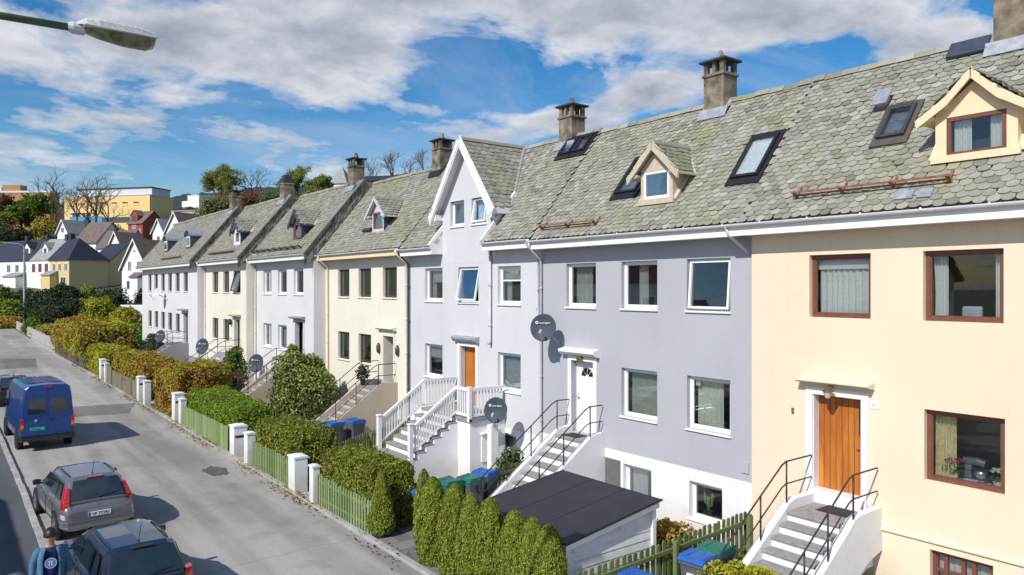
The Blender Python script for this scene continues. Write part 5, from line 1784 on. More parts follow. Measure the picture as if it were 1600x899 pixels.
bush('shrub', 'dark low shrub against the olive fence behind the white shed', 'shrub', (11.9, 10.35, .35), (.7, .3, .35), 800, .09, M['dkgreen'], 91, z0=.03, stem=False)
bush('shrub', 'bright yellow-green bush at the bottom of the yellow house stair', 'shrub', (10.85, 7.55, .78), (.62, .80, .72), 3600, .085, M['lime'], 92, z0=.03)
bush('shrub', 'sparse climbing plant on the olive fence by the white-plinth stair', 'shrub', (13.4, 17.5, .9), (.5, .25, .55), 500, .10, M['midgreen'], 93, z0=.1)
bush('shrub', 'small weeds at the foot of the olive fence by the yellow stair', 'shrub', (13.0, 9.5, .3), (.6, .2, .28), 500, .09, M['midgreen'], 94, z0=.03, stem=False)

# far gardens left of the terrace
def far_bush(name, label, cat, px, zc, w, ytop, mat, seed, n=3000, leaf=.3, amp=.25, ybot=None, depth=1.0):
    k = zc / FPX
    b = at_depth(px, zc); zb = terr(b.x, b.y)
    zt = CAM_H + (449 - ytop) * k
    if ybot is not None: zb = max(zb, CAM_H + (449 - ybot) * k)
    rz = max(.4, (zt - zb) / 2) / 1.08
    return bush(name, label, cat, (b.x, b.y, zb + rz * .98), (w * k / 2, w * k / 2 * depth, rz), n, leaf, mat, seed, z0=zb, amp=amp)


far_bush('evergreen_tree', 'large dark evergreen tree beside the thin lamp post', 'tree', 98, 92, 78, 440, M['dkgreen'], 101, 6000, .3)
far_bush('evergreen_tree', 'dark evergreen shrub right of the thin lamp post, under the yellow house', 'tree', 62, 98, 46, 452, M['dkgreen'], 102, 3500, .3)
far_bush('shrub', 'fresh green shrub at the foot of the large dark evergreen', 'shrub', 58, 90, 40, 492, M['midgreen'], 103, 2200, .26)
far_bush('shrub', 'golden yellow shrub behind the far rust-brown hedge', 'shrub', 150, 92, 60, 461, M['lime'], 104, 3500, .28)
far_bush('shrub', 'olive-brown shrub right of the golden yellow one', 'shrub', 198, 84, 56, 476, M['beech'], 105, 3000, .28)
far_bush('shrub', 'loose fresh-green shrub at the left corner of the far white house', 'shrub', 205, 70, 62, 505, M['bright'], 106, 3600, .2, amp=.3)
far_bush('shrub', 'dark round shrub behind the golden yellow one', 'shrub', 172, 100, 66, 443, M['dkgreen'], 107, 2200, .3)
far_bush('shrub', 'olive bush below the shaded side of the pale yellow house', 'shrub', 134, 100, 56, 444, M['box'], 114, 2600, .3)
far_bush('shrub', 'dark clipped bush at the white gabled house', 'shrub', 219, 100, 20, 447, M['dkgreen'], 108, 900, .28)
far_bush('shrub', 'brown-green shrub at the left picture edge above the low wall', 'shrub', 14, 105, 60, 494, M['beech'], 109, 2500, .3)
far_bush('shrub', 'green shrub in front of the left white porch', 'shrub', 6, 112, 40, 440, M['midgreen'], 110, 1600, .32)
far_bush('shrub', 'mid green bush beside the white porch at the far left', 'shrub', 40, 114, 46, 446, M['dkgreen'], 111, 1900, .32)
far_bush('shrub', 'pale green clipped bush above the low white garden wall', 'shrub', 16, 110, 50, 463, M['bright'], 112, 1600, .3)
far_bush('shrub', 'dark hedge-like shrub behind the far rust-brown hedge', 'shrub', 122, 88, 110, 500, M['beech'], 113, 3000, .26)


# ------------------------------------------------------------------ wheelie bins, mailboxes, table
def wheelie(label, x, y, rz, lid, body=None, h=1.05, sticker=False):
    t = thing('wheelie_bin', label, 'wheelie bin', (0, 0, 0), 'wheelie bins in the front gardens')
    b = MB()
    w0, d0, w1, d1 = .44, .44, .56, .62
    v = []
    for (ww, dd, z) in ((w0, d0, .08), (w1, d1, h - .14), (w1 + .04, d1 + .04, h - .139), (w1 + .04, d1 + .04, h - .08)):
        v += [(-ww / 2, -dd / 2, z), (ww / 2, -dd / 2, z), (ww / 2, dd / 2, z), (-ww / 2, dd / 2, z)]
    f = [(3, 2, 1, 0), (12, 13, 14, 15)] + [(i * 4 + k, i * 4 + (k + 1) % 4, (i + 1) * 4 + (k + 1) % 4, (i + 1) * 4 + k) for i in range(3) for k in range(4)]
    b.add(v, f)
    build('body', b, body or M['binbody'], t, bevel=.015)
    l = MB().prism([(-.34, h - .078), (-.345, h - .03), (-.26, h + .03), (.2, h + .05), (.33, h - .01), (.33, h - .078)], 'x', -.31, .31)
    for s in (-.2, .2): l.box(s - .05, -.25, h + .02, s + .05, .15, h + .058)
    build('lid', l, lid, t, bevel=.02)
    build('handle', MB().tube([(-.24, .31, h - .1), (-.24, .38, h - .06), (.24, .38, h - .06), (.24, .31, h - .1)], .016, 8), body or M['binbody'], t)
    for s in (-1, 1):
        build('wheel', MB().lathe([(.02, -.025), (.095, -.025), (.1, 0), (.095, .025), (.02, .025)], (s * .25, .24, .1), 14, axis='x'), M['tyre'], t)
    if sticker:
        build('sticker', MB().box(-.1, -.335, .62, .08, -.28, .8), M['lettering'], t)
    t.location = (x, y, grade(y) + .02); t.rotation_euler = (0, 0, rz); t.scale = (.9, .9, .96)
    return t


wheelie('green-lidded wheelie bin left of two blue ones, at the foot of the cream stair', 11.05, 26.4, R(-80), M['bingreen'])
wheelie('blue-lidded wheelie bin in the middle, between green and blue ones at the cream stair', 11.55, 26.1, R(-80), M['binblue'])
wheelie('blue-lidded wheelie bin standing apart against the cream stair wall', 12.45, 26.15, R(-80), M['binblue'])
wheelie('teal-lidded wheelie bin half hidden behind the clipped hedge', 9.98, 23.3, R(-70), M['bingreen'])
wheelie('green-lidded wheelie bin behind the thujas, left of another green one', 10.55, 16.45, R(-85), M['bingreen'], h=1.1)
wheelie('green-lidded wheelie bin behind the thujas, beside the blue one', 11.15, 16.35, R(-80), M['bingreen'], h=1.1)
wheelie('blue-lidded wheelie bin at the foot of the white-plinth stair railing', 11.85, 16.65, R(-70), M['binblue'], h=1.1)
wheelie('blue-lidded wheelie bin behind the slim brownish thuja', 9.62, 16.05, R(-90), M['binblue'], h=1.08)
wheelie('blue-lidded wheelie bin with white sticker in front of the green picket fence', 11.42, 9.0, R(-84), M['binblue'], h=1.08, sticker=True)
wheelie('green-lidded wheelie bin between the fence and the yellow house stair', 12.1, 9.1, R(-84), M['bingreen'], h=1.08)
wheelie('blue-lidded wheelie bin at the corner of the white shed by the fence', 9.95, 9.2, R(-88), M['binblue'], h=.98)


def mailbox(label, x, y, rz, mat):
    t = thing('mailbox', label, 'mailbox', (0, 0, 0), 'mailboxes by the forecourt')
    build('box', MB().prism([(-.17, .62), (.17, .62), (.17, .98), (.1, 1.06), (-.1, 1.06), (-.17, .98)], 'y', -.11, .11), mat, t, bevel=.01)
    build('flap', MB().box(-.14, -.125, .88, .14, -.111, .95), M['pipe'], t)
    build('nameplate', MB().box(-.09, -.117, .76, .09, -.111, .81), M['lettering'], t)
    build('post', MB().tube([(0, .02, -.05), (0, .02, .62)], .03, 8), M['pipe'], t)
    t.location = (x, y, .03); t.rotation_euler = (0, 0, rz)


mailbox('pale grey mailbox nearer the thuja row', 9.50, 17.05, R(-38), M['dishpale'])
mailbox('greenish grey mailbox half behind the cone-shaped thuja', 9.22, 17.4, R(-38), M['greenpaint'])

t = thing('garden_table', 'round pale green garden table by the cream house stair', 'table', (12.05, 28.3, .05))
build('tabletop', MB().lathe([(.0, .72), (.55, .72), (.58, .74), (.55, .76), (.0, .76)], (12.05, 28.3, .05), 20), M['greenpaint'], t)
for k in range(3):
    a = k * 2.1
    build('leg', MB().tube([(12.05 + .1 * math.cos(a), 28.3 + .1 * math.sin(a), .76), (12.05 + .4 * math.cos(a), 28.3 + .4 * math.sin(a), .05)], .02, 6), M['terracotta'], t)
t = thing('plant_pot', 'potted plant standing on the cream house stair', 'plant pot', (13.55, 27.8, 2.2))
build('pot', MB().lathe([(.08, 2.19), (.12, 2.42), (.1, 2.42), (.07, 2.25)], (13.55, 27.75, 0), 12), M['trim'], t)
build('foliage', bush_mb(MB(), (13.55, 27.75, 2.68), (.26, .26, .3), 260, .12, 5, core=0), M['dkgreen'], t)


# things on the window shelves
def potted(name, label, x, y, z, r, flower, seed, potm):
    t = thing(name, label, 'house plant', (x, y, z))
    build('pot', MB().lathe([(.05, z), (.075, z + .11), (.085, z + .12), (.06, z + .12)], (x, y, 0), 12), potm, t)
    build('foliage', bush_mb(MB(), (x, y, z + .12 + r * .7), (r, r, r * .8), 170, .05, seed, core=0), M['midgreen'], t)
    if flower: build('bloom', bush_mb(MB(), (x - .02, y, z + .14 + r * 1.5), (r * .95, r * .95, r * .35), 110, .045, seed + 1, core=0), flower, t)


potted('potted_geranium', 'pink geranium in white pot behind the large brown kitchen window', 14.8, 5.84, 2.64, .15, M['petal'], 201, M['porcelain'])
potted('potted_primrose', 'white flowers in white pot behind the large brown kitchen window', 14.8, 5.12, 2.64, .11, M['petalwhite'], 202, M['porcelain'])
t = thing('stand_mixer', 'grey stand mixer behind the large brown kitchen window', 'mixer', (14.95, 5.45, 2.64))
build('base', MB().box(14.85, 5.36, 2.64, 15.03, 5.7, 2.70).box(14.87, 5.58, 2.701, 15.01, 5.7, 2.95), M['mixer'], t, bevel=.02)
build('head', MB().tube([(14.94, 5.72, 3.0), (14.94, 5.5, 3.02), (14.94, 5.36, 2.99)], .075, 12), M['mixer'], t)
build('bowl', MB().lathe([(.05, 2.701), (.1, 2.76), (.12, 2.86), (.11, 2.86)], (14.94, 5.44, 0), 14), M['alloy'], t, smooth=True)
t = tag(build('bowl', MB().lathe([(.05, 2.64), (.12, 2.69), (.13, 2.7), (.11, 2.69)], (14.76, 5.55, 0), 14), M['porcelain'], smooth=True), 'shallow white bowl beside the pink geranium', 'bowl')
t = thing('armchair', 'pale grey chair back behind the upper right brown window', 'chair', (15.2, 5.6, 4.81))
build('backrest', MB().box(15.15, 5.5, 5.2, 15.25, 5.85, 5.85), M['dishpale'], t, bevel=.04)
build('seat', MB().box(15.26, 5.5, 5.15, 15.7, 5.85, 5.26), M['dishpale'], t, bevel=.03)
for a, b in ((15.2, 5.52), (15.2, 5.83), (15.66, 5.52), (15.66, 5.83)):
    build('leg', MB().tube([(a, b, 4.81), (a, b, 5.18)], .02, 6), M['bark'], t)
t = thing('potted_cactus', 'green column cactus behind the basement window of the blue-grey house', 'cactus', (14.85, 11.42, .58))
build('pot', MB().lathe([(.09, .56), (.12, .72), (.1, .72)], (14.85, 11.42, 0), 12), M['dish'], t)
build('stem', MB().tube([(14.85, 11.42, .7), (14.85, 11.42, 1.05)], .045, 9).tube([(14.85, 11.42, .85), (14.85, 11.52, .9), (14.85, 11.54, 1.3)], .035, 9).tube([(14.85, 11.42, .8), (14.85, 11.32, .86), (14.85, 11.29, 1.2)], .035, 9), M['cactus'], t, smooth=True)
build('shelf', MB().box(HF.x + .2, 10.76, .52, HF.x + .5, 11.71, .55), M['white'], HF.root)
t = thing('desk_lamp', 'pale green desk lamp behind the upper left window of the gabled house', 'lamp', (14.9, 23.55, 5.74))
build('stem', MB().tube([(14.9, 23.6, 5.7), (14.9, 23.75, 6.05), (14.9, 23.6, 6.35)], .014, 6), M['greenpaint'], t)
build('lamp_shade', MB().lathe([(.11, 6.2), (.04, 6.36), (.02, 6.4)], (14.88, 23.52, 0), 12), M['greenpaint'], t)
potted('house_plant', 'small leafy plant behind the upper right window of the gabled house', 14.85, 18.75, 5.7, .13, None, 205, M['porcelain'])
potted('house_plant', 'leafy plant behind the middle upper window of the cream house', 14.85, 29.5, 5.8, .26, None, 206, M['porcelain'])

# ------------------------------------------------------------------ white shed
S = thing('garden_shed', 'low white boarded shed with black felt roof behind the thujas', 'shed', (10.2, 11.5, 0))
X0, X1, Y0, Y1, ZB, ZF = 9.05, 11.4, 10.15, 12.9, 1.88, 1.53
zr = lambda x: ZF + (ZB - ZF) * (x - 8.92) / (11.5 - 8.92)
core_ = MB()
core_.prism([(X0 + .018, -.05), (X1 - .018, -.05), (X1 - .018, zr(X1) - .03), (X0 + .018, zr(X0) - .03)], 'y', Y0 + .018, Y1 - .018)
build('wall', core_, M['clapboard'], S)
bd = MB()
z = .08
while z < 1.8:
    def cut(zz): return max(X0, 8.92 + (zz + .14 - ZF) / (ZB - ZF) * 2.58)
    for yy, s in ((Y0, -1), (Y1, 1)):
        x0 = cut(z + .16)
        if x0 < X1 - .1:
            bd.add([(x0, yy + s * .0, z), (X1, yy, z), (X1, yy - s * .012, z + .160), (x0, yy - s * .012, z + .160), (x0, yy - s * .017, z), (X1, yy - s * .017, z)], [(0, 1, 2, 3), (0, 4, 5, 1)])
    for xx, s, zt in ((X0, -1, zr(X0) - .15), (X1, 1, zr(X1) - .15)):
        if z + .17 < zt:
            bd.add([(xx, Y0, z), (xx, Y1, z), (xx - s * .010, Y1, z + .168), (xx - s * .010, Y0, z + .168), (xx - s * .016, Y0, z), (xx - s * .016, Y1, z)], [(0, 1, 2, 3), (0, 4, 5, 1)])
    z += .17
build('cladding', bd, M['clapboard'], S)
for xx, yy in ((X0, Y0), (X1, Y0), (X0, Y1), (X1, Y1)):
    build('corner_post', MB().box(xx - .05, yy - .05, -.02, xx + .05, yy + .05, zr(xx) - .15), M['white'], S, bevel=.006)
fa = MB()
for yy in (10.06, 12.97):
    fa.prism([(8.95, zr(8.95) - .005), (8.95, zr(8.95) - .15), (11.48, zr(11.48) - .15), (11.48, zr(11.48) - .005)], 'y', yy - .015, yy + .015)
fa.box(8.95, 10.08, zr(8.95) - .15, 8.98, 12.95, zr(8.95) - .006)
fa.box(11.45, 10.08, zr(11.45) - .15, 11.48, 12.95, zr(11.45) - .006)
build('fascia', fa, M['white'], S)
rf = MB().prism([(8.90, zr(8.90) - .02), (8.90, zr(8.90) + .02), (11.52, zr(11.52) + .02), (11.52, zr(11.52) - .004)], 'y', 10.0, 13.03)
build('roof', rf, M['felt'], S, bevel=.012)
sm_ = MB()
for yy in (11.0, 12.0):
    sm_.prism([(8.91, zr(8.91) + .021), (8.91, zr(8.91) + .026), (11.5, zr(11.5) + .026), (11.5, zr(11.5) + .021)], 'y', yy, yy + .03)
build('roof_seam', sm_, M['felt'], S)

# white timber left lying at the yellow wall
t = tag(build('plank', MB().obox((13.9, 6.3, .62), (0, 1, -.05), (1, 0, 0), (0, .05, 1), -.8, .8, -.12, .12, -.02, .02, 0), M['fencebrown']), 'weathered plank lying level under the yellow wall, right of the stair', 'plank')
t = tag(build('trestle', MB().box(13.75, 5.6, .02, 14.05, 5.68, .58).box(13.75, 6.9, .02, 14.05, 6.98, .62), M['fencebrown']), 'weathered support legs under the plank at the yellow wall', 'trestle')


# ------------------------------------------------------------------ street lamps
def lamp_near():
    t = thing('street_lamp', 'close street lamp head on a mossy green arm against the clouds', 'street lamp', (-1.3, 7.7, .1), 'street lamps')
    build('pole', MB().tube([(-1.3, 7.7, .0), (-1.3, 7.7, 4), (-1.3, 7.7, 8.1)], .09, 12, r1=.06), M['lamppost'], t, smooth=True)
    build('arm', MB().tube([(-1.3, 7.7, 8.08), (-1.1, 7.7, 8.38), (-.6, 7.7, 8.50), (.2, 7.7, 8.535), (.95, 7.7, 8.55)], .033, 10), M['lamppost'], t, smooth=True)
    # housing: shallow upper shell over a bowl lens, tapering to the arm
    sh = MB(); v = []; n = 9; st = [(.93, .05, .03, .05), (1.0, .115, .07, .085), (1.1, .135, .08, .1), (1.45, .135, .072, .1), (1.56, .12, .045, .09)]
    for (x, hw, up, _) in st:
        for k in range(n):
            a = math.pi * k / (n - 1)
            cx = math.copysign(abs(math.cos(a)) ** .5, math.cos(a)); sz_ = math.sin(a) ** .6
            v.append((x, 7.7 + hw * cx, 8.575 + up * sz_ + (x - .95) * .0))
    sh.add(v, [(i * n + k, i * n + k + 1, (i + 1) * n + k + 1, (i + 1) * n + k) for i in range(len(st) - 1) for k in range(n - 1)] + [tuple(range(n)), tuple(range((len(st) - 1) * n, len(st) * n))])
    build('lamp_shell', sh, M['lampshell'], t)
    build('lamp_rim', MB().box(.97, 7.555, 8.553, 1.58, 7.845, 8.574), M['pipe'], t, bevel=.012)
    le = MB(); v = []
    for (x, hw, dn) in ((1.0, .09, .02), (1.12, .12, .055), (1.3, .128, .085), (1.5, .125, .09), (1.565, .11, .06)):
        for k in range(n):
            a = math.pi * k / (n - 1)
            v.append((x, 7.7 + hw * math.cos(a), 8.552 - dn * math.sin(a) ** .7))
    le.add(v, [(i * n + k, i * n + k + 1, (i + 1) * n + k + 1, (i + 1) * n + k) for i in range(4) for k in range(n - 1)] + [tuple(range(n)), tuple(range(4 * n, 5 * n))])
    build('lamp_lens', le, M['lamplens'], t, smooth=True)
    build('arm_socket', MB().lathe([(.04, .86), (.055, .9), (.055, .985), (.04, 1.0)], (0, 7.7, 8.552), 12, axis='x'), M['pipe'], t)


lamp_near()
b = at_depth(38, 100); g = terr(b.x, b.y)
t = thing('street_lamp', 'thin far lamp post standing before the dark evergreens', 'street lamp', (b.x, b.y, g), 'street lamps')
build('pole', MB().tube([(b.x, b.y, g - .2), (b.x, b.y, g + 6), (b.x, b.y, CAM_H + 5.6)], .16, 10, r1=.11), M['concrete'], t)
build('arm', MB().tube([(b.x, b.y, CAM_H + 5.5), (b.x - .6, b.y - .1, CAM_H + 5.9), (b.x - 1.6, b.y - .3, CAM_H + 5.95)], .07, 8), M['pipe'], t)
build('lamp_head', MB().obox((b.x - 1.9, b.y - .35, CAM_H + 5.95), (1, .16, 0), (0, 1, 0), (0, 0, 1), -.4, .4, -.14, .14, -.06, .08), M['dishpale'], t, bevel=.03)


# ------------------------------------------------------------------ vehicles
def loft(stations, mats=None):
    """stations: (y, [(x,z) from bottom centre to top centre]); mirrored shell with closed ends"""
    m = MB(); n = len(stations[0][1]); v = []
    for y, P in stations:
        v += [(x, y, z) for x, z in P] + [(-x, y, z) for x, z in P[-2:0:-1]]
    k = 2 * n - 2
    f = [(i * k + j, i * k + (j + 1) % k, (i + 1) * k + (j + 1) % k, (i + 1) * k + j) for i in range(len(stations) - 1) for j in range(k)]
    f += [tuple(range(k - 1, -1, -1)), tuple(range((len(stations) - 1) * k, len(stations) * k))]
    m.add(v, f)
    return m


def wheel(t, x, y, r, w=.2):
    s = 1 if x > 0 else -1
    a = MB().lathe([(r * .62, -w / 2), (r * .93, -w / 2), (r, -w / 4), (r, w / 4), (r * .93, w / 2), (r * .62, w / 2)], (x, y, r), 24, axis='x')
    wv = build('wheel', a, M['tyre'], t, smooth=False)
    rm = MB().lathe([(.05, s * (w / 2 - .01)), (r * .2, s * (w / 2 - .005)), (r * .6, s * (w / 2 - .03)), (r * .62, s * (w / 2 + .004)), (r * .64, s * w / 2), (r * .64, -s * w / 4)], (x, y, r), 20, axis='x')
    for k in range(5):
        an = k * 1.2566
        d = Vector((0, math.cos(an), math.sin(an))); e = Vector((0, -math.sin(an), math.cos(an)))
        rm.obox((x + s * (w / 2 - .015), y, r), d, e, (s, 0, 0), .04, r * .6, -.03, .03, 0, .018)
    build('rim', rm, M['alloy'], wv)


def panel(pts, nrm, off=.006, th=.004):
    """glass or lens sheet through pts (a convex outline) lifted off the shell"""
    m = MB(); N_ = Vector(nrm).normalized()
    a = [Vector(p) + N_ * off for p in pts]; b = [Vector(p) + N_ * (off - th) for p in pts]
    n = len(a)
    m.add(a + b, [tuple(range(n)), tuple(range(2 * n - 1, n - 1, -1))] + [(i, (i + 1) % n, n + (i + 1) % n, n + i) for i in range(n)])
    return m


def car(label, paint, loc, yaw, plate=None, estate=True, L=4.45, H=1.47, tall_lights=True, roofrails=True, group='cars parked along the kerb'):
    t = thing('parked_car', label, 'car', (0, 0, 0), group)
    B = .93
    def low(w, zb, zt, in_=.0):
        return [(0, zb), (w * .8, zb), (w * .97, zb + .07), (w, zb + .28), (w, zt - .22), (w * .965, zt - .07), (w * .9, zt), (0, zt + .012)]
    st = [(0.0, low(.68, .42, .74)), (.03, low(.76, .33, .82)), (.10, low(.82, .27, .92)), (.35, low(.865, .22, B)), (1.0, low(.88, .2, B + .01)), (2.2, low(.885, .2, B + .0)),
          (3.05, low(.88, .2, B - .02)), (3.55, low(.87, .21, .88)), (4.0, low(.83, .23, .80)), (4.25, low(.74, .27, .72)), (4.4, low(.58, .34, .62))]
    st = [(y * L / 4.45, P) for y, P in st]
    body = build('body', loft(st), paint, t, smooth=True, subsurf=2)
    ry = .58 if estate else .62            # rear edge of the roof
    def gh(w, wr, z0, z1):
        return [(0, z0), (w, z0), (w, z0 + .03), (wr + .05, z1 - .10), (wr, z1 - .035), (wr - .12, z1), (0, z1 + .015)]
    g = [(.12, gh(.74, .70, B - .06, B + .03)), (ry - .06, gh(.765, .575, B - .06, H - .05)), (ry + .1, gh(.775, .59, B - .06, H - .015)), (1.3, gh(.79, .60, B - .06, H)), (2.05, gh(.79, .60, B - .06, H - .01)), (2.45, gh(.785, .575, B - .06, H - .07)), (3.25, gh(.76, .70, B - .06, B + .02))]
    build('cabin', loft(g), paint, t, smooth=False, bevel=.03)
    # glazing
    def lerp(a, b, q): return a + (b - a) * q
    p0, p1 = (.12, .74, B + .03), (ry - .06, .575, H - .05)
    def rp(q, sx): return (sx * (lerp(.70, p1[1], q) - .065), lerp(p0[0], p1[0], q), lerp(p0[2], p1[2], q))
    nr = Vector((0, -(p1[2] - p0[2]), p1[0] - p0[0]))
    rw = panel([rp(.06, -1), rp(.06, 1), rp(.94, 1), rp(.94, -1)], nr, .02)
    build('rear_window', rw, M['carglass'], t)
    build('rear_wiper', MB().tube([Vector(rp(.08, 0)) + nr.normalized() * .035, Vector(rp(.2, .7)) + nr.normalized() * .035], .01, 6), M['trim'], t)
    f0, f1 = (3.25, .76, B + .02), (2.45, .575, H - .07)
    nf = Vector((0, (f1[2] - f0[2]), -(f1[0] - f0[0])))
    def fp(q, sx): return (sx * (lerp(.70, f1[1], q) - .06), lerp(f0[0], f1[0], q), lerp(f0[2], f1[2], q))
    build('windscreen', panel([fp(.05, 1), fp(.05, -1), fp(.95, -1), fp(.95, 1)], nf, .02), M['carglass'], t)
    for s in (-1, 1):
        for (ya, yb, yc_, yd) in ((.62, 1.08, 1.08, .78), (1.16, 2.0, 2.0, 1.16), (2.06, 2.95, 2.42, 2.06)):
            def sp(y, q): return (s * (lerp(.79, .655, q) + .0), y, lerp(B - .0, H - .12, q))
            build('side_window', panel([sp(ya, .08), sp(yb, .08), sp(yc_, .92), sp(yd, .92)], (s, 0, .33), .018), M['carglass'], t)
        # tail lamps climb the rear pillars
        if tall_lights:
            q0, q1 = rp(.02, s), rp(.62, s)
            lz = MB()
            x0 = s * .655; x1 = s * .80
            lz.add([(x0, .07, .70), (x1, .10, .72), (s * .80, .16, .98), (s * .67, .12, .98)] + [(x0, .2, .70), (s * .84, .3, .72), (s * .82, .34, .98), (s * .67, .3, .98)],
                   [(0, 1, 2, 3), (1, 5, 6, 2), (3, 2, 6, 7), (0, 4, 5, 1)])
            lz.add([(s * .665, .095, .98), (s * .80, .145, .98), (s * .70, .36, 1.27), (s * .62, .34, 1.27), (s * .665, .3, .98), (s * .815, .36, .98), (s * .705, .5, 1.27), (s * .62, .5, 1.27)],
                   [(0, 1, 2, 3), (1, 5, 6, 2), (3, 2, 6, 7)])
            build('tail_light', lz, M['redlens'], t, bevel=.012)
            lw = MB().add([(s * .60, .012, .585), (s * .815, .055, .60), (s * .82, .075, .70), (s * .64, .05, .70), (s * .60, .2, .585), (s * .845, .26, .6), (s * .845, .28, .70), (s * .64, .3, .7)], [(0, 1, 2, 3), (1, 5, 6, 2), (3, 2, 6, 7)])
            build('reversing_light', lw, M['whitelens'], t, bevel=.01)
        else:
            lz = MB().add([(s * .60, .035, .72), (s * .80, .075, .72), (s * .815, .14, 1.0), (s * .68, .095, 1.0), (s * .60, .2, .72), (s * .855, .3, .72), (s * .84, .34, 1.0), (s * .68, .3, 1.0)], [(0, 1, 2, 3), (1, 5, 6, 2), (3, 2, 6, 7), (0, 4, 5, 1)])
            build('tail_light', lz, M['redlens'], t, bevel=.012)
        if roofrails:
            build('roof_rail', MB().tube([(s * .525, ry + .16, H - .03), (s * .53, ry + .26, H - .008), (s * .545, 1.3, H + .006), (s * .53, 1.9, H - .008), (s * .52, 2.0, H - .05)], .014, 6), M['trim'], t)
        mi = MB().obox((s * .97, 2.78, 1.0), (1, 0, 0), (0, 1, 0), (0, 0, 1), -.09, .10, -.05, .07, -.06, .075)
        mw = build('wing_mirror', mi, M['trim'] if tall_lights else paint, t, bevel=.03)
        build('mirror_arm', MB().tube([(s * .80, 2.8, .95), (s * .92, 2.78, .97)], .022, 6), M['trim'], mw)
        for yh in (1.35, 2.25):
            build('door_handle', MB().box(s * .885 - .012, yh, .80, s * .885 + .012, yh + .18, .83), paint, t, bevel=.006)
        build('headlight', MB().add([(s * .45, 4.33 * L / 4.45, .56), (s * .74, 4.2 * L / 4.45, .58), (s * .76, 4.08 * L / 4.45, .73), (s * .5, 4.24 * L / 4.45, .7), (s * .45, 4.0, .56), (s * .7, 3.9, .58), (s * .7, 3.9, .73), (s * .5, 3.9, .7)], [(0, 1, 2, 3), (1, 5, 6, 2), (3, 2, 6, 7), (0, 4, 5, 1)]), M['whitelens'], t)
        for yy in (.78, 3.52 * L / 4.45):
            wheel(t, s * .80, yy, .315)
            arch = MB().lathe([(.02, s * .02), (.375, s * .02), (.375, -s * .06)], (s * .872, yy, .32), 22, axis='x')
            build('wheel_arch', arch, M['trim'], t)
    build('bumper', MB().prism([(-.72, -.012), (.72, -.012), (.83, .06), (.86, .28), (.83, .28), (.80, .09), (.70, .02), (-.70, .02), (-.80, .09), (-.83, .28), (-.86, .28), (-.83, .06)], 'z', .40, .52), M['trim'] if not tall_lights else paint, t, bevel=.012)
    pl = build('number_plate', MB().box(-.26, .008 - .02, .60 + .0, .26, .018, .71), M['platewhite'], t)
    build('plate_band', MB().box(-.26, -.0155, .602, -.215, -.0125, .708), M['plateblue'], pl)
    if plate:
        s_, w_ = text_mb(plate, .105, (0, -.0145, .618), (1, 0, 0), (0, 0, 1), (0, -1, 0), .0015)
        s_.V = [vv + np.array([.02 - w_ / 2, 0, 0], dtype=np.float32) for vv in s_.V]
        build('plate_number', s_, M['ink'], pl)
    build('tailgate_handle', MB().box(-.3, .006, .735, .3, .03, .76), M['alloy'] if tall_lights else M['trim'], t, bevel=.006)
    sm = MB()
    for s in (-1, 1):
        sm.tube([(s * .60, .02, .56), (s * .625, .035, .78), (s * .64, .10, .96)], .006, 5)
    sm.tube([(-.60, .012, .555), (.60, .012, .555)], .006, 5)
    build('tailgate_seam', sm, M['ink'], t)
    for s in (-1, 1):
        for yy in (1.12, 2.03):
            build('door_seam', MB().tube([(s * .872, yy, .32), (s * .885, yy, .6), (s * .872, yy, .80), (s * .80, yy, B)], .007, 5), M['ink'], t)
    build('badge', MB().lathe([(.02, 0), (.045, 0), (.045, .012), (.0, .016)], (0, .05, .86), 14, axis='y'), M['alloy'], t)
    build('brake_light', MB().obox((0, ry - .06, H - .03), (1, 0, 0), (0, 1, 0), (0, 0, 1), -.2, .2, -.05, .05, -.012, .02), M['redlens'] if tall_lights else M['trim'], t, bevel=.01)
    build('antenna', MB().tube([(0, ry + .22, H), (0, ry + .02, H + .38)], .006, 6).lathe([(.03, H - .005), (.015, H + .03)], (0, ry + .22, 0), 8), M['trim'], t)
    t.location = loc; t.rotation_euler = (0, 0, yaw); t.scale = (.94, 1, 1)
    return t


car('silver grey estate car with tall red tail lamps, parked between van and dark car', M['silver'], (2.95, 20.4, grade(20.5) + .03), R(3.5), plate='VP 77395')
car('dark navy estate car nearest to the camera, beside the walking person', M['darkcar'], (2.86, 14.3, .03), R(2.8), tall_lights=False, plate=None, H=1.46)
car('black estate car in front of the blue van, cut by the left picture edge', M['blackcar'], (2.72, 44.4, grade(44) + .03), R(4), H=1.47, tall_lights=False, roofrails=False)


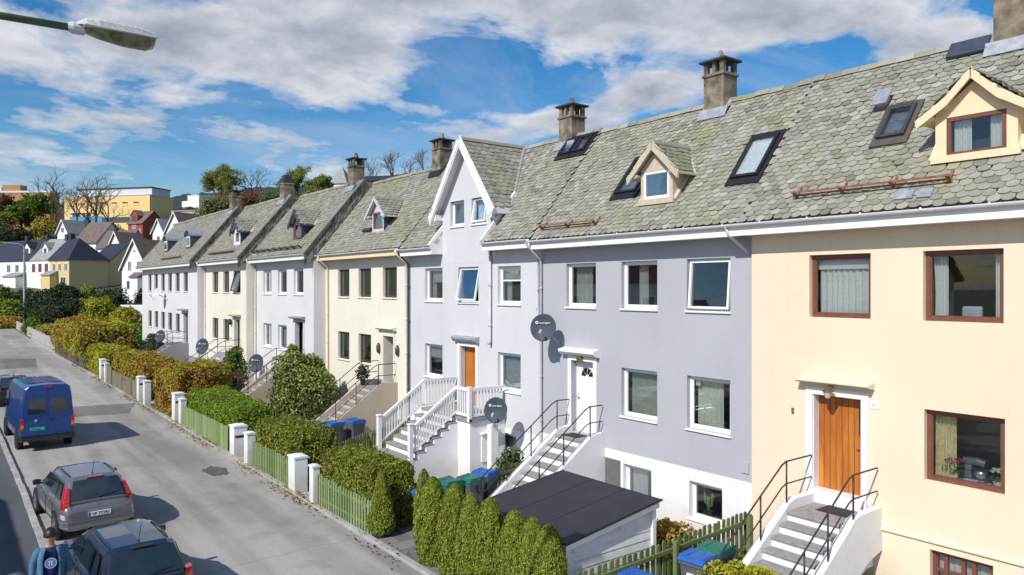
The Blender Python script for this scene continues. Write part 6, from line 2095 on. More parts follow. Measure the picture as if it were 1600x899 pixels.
def van(label, loc, yaw):
    t = thing('parked_van', label, 'van', (0, 0, 0))
    L, H = 5.2, 2.42
    def sec(w, zb, h, tp=0.0):
        return [(0, zb), (w * .86, zb), (w * .97, zb + .1), (w, zb + .45), (w, 1.05), (w * .97, 1.35), (w * .90 - tp, h - .35), (w * .845 - tp, h - .10), (w * .72 - tp, h), (0, h + .03)]
    st = [(0, sec(.90, .42, H - .03)), (.05, sec(.95, .38, H)), (.5, sec(.97, .34, H + .01)), (2.2, sec(.98, .34, H + .01)), (3.5, sec(.97, .34, H - .01)), (3.9, sec(.97, .34, H - .1))]
    def nose(w, zb, h): return [(0, zb), (w * .86, zb), (w * .97, zb + .1), (w, zb + .4), (w, h * .62), (w * .99, h * .72), (w * .95, h * .84), (w * .92, h * .92), (w * .8, h), (0, h + .02)]
    st += [(4.55, nose(.95, .34, 1.32)), (5.05, nose(.88, .36, 1.1)), (5.2, nose(.78, .42, .95))]
    build('body', loft(st), M['vanblue'], t, smooth=False, bevel=.045)
    yb = -.004
    for s in (-1, 1):
        x0, x1 = (s * .06, s * .74)
        d = MB().prism([(s * .02, .62), (s * .83, .62), (s * .845, 1.2), (s * .76, 2.1), (s * .66, 2.26), (s * .02, 2.28)], 'y', -.024, -.003)
        dd = build('rear_door', d, M['vanblue'], t, bevel=.012)
        build('door_window', MB().prism([(s * .10, 1.40), (s * .70, 1.40), (s * .64, 1.93), (s * .12, 1.93)], 'y', -.032, -.0245), M['carglass'], dd, bevel=.008)
        build('tail_light', MB().box(s * .83 if s > 0 else -.955, -.03, .80, .955 if s > 0 else -.83, .1, 1.22), M['redlens'], t, bevel=.02)
        build('indicator', MB().box(s * .84 if s > 0 else -.945, -.036, .88, .945 if s > 0 else -.84, -.0305, 1.0), M['amberlens'], t)
        for yy in (.95, 4.25): 
            wheel(t, s * .86, yy, .34, .22)
            build('wheel_arch', MB().lathe([(.02, s * .02), (.41, s * .02), (.41, -s * .05)], (s * .965, yy, .34), 22, axis='x'), M['trim'], t)
        mi = build('wing_mirror', MB().obox((s * 1.12, 4.0, 1.42), (1, 0, 0), (0, 1, 0), (0, 0, 1), -.1, .1, -.05, .06, -.16, .16), M['trim'], t, bevel=.03)
        build('mirror_arm', MB().tube([(s * .92, 4.05, 1.3), (s * 1.05, 4.0, 1.36)], .025, 6), M['trim'], mi)
        build('cab_window', panel([(s * .965, 3.3, 1.32), (s * .96, 4.25, 1.32), (s * .90, 3.9, 1.92), (s * .895, 3.3, 1.95)], (s, 0, .15), .025), M['carglass'], t)
        build('side_rail', MB().box(s * .985 - .01, .6, .78, s * .985 + .012, 3.9, .84), M['trim'], t, bevel=.006)
    build('windscreen', panel([(.78, 4.5, 1.38), (-.78, 4.5, 1.38), (-.66, 3.98, 2.2), (.66, 3.98, 2.2)], (0, .84, .54), .03), M['carglass'], t)
    build('bumper', MB().prism([(-.93, -.10), (.93, -.10), (.97, .0), (.97, .25), (-.97, .25), (-.97, .0)], 'z', .40, .60), M['trim'], t, bevel=.02)
    build('bumper_lip', MB().box(-.94, -.108, .601, .94, -.02, .63), M['vanblue'], t, bevel=.006)
    p = build('number_plate', MB().box(-.62, -.034, .78, -.12, -.0245, .89), M['plategreen'], t)
    s_, w_ = text_mb('VS 81325', .09, (-.60, -.0365, .80), (1, 0, 0), (0, 0, 1), (0, -1, 0), .0015)
    build('plate_number', s_, M['ink'], p)
    build('door_handle', MB().box(.04, -.05, 1.13, .24, -.0245, 1.19), M['trim'], t, bevel=.008)
    build('badge', MB().lathe([(.03, 0), (.06, 0), (.06, -.012)], (-.42, -.026, 1.14), 14, axis='y'), M['alloy'], t)
    build('brake_light', MB().box(-.14, -.02, 2.33, .14, .06, 2.40), M['redlens'], t, bevel=.01)
    build('door_seam', MB().box(-.012, -.0235, .62, .012, -.006, 2.27), M['ink'], t)
    ra = MB()
    ra.box(-.55, .7, H + .03, .55, 3.0, H + .045)
    build('roof_rib', ra, M['vanblue'], t)
    t.location = loc; t.rotation_euler = (0, 0, yaw); t.scale = (.91, 1, 1)


van('dark blue high-roof van with green plate parked at the kerb', (2.98, 32.45, grade(32) + .03), R(3))


# ------------------------------------------------------------------ person
def skin_obj(name, pts, edges, mat, parent, sub=2):
    """pts: list of (co, radius)"""
    me = bpy.data.meshes.new(name)
    me.from_pydata([p[0] for p in pts], edges, [])
    o = bpy.data.objects.new(name, me); COL.objects.link(o); o.parent = parent
    me.materials.append(mat)
    md = o.modifiers.new('Skin', 'SKIN'); md.use_smooth_shade = True
    for i, p in enumerate(pts):
        r = p[1]
        d = me.skin_vertices[0].data[i]
        d.radius = r if isinstance(r, tuple) else (r, r); d.use_root = i == 0
    s = o.modifiers.new('Subsurf', 'SUBSURF'); s.levels = sub; s.render_levels = sub
    return o


def chain(pts, edges, start, seq):
    prev = start
    for p in seq:
        pts.append(p); edges.append((prev, len(pts) - 1)); prev = len(pts) - 1
    return prev


def person():
    t = thing('person', 'person with short black hair in navy jersey and pale blue jacket beside the navy car', 'person', (0, 0, 0))
    P = [((0, 0, .95), (.15, .12))]; Ed = []
    ch = chain(P, Ed, 0, [((0, .01, 1.12), (.14, .10)), ((0, .0, 1.32), (.155, .11)), ((0, .01, 1.44), (.10, .08)), ((0, -.005, 1.52), .058), ((0, -.02, 1.575), .066), ((0, -.022, 1.64), (.086, .10)), ((0, -.012, 1.72), (.082, .098)), ((0, -.005, 1.765), .05)])
    for s in (-1, 1):
        chain(P, Ed, 2, [((s * .17, .01, 1.40), .062), ((s * .25, .02, 1.16), .048), ((s * .27, -.04, .93), .036)])
        wrist = len(P) - 1
        pm = chain(P, Ed, wrist, [((s * .272, -.065, .86), (.036, .02))])
        for k, (dx, ln) in enumerate(((-.03, .062), (-.01, .072), (.01, .068), (.03, .052))):
            b = (s * .272, -.075 + dx, .825)
            chain(P, Ed, pm, [(b, .0095), ((s * .268, -.082 + dx, .825 - ln * .55), .0088), ((s * .258, -.086 + dx, .825 - ln), .0078)])
        chain(P, Ed, pm, [((s * .255, -.105, .855), .0115), ((s * .245, -.125, .825), .0095)])
        chain(P, Ed, 0, [((s * .095, .0, .86), .095), ((s * .10, -.02, .50), .062), ((s * .10, .03, .10), .042), ((s * .10, -.08, .045), (.04, .032)), ((s * .105, -.17, .035), (.035, .025))])
    body = skin_obj('body', P, Ed, M['skin'], t)
    # face
    fc = MB()
    for s in (-1, 1): fc.lathe([(.003, -.006), (.011, -.003), (.012, .002), (.004, .006)], (s * .033, -.118, 1.662), 8, axis='y')
    build('eye', fc, M['ink'], t)
    build('nose', MB().add([(0, -.122, 1.675), (-.016, -.115, 1.632), (.016, -.115, 1.632), (0, -.148, 1.64)], [(0, 3, 1), (0, 2, 3), (1, 3, 2)]), M['skin'], t, smooth=True)
    build('mouth', MB().box(-.026, -.119, 1.598, .026, -.112, 1.606), mat_plain('lips', (.3, .1, .09), .5), t, bevel=.002)
    for s in (-1, 1):
        build('ear', MB().lathe([(.002, -.012), (.026, -.01), (.03, .004), (.01, .01)], (s * .088, -.0, 1.655), 10, axis='x'), M['skin'], t, smooth=True)
    gl = MB()
    for s in (-1, 1): gl.box(s * .035 - .028, -.131, 1.645, s * .035 + .028, -.127, 1.68)
    gl.tube([(-.07, -.125, 1.668), (-.092, -.0, 1.668)], .004, 6).tube([(.07, -.125, 1.668), (.092, 0, 1.668)], .004, 6).box(-.01, -.131, 1.66, .01, -.127, 1.668)
    build('glasses', gl, M['ink'], t)
    # hair: cap of tufts over the skull
    hm = MB(); v = []; n = 18; rings = 8
    for i in range(rings + 1):
        th = math.pi * .60 * i / rings
        for k in range(n):
            a = 2 * math.pi * k / n
            front = max(0, -math.sin(a))
            tt = th * (1 - .20 * front)
            q = 1 + .05 * math.sin(k * 5 + i * 3)
            v.append((.104 * q * math.sin(tt) * math.cos(a), -.006 + .124 * q * math.sin(tt) * math.sin(a), 1.665 + .125 * q * math.cos(tt)))
    hm.add(v, [(i * n + k, i * n + (k + 1) % n, (i + 1) * n + (k + 1) % n, (i + 1) * n + k) for i in range(rings) for k in range(n)])
    build('hair', hm, M['hair'], t, smooth=True)
    # jersey over the trunk, jacket sleeves and front panels
    J = [((0, 0, .93), (.185, .15))]; Je = []
    chain(J, Je, 0, [((0, .005, 1.12), (.18, .14)), ((0, .0, 1.32), (.19, .14)), ((0, .01, 1.445), (.12, .10)), ((0, .0, 1.49), .078)])
    skin_obj('jersey', J, Je, M['navy'], t)
    for s in (-1, 1):
        K = [((s * .11, .02, 1.425), .082)]; Ke = []
        chain(K, Ke, 0, [((s * .19, .015, 1.385), .086), ((s * .255, .02, 1.17), .062), ((s * .27, -.035, .96), .045)])
        skin_obj('sleeve', K, Ke, M['denim'], t)
        fp = MB(); v = []
        for i in range(7):
            q = i / 6
            z = 1.47 - q * .55
            for j in range(4):
                a = (.62 + j * .32)
                v.append((s * .20 * math.sin(a) * (1 - .35 * max(0, 1 - q * 4)), -.185 * math.cos(a) - .004, z))
        fp.add(v, [(i * 4 + j, i * 4 + j + 1, (i + 1) * 4 + j + 1, (i + 1) * 4 + j) for i in range(6) for j in range(3)])
        fo = build('jacket_front', fp, M['denim'], t, smooth=True)
        sd = fo.modifiers.new('Solidify', 'SOLIDIFY'); sd.thickness = .018
    T = [((0, 0, .96), (.165, .13))]; Te = []
    for s in (-1, 1): chain(T, Te, 0, [((s * .095, .0, .85), .108), ((s * .10, -.015, .50), .078), ((s * .10, .03, .12), .066)])
    skin_obj('trousers', T, Te, M['trousers'], t)
    for s in (-1, 1):
        sh = MB().prism([(s * .10 - .045, .08), (s * .10 + .045, .08), (s * .105 + .05, -.12), (s * .105 + .03, -.2), (s * .105 - .03, -.2), (s * .105 - .05, -.12)], 'z', .0, .075)
        build('shoe', sh, M['trim'], t, bevel=.02)
    # chest print: ring of letters reduced to a disc, with the pi sign in the middle
    zc_, yy = 1.23, -.176
    dsk = [(.088 * math.cos(2 * math.pi * k / 28), zc_ + .088 * math.sin(2 * math.pi * k / 28)) for k in range(28)]
    e = build('emblem', MB().prism(dsk, 'y', yy, yy + .004), M['emblem'], t)
    ring = MB()
    for (ra, rb) in ((.088, .080),):
        vv = [(r_ * math.cos(2 * math.pi * k / 32), yy - .003, zc_ + r_ * math.sin(2 * math.pi * k / 32)) for r_ in (ra, rb) for k in range(32)]
        ring.add(vv, [(k, (k + 1) % 32, 32 + (k + 1) % 32, 32 + k) for k in range(32)])
    ring.box(-.036, yy - .004, zc_ + .022, .038, yy - .002, zc_ + .034)
    ring.add([(-.02, yy - .003, zc_ + .022), (-.009, yy - .003, zc_ + .022), (-.017, yy - .003, zc_ - .04), (-.03, yy - .003, zc_ - .04)], [(0, 1, 2, 3)])
    ring.add([(.010, yy - .003, zc_ + .022), (.021, yy - .003, zc_ + .022), (.022, yy - .003, zc_ - .03), (.036, yy - .003, zc_ - .04), (.018, yy - .003, zc_ - .042), (.010, yy - .003, zc_ - .03)], [(0, 1, 2, 3, 4, 5)])
    build('pi_sign', ring, M['lettering'], e)
    t.location = (1.44, 15.25, .13)
    t.rotation_euler = (0, 0, R(-4))
    t.scale = (1.03,) * 3


person()


# ------------------------------------------------------------------ background houses on the hillside
def local_frame(px, zc, z, phi):
    O = at_depth(px, zc, z=z)
    f = R(phi)
    def w(xc, zc_): return Vector((xc * CA + zc_ * SA, -xc * SA + zc_ * CA, 0))
    A, B = w(-math.cos(f), math.sin(f)), w(math.sin(f), math.cos(f))
    return Matrix(((A.x, B.x, 0, O.x), (A.y, B.y, 0, O.y), (0, 0, 1, z), (0, 0, 0, 1)))


def bg_house(label, px, zc, base_py, phi, wa, wb, hw, hr, ridge, wallm, roofm, wins=(), sidewins=(), oh=.35, chimney=None, group='houses on the hillside', off=(0, 0), cat='house', name='house', trim=None, porch=None, dormers=(), winm=None, gablewins=(), wallb=None):
    z = CAM_H + (449 - base_py) * zc / FPX
    T = local_frame(px, zc, z, phi)
    T = T @ Matrix.Translation((off[0], off[1], 0))
    o = T @ Vector((wa / 2, wb / 2, 0))
    t = thing(name, label, cat, o, group)
    m = MB().box(0, 0, -3.5, wa, wb, hw)
    if ridge == 'b': m.prism([(0, hw), (wa, hw), (wa / 2, hw + hr - .05)], 'y', .002, wb - .002)
    if ridge == 'a': m.prism([(0, hw), (wb, hw), (wb / 2, hw + hr - .05)], 'x', .002, wa - .002)
    build('wall', m.xform(T), wallm, t)
    r = MB()
    th = .16
    if ridge == 'b':
        k = hr / (wa / 2)
        for s in (-1, 1):
            c = wa / 2; e = c + s * (c + oh)
            r.prism([(c, hw + hr), (e, hw - oh * k), (e, hw - oh * k + th), (c, hw + hr + th)], 'y', -oh, wb + oh)
    elif ridge == 'a':
        k = hr / (wb / 2)
        for s in (-1, 1):
            c = wb / 2; e = c + s * (c + oh)
            r.prism([(c, hw + hr), (e, hw - oh * k), (e, hw - oh * k + th), (c, hw + hr + th)], 'x', -oh, wa + oh)
    elif ridge == 'hip':
        a0, a1, b0, b1 = -oh, wa + (oh if off == (0, 0) else 0), -oh, wb + oh
        c = (b0 + b1) / 2; q = (b1 - b0) / 2 * .8
        r.add([(a0, b0, hw), (a1, b0, hw), (a1, b1, hw), (a0, b1, hw), (a0 + q, c, hw + hr), (a1, c, hw + hr)], [(0, 1, 5, 4), (1, 2, 5), (2, 3, 4, 5), (3, 0, 4), (3, 2, 1, 0)])
    elif ridge == 'pyr':
        r.add([(-oh, -oh, hw), (wa + oh, -oh, hw), (wa + oh, wb + oh, hw), (-oh, wb + oh, hw), (wa / 2, wb / 2, hw + hr)], [(0, 1, 4), (1, 2, 4), (2, 3, 4), (3, 0, 4), (3, 2, 1, 0)])
    else:
        r.box(-.2, -.2, hw, wa + .2, wb + .2, hw + hr)
    rf = build('roof', r.xform(T), roofm, t)
    if ridge in 'ab' and trim:
        q = MB()
        W = wa if ridge == 'b' else wb
        k = hr / (W / 2)
        for s in (-1, 1):
            c = W / 2; e = c + s * (c + oh)
            q.prism([(c, hw + hr + th + .02), (e, hw - oh * k + th + .02), (e, hw - oh * k - .15), (c, hw + hr - .18)], 'y' if ridge == 'b' else 'x', -oh - .06, -oh - .002)
        build('bargeboard', q.xform(T), trim, t)
    if chimney:
        for (ca, cb, ch) in chimney:
            build('chimney', MB().box(ca - .4, cb - .4, hw + .3, ca + .4, cb + .4, hw + hr + ch).xform(T), M['capslab'], rf)
    def win_mesh(face, u0, u1, z0, z1):
        q = MB()
        if face == 'a':
            q.box(u0, -.05, z0, u1, -.004, z1, 0); q.box(u0 + .1, -.06, z0 + .1, (u0 + u1) / 2 - .04, -.051, z1 - .1, 1); q.box((u0 + u1) / 2 + .04, -.06, z0 + .1, u1 - .1, -.051, z1 - .1, 1)
        else:
            q.box(-.05, u0, z0, -.004, u1, z1, 0); q.box(-.06, u0 + .1, z0 + .1, -.051, u1 - .1, z1 - .1, 1)
        return q.xform(T)
    for (u0, u1, z0, z1) in wins: build('window', win_mesh('a', u0, u1, z0, z1), [winm or M['white'], M['bgglass']], t)
    for (u0, u1, z0, z1) in sidewins: build('window', win_mesh('b', u0, u1, z0, z1), [winm or M['white'], M['bgglass']], t)
    if porch:
        a0, a1, dpt, zz, pm = porch
        p = MB().prism([(-.0, zz + .9), (-.0, zz), (-dpt, zz), (-dpt, zz + .12)], 'x', a0, a1)
        pp = build('porch', p.xform(T), pm, t)
        build('porch_wall', MB().box(a0 + .2, -dpt + .2, -1.5, a1 - .2, -.003, zz - .002).xform(T), wallm, pp)
    for (da, db, wd, hd, mm) in dormers:
        zb = hw + hr * (db / (wb / 2)) * .8 if ridge in ('a', 'hip') else hw + .3
        q = MB().prism([(da - wd / 2, zb), (da + wd / 2, zb), (da + wd / 2, zb + hd * .6), (da, zb + hd), (da - wd / 2, zb + hd * .6)], 'y', db, db + wb * .35)
        dd = build('dormer', q.xform(T), mm, t)
        q = MB()
        for s in (-1, 1):
            q.prism([(da, zb + hd + .1), (da + s * (wd / 2 + .2), zb + hd * .55), (da + s * (wd / 2 + .2), zb + hd * .55 + .12), (da, zb + hd + .22)], 'y', db - .2, db + wb * .35)
        build('dormer_roof', q.xform(T), roofm, dd)
        q = MB().box(da - wd * .25, db - .04, zb + hd * .15, da + wd * .25, db - .003, zb + hd * .55)
        build('dormer_window', q.xform(T), M['bgglass'], dd)
    return t, T


F3 = [(.5, 1.4, 2.7, 4.1), (2.3, 3.2, 2.7, 4.1), (4.0, 4.9, 2.7, 4.1), (.9, 2.5, .1, 1.7)]
bg_house('pale yellow row house with black hipped roof', 108, 130, 447, 28, 5.8, 7.2, 4.7, 4.1, 'hip', M['bgyellow'], M['darktile'], F3, porch=(3.2, 6.2, 1.6, 1.9, M['greytile']), chimney=[(5.2, 3.6, .8)])
bg_house('yellow gabled wing with dark roof at the right of the black-roofed house', 108, 130, 447, 28, 6, 8.4, 4.4, 3.7, 'a', M['bgyellow'], M['darktile'], (), [(4.6, 6.6, 2.6, 4.3), (4.4, 6.0, -.6, .8)], off=(.6, 7.6), oh=.15)
bg_house('white row house with grey slate roof between the black roofs', 108, 130, 447, 28, 6.4, 7.2, 4.7, 4.0, 'a', M['bgwhite'], M['greytile'], [(.6, 1.6, 2.6, 4.1), (2.6, 3.6, 2.6, 4.1), (4.6, 5.6, 2.6, 4.1), (1.0, 2.8, .2, 1.4)], off=(5.81, .05), oh=.1, chimney=[(.6, 3.6, .9)], dormers=[(3.6, 1.2, 1.7, 2.2, M['bgwhite'])], winm=M['redframe'])
bg_house('white row house with black roof and small dormer at the left picture edge', 108, 130, 447, 28, 15.0, 7.2, 4.7, 4.0, 'a', M['bgwhite'], M['darktile'], [(1.0, 2.0, 2.6, 4.1), (3.4, 4.6, 2.6, 4.1), (6.2, 7.4, 2.6, 4.1)], off=(12.25, .05), oh=.1, chimney=[(.4, 3.6, 1.0), (7, 3.6, 1.0)], dormers=[(3.0, 1.2, 2.0, 2.4, M['bgwhite'])], porch=(1.0, 5.5, 2.0, 1.7, M['greytile']))
bg_house('large white gabled house with brown tile roof next to the terrace end', 230, 118, 458, 24, 5.8, 8.5, 4.2, 4.5, 'b', M['bgwhite'], M['browntile'], [(3.6, 4.4, 3.6, 5.2), (1.5, 2.3, 3.6, 5.2), (3.2, 4.7, .6, 2.1), (1.3, 2.6, .6, 2.1), (2.6, 3.2, 6.6, 7.1)], trim=M['white'], porch=(.8, 2.9, 1.2, 2.5, M['browntile']))
bg_house('white house with narrow steep gable between yellow wing and large white house', 190, 150, 424, 24, 3.7, 6, 5.2, 2.9, 'b', M['bgwhite'], M['browntile'], [(.9, 2.7, 3.6, 5.0), (.4, 1.3, .6, 2.4)], trim=M['white'])
bg_house('brown-roofed house behind the narrow steep gable', 196, 158, 418, 20, 8, 6, 4.6, 3.6, 'a', M['bgwhite'], M['browntile'], [(2, 3, 2.5, 4)], chimney=[(6, 3, .7)])
bg_house('red boarded house with small front gable on the slope', 223, 200, 370, 30, 6.6, 6.4, 4.0, 3.3, 'a', M['bgred'], M['browntile'], [(.8, 1.6, .6, 2.2), (3.0, 3.7, 2.3, 3.6), (4.0, 4.7, 2.3, 3.6), (5, 5.6, .4, 2.0)], [(2.2, 4.2, 1.2, 2.8)], dormers=[(4.0, .1, 3.0, 3.3, M['bgred'])])
bg_house('white gabled house with brown roof right of the red house', 287, 150, 392, 25, 5.2, 8.5, 4.0, 4.0, 'b', M['bgwhite'], M['browntile'], [(2.2, 3.0, 5.0, 5.8), (1.2, 2.4, 1.8, 3.2)], trim=M['white'])
bg_house('small white house beside the red house', 256, 165, 385, 25, 3.6, 5, 3.4, 2.8, 'b', M['bgwhite'], M['greytile'], [(1.2, 2.2, 1.2, 2.4)], trim=M['white'])
bg_house('small white gable house in front of the yellow school', 106, 168, 378, 22, 3.4, 6, 2.4, 2.7, 'b', M['bgwhite'], M['greytile'], [(1.2, 2.2, 2.2, 3.4)], trim=M['white'], chimney=[(1.0, 5.5, .6)])
bg_house('house with big dark brown roof below the bare trees', 150, 162, 400, 14, 5.6, 9, 3.2, 4.6, 'a', M['bgwhite'], M['browntile'], [(2, 3.2, 1, 2.4)], chimney=[(6.4, 4.5, .7)])
# school: flat roofed ochre blocks
t, T = bg_house('wide ochre yellow flat-roofed school on the hill', 234, 300, 347, 13, 41.5, 14, 11.2, .25, 'flat', M['schoolyellow'], M['lightpanel'], (), (), cat='school', name='school_building')
m = MB().box(.6, 2.0, 11.46, 37, 13, 14.4)
build('roof_storey', m.xform(T), M['lightpanel'], t)
build('roof_edge', MB().box(.3, 1.6, 14.401, 37.4, 13.4, 14.8).xform(T), M['darktile'], t)
for k in range(6):
    a = 5.2 + k * 5.2
    q = MB().box(a, -.12, 7.0, a + 2.6, -.004, 8.6, 0); q.box(a + .1, -.2, 8.0, a + 2.5, -.121, 8.55, 1)
    build('window', q.xform(T), [M['schoolyellow'], M['bark']], t)
q = MB().box(2.0, -.3, .3, 38, -.004, 2.4, 0)
build('window_band', q.xform(T), M['bgglass'], t)
for k, (a, b) in enumerate(((30, 38.5), (22.5, 28.5), (4, 9))):
    build('blue_panel', MB().box(a, -.42, .3, b, -.301, 3.0).xform(T), M['bluepanel'], t)
for k in range(5):
    a = 26 + k * 2.6
    build('awning', MB().prism([(-.02, 4.6), (-1.4, 3.8), (-1.4, 4.0)], 'x', a, a + 1.5).xform(T), M['bark'], t)
t, T = bg_house('brown ochre flat-roofed block left of the school', 78, 312, 352, 4, 40, 6, 14.0, .8, 'flat', M['ochredark'], M['lightpanel'], [(4, 6.5, 9, 11), (9, 11.5, 9, 11), (4, 6.5, 4, 6)], (), cat='school', name='school_building', winm=M['bark'])
build('roof_storey', MB().box(14, 1, 14.81, 22, 5, 17.5).xform(T), M['ochredark'], t)
build('roof_storey', MB().box(22.5, 1, 14.81, 39, 5, 16.6).xform(T), M['lightpanel'], t)
t, T = bg_house('white box-shaped modern building on the hill', 311, 380, 326, 25, 8.2, 9, 7.2, .2, 'flat', M['bgwhite'], M['lightpanel'], (), (), cat='building', name='modern_building')
build('annex', MB().box(8.21, 1, -3, 13.5, 8, 4.6).xform(T), M['bgwhite'], t)
bg_house('low grey flat building under the white modern box', 322, 240, 345, 18, 14, 9, 3.4, .4, 'flat', M['beigestucco'], M['greytile'], [(2, 4, 1.2, 2.4), (7, 9, 1.2, 2.4)], (), cat='building', name='building')
bg_house('pale house with pointed pyramid roof above the terrace ridge', 541, 250, 300, 15, 6.0, 6, 3.0, 6.2, 'pyr', M['bgwhite'], M['greytile'], (), (), oh=.5)
bg_house('dark low roof showing just above the terrace ridge', 632, 240, 302, 10, 15, 10, 4.6, 2.0, 'a', M['bark'], M['darktile'], (), (), oh=.4)


def far_tree(label, px, zc, ytop, ybase, seed, mat=None, leaf=.6, per=34, lev=3, clump=None, tf=.32):
    b = at_depth(px, zc, py=ybase); b.z = min(b.z, terr(b.x, b.y)) if False else b.z
    h = (ybase - ytop) * zc / FPX * 1.28
    return tree('bare_tree' if mat is None else 'leafy_tree', label, b, h, seed, mat, leaf, group='trees on the hillside', lev=lev if mat is not None else 4, per=per, clump=clump, trunk_frac=tf, tr=.026 if mat is not None else .02)


far_tree('bare tree before the left end of the yellow school', 86, 262, 276, 352, 301)
far_tree('tall bare tree before the middle of the yellow school', 150, 250, 280, 356, 302)
far_tree('bare tree with forked trunk between two others before the school', 121, 258, 300, 354, 303)
far_tree('wide bare tree low before the right half of the school', 138, 235, 296, 362, 304)
far_tree('bare tree at the right end of the yellow school front', 166, 240, 304, 362, 305)
far_tree('rust-leaved tree at the left edge before the brown block', 14, 225, 300, 360, 306, M['rustleaf'], .8, 40, clump=1.7, tf=.2)
far_tree('rust-leaved tree right of the one at the left edge', 34, 228, 304, 362, 307, M['rustleaf'], .8, 40, clump=1.6, tf=.2)
far_tree('green leafy tree in front of the brown block', 50, 220, 295, 362, 308, M['midgreen'], .8, 40, clump=1.5, tf=.2)
far_tree('low green tree at the left edge under the rust-leaved trees', 8, 212, 328, 372, 309, M['spring'], .7, 40, clump=1.3, tf=.2)
far_tree('round fresh-green tree above the far terrace roofs', 345, 220, 258, 330, 310, M['spring'], .4, 110, clump=1.5, tf=.3)
far_tree('bare dark tree right of the round fresh-green tree', 397, 225, 266, 330, 311)
far_tree('green leafy tree behind the short black-capped chimney', 464, 220, 262, 318, 312, M['spring'], .4, 90, clump=1.4, tf=.3)
far_tree('low yellow-green tree beside the pyramid roof', 502, 222, 274, 310, 313, M['spring'], .55, 50, clump=1.1, tf=.3)
far_tree('bare tree above the ridge left of the dark low roof', 582, 250, 252, 294, 314)
far_tree('slim bare tree above the ridge beside the white gable', 612, 252, 240, 292, 315)
far_tree('bare twiggy tree directly behind the chimney next to the gable', 664, 250, 236, 280, 316)
far_tree('bare tree behind the cream house ridge', 640, 262, 250, 290, 317)
for i, (px, zc, w_, yt, mt, lab) in enumerate(((336, 210, 60, 300, 'spring', 'yellow-green bush under the round fresh-green tree'), (390, 214, 60, 297, 'rustleaf', 'reddish brush under the bare dark tree'), (440, 214, 70, 290, 'midgreen', 'green brush under the tree behind the short chimney'),
                                              (490, 216, 50, 288, 'spring', 'yellow-green brush left of the pyramid roof'), (72, 215, 40, 334, 'beech', 'brown brush left of the bare school tree'), (20, 205, 60, 352, 'dkgreen', 'dark green brush under the rust-leaved trees'),
                                              (120, 190, 80, 352, 'twig', 'grey brush behind the small white gable'), (215, 185, 34, 366, 'spring', 'green bush at the foot of the red house'), (174, 205, 60, 352, 'beech', 'brown brush left of the red house'), (300, 300, 40, 322, 'dkgreen', 'dark bush below the white modern box'),
                                              (230, 150, 60, 385, 'dkgreen', 'dark bush between the white gabled houses'), (60, 165, 70, 372, 'beech', 'brown brush behind the black roofs'))):
    far_bush('brush', lab, 'bush', px, zc, w_, yt, M[mt], 400 + i, 1600, .55, .3)

# wooded hill far behind
hm = MB(); v = []
hx = [-400, 0, 120, 200, 255, 285, 330, 400, 450, 560, 640, 690, 760, 900, 1200, 1700, 2200]
hy = [330, 318, 316, 316, 309, 304, 301, 292, 291, 280, 270, 262, 258, 250, 250, 260, 300]
n = 0
rr = np.random.default_rng(9)
px = np.arange(-400, 2200, 5.0)
for zc, kk in ((700, .35), (850, .75), (1000, 1.0), (1200, .9), (1500, .4)):
    for p_ in px:
        yt = float(np.interp(p_, hx, hy)) + (rr.normal(0, 1.2) if kk == 1 else 0)
        z = (CAM_H + (449 - yt) * 1000 / FPX) * kk
        q = at_depth(p_, zc); v.append((q.x, q.y, z))
k = len(px)
f = np.array([(i * k + j, i * k + j + 1, (i + 1) * k + j + 1, (i + 1) * k + j) for i in range(4) for j in range(k - 1)])
hm.add_np(v, f); struct('hills', hm, M['hill'])

# houses across the street: outside the frame, but they shade the pavement and show in the panes
for (y0, y1, wm, lab, rm) in ((16.6, 22.6, M['cream'], 'cream house across the street with red tile roof', M['redtile']), (30.5, 46.0, M['coolwhite'], 'long white house across the street with red tile roof', M['redtile'])):
    t = thing('house', lab, 'house', (-9.5, (y0 + y1) / 2, 0))
    m = MB().box(-13, y0, -.2, -6.2, y1, 6.7)
    m.prism([(-13, 6.7), (-6.2, 6.7), (-9.6, 9.5)], 'y', y0 + .002, y1 - .002)
    build('wall', m, wm, t)
    r = MB()
    for s in (-1, 1):
        e = -9.6 + s * 3.8
        L2 = math.hypot(3.8, 3.13)
        Uv = Vector((-s * 3.8 / L2, 0, 3.13 / L2)); Nv = Vector((s * 3.13 / L2, 0, 3.8 / L2))
        r.add([(-9.6, y0 - .3, 9.6), (e, y0 - .3, 6.47), (e, y1 + .3, 6.47), (-9.6, y1 + .3, 9.6)], [(0, 1, 2, 3)], 0)
        slates(r, (e, 0, 6.5), (0, 1, 0), Uv, Nv, y0 - .3, y1 + .3, L2, w=.3, e=.34, arc=.05, seed=44)
    build('roof', r, rm, t)
    yy = y0 + .8
    while yy < y1 - 1.5:
        for z in (1.4, 4.3):
            q = MB().box(-6.199, yy, z, -6.15, yy + 1.2, z + 1.4, 0).box(-6.149, yy + .1, z + .1, -6.14, yy + 1.1, z + 1.3, 1)
            build('window', q, [M['white'], M['bgglass']], t)
        yy += 2.3

# ------------------------------------------------------------------ light, sky, camera
EL, PHI = R(40.5), R(17)
sd = Vector((math.cos(EL) * math.cos(PHI), math.cos(EL) * math.sin(PHI), -math.sin(EL)))
sun = bpy.data.lights.new('sun', 'SUN'); sun.energy = 3.6; sun.angle = R(.53); sun.color = (1, .955, .88)
so = bpy.data.objects.new('sun', sun); COL.objects.link(so)
so.rotation_euler = sd.to_track_quat('-Z', 'Y').to_euler(); so.location = (-20, -5, 30)

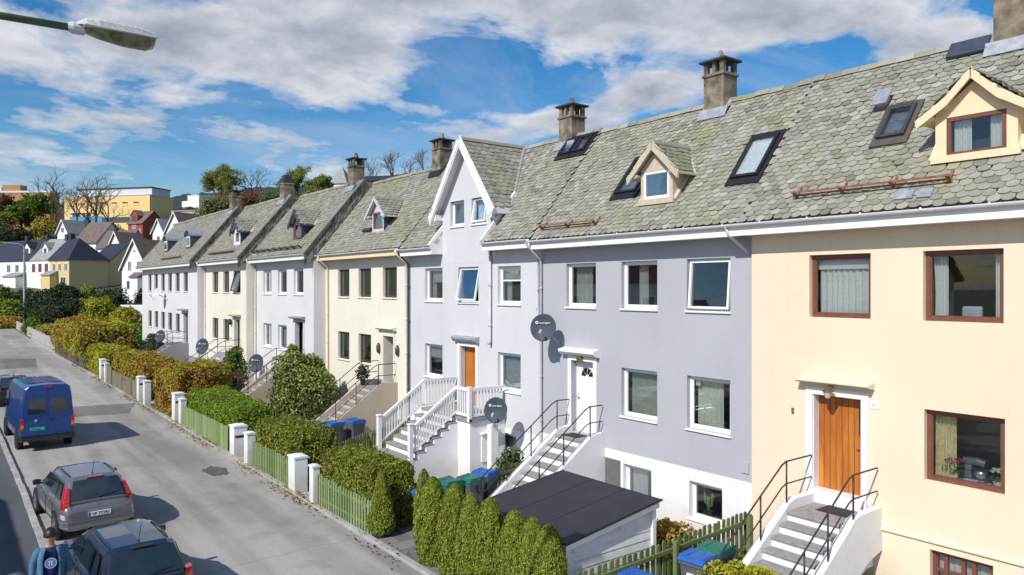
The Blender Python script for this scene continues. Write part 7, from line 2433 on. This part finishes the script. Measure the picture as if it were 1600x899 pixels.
wd = bpy.data.worlds.new('World'); sc.world = wd; wd.use_nodes = True
nt = wd.node_tree; N = nt.nodes; Lk = nt.links
bg = N['Background']
sky = N.new('ShaderNodeTexSky'); sky.sky_type = 'NISHITA'; sky.sun_disc = False
sky.sun_elevation = EL; sky.sun_rotation = math.atan2(-sd.x, -sd.y)
sky.air_density = 1.0; sky.dust_density = .6; sky.ozone_density = 2.2
tc = N.new('ShaderNodeTexCoord')
sep = N.new('ShaderNodeSeparateXYZ'); Lk.new(tc.outputs['Generated'], sep.inputs[0])
hs = N.new('ShaderNodeHueSaturation'); hs.inputs['Saturation'].default_value = 1.45; hs.inputs['Value'].default_value = .68
Lk.new(sky.outputs[0], hs.inputs['Color'])
az = n_math(nt, 'ARCTAN2', sep.outputs['X'], sep.outputs['Y'])          # azimuth from the street direction, to the right
el = n_math(nt, 'ARCSINE', sep.outputs['Z'])
# domain for the cloud noise: a flat layer high above
den = n_math(nt, 'ADD', n_math(nt, 'MAXIMUM', sep.outputs['Z'], 0), .16)
cx = n_math(nt, 'DIVIDE', sep.outputs['X'], den); cy = n_math(nt, 'DIVIDE', sep.outputs['Y'], den)
cv = N.new('ShaderNodeCombineXYZ'); Lk.new(cx, cv.inputs[0]); Lk.new(cy, cv.inputs[1])
nz = n_noise(nt, 2.1, 10, cv.outputs[0], .6, .25)


def blob(a0, e0, sa, se, amp):
    """cloud bank centred at azimuth a0 and elevation e0 (radians)"""
    x = n_math(nt, 'DIVIDE', n_math(nt, 'SUBTRACT', az, a0), sa)
    y = n_math(nt, 'DIVIDE', n_math(nt, 'SUBTRACT', el, e0), se)
    r2 = n_math(nt, 'ADD', n_math(nt, 'MULTIPLY', x, x), n_math(nt, 'MULTIPLY', y, y))
    return n_math(nt, 'MULTIPLY', n_math(nt, 'EXPONENT', n_math(nt, 'MULTIPLY', r2, -1)), amp)


def ae(px, py):
    d = Vector(((px - 800) / FPX * CA + SA, -(px - 800) / FPX * SA + CA, (449 - py) / FPX)).normalized()
    return math.atan2(d.x, d.y), math.asin(d.z)


banks = [((330, 60), .26, .075, .56), ((60, 110), .16, .05, .30), ((560, 90), .12, .07, .40), ((780, 20), .28, .055, .46), ((900, 60), .10, .06, .30), ((980, 170), .13, .032, .42), ((1100, 130), .06, .03, .25),
         ((1300, 30), .22, .06, .46), ((1420, 80), .10, .04, .30), ((350, 215), .12, .03, .30), ((60, 240), .10, .025, .25), ((640, 255), .09, .022, .42), ((850, 185), .05, .012, .25),
         ((700, -250), .8, .16, .25), ((560, 190), .10, .035, -.35), ((760, 130), .10, .035, -.32), ((860, 140), .08, .03, -.25), ((1240, 145), .12, .03, -.30), ((1320, 75), .035, .022, -.38), ((200, 175), .2, .022, -.22), ((1120, 110), .05, .02, -.1)]
acc = None
for (pp, sa_, se_, am) in banks:
    a0, e0 = ae(*pp)
    b_ = blob(a0, e0, sa_, se_, am)
    acc = b_ if acc is None else n_math(nt, 'ADD', acc, b_)
dens = n_math(nt, 'ADD', n_math(nt, 'MULTIPLY', n_math(nt, 'SUBTRACT', nz, .5), 2.9), n_math(nt, 'SUBTRACT', acc, .16))
mask = n_ramp(nt, dens, [(0.0, (0, 0, 0)), (.10, (.35, .35, .35)), (.34, (1, 1, 1))])
shade = n_noise(nt, 3.6, 8, cv.outputs[0], .6, .2)
thick = n_math(nt, 'ADD', n_math(nt, 'MULTIPLY', shade, 1.1), n_math(nt, 'MULTIPLY', dens, -.32))
ccol = n_ramp(nt, thick, [(.10, (1.7, 1.9, 2.4)), (.34, (2.85, 3.02, 3.5)), (.56, (4.1, 4.2, 4.55)), (.75, (4.95, 4.98, 5.2))])
wisp = n_ramp(nt, n_noise(nt, 1.2, 7, n_pos(nt) if False else cv.outputs[0], .65, 1.2), [(.45, (0, 0, 0)), (.8, (.35, .35, .35))])
base = n_mix(nt, wisp, hs.outputs['Color'], (4.1, 4.2, 4.8))
mixc = n_mix(nt, mask, base, ccol)
Lk.new(mixc, bg.inputs['Color']); bg.inputs['Strength'].default_value = .135

cam = bpy.data.cameras.new('camera'); co = bpy.data.objects.new('camera', cam); COL.objects.link(co)
co.location = (0, 0, CAM_H); co.rotation_euler = (R(90), 0, -YAW)
cam.sensor_width = 36; cam.lens = 36 * FPX / 1600; cam.clip_end = 5000; cam.clip_start = .1
sc.camera = co
sc.view_settings.view_transform = 'Standard'; sc.view_settings.look = 'None'
sc.view_settings.exposure = 0.36; sc.view_settings.gamma = 1
sc.view_settings.use_curve_mapping = False
sc.cycles.use_denoising = True
sc.cycles.max_bounces = 6; sc.cycles.transparent_max_bounces = 8
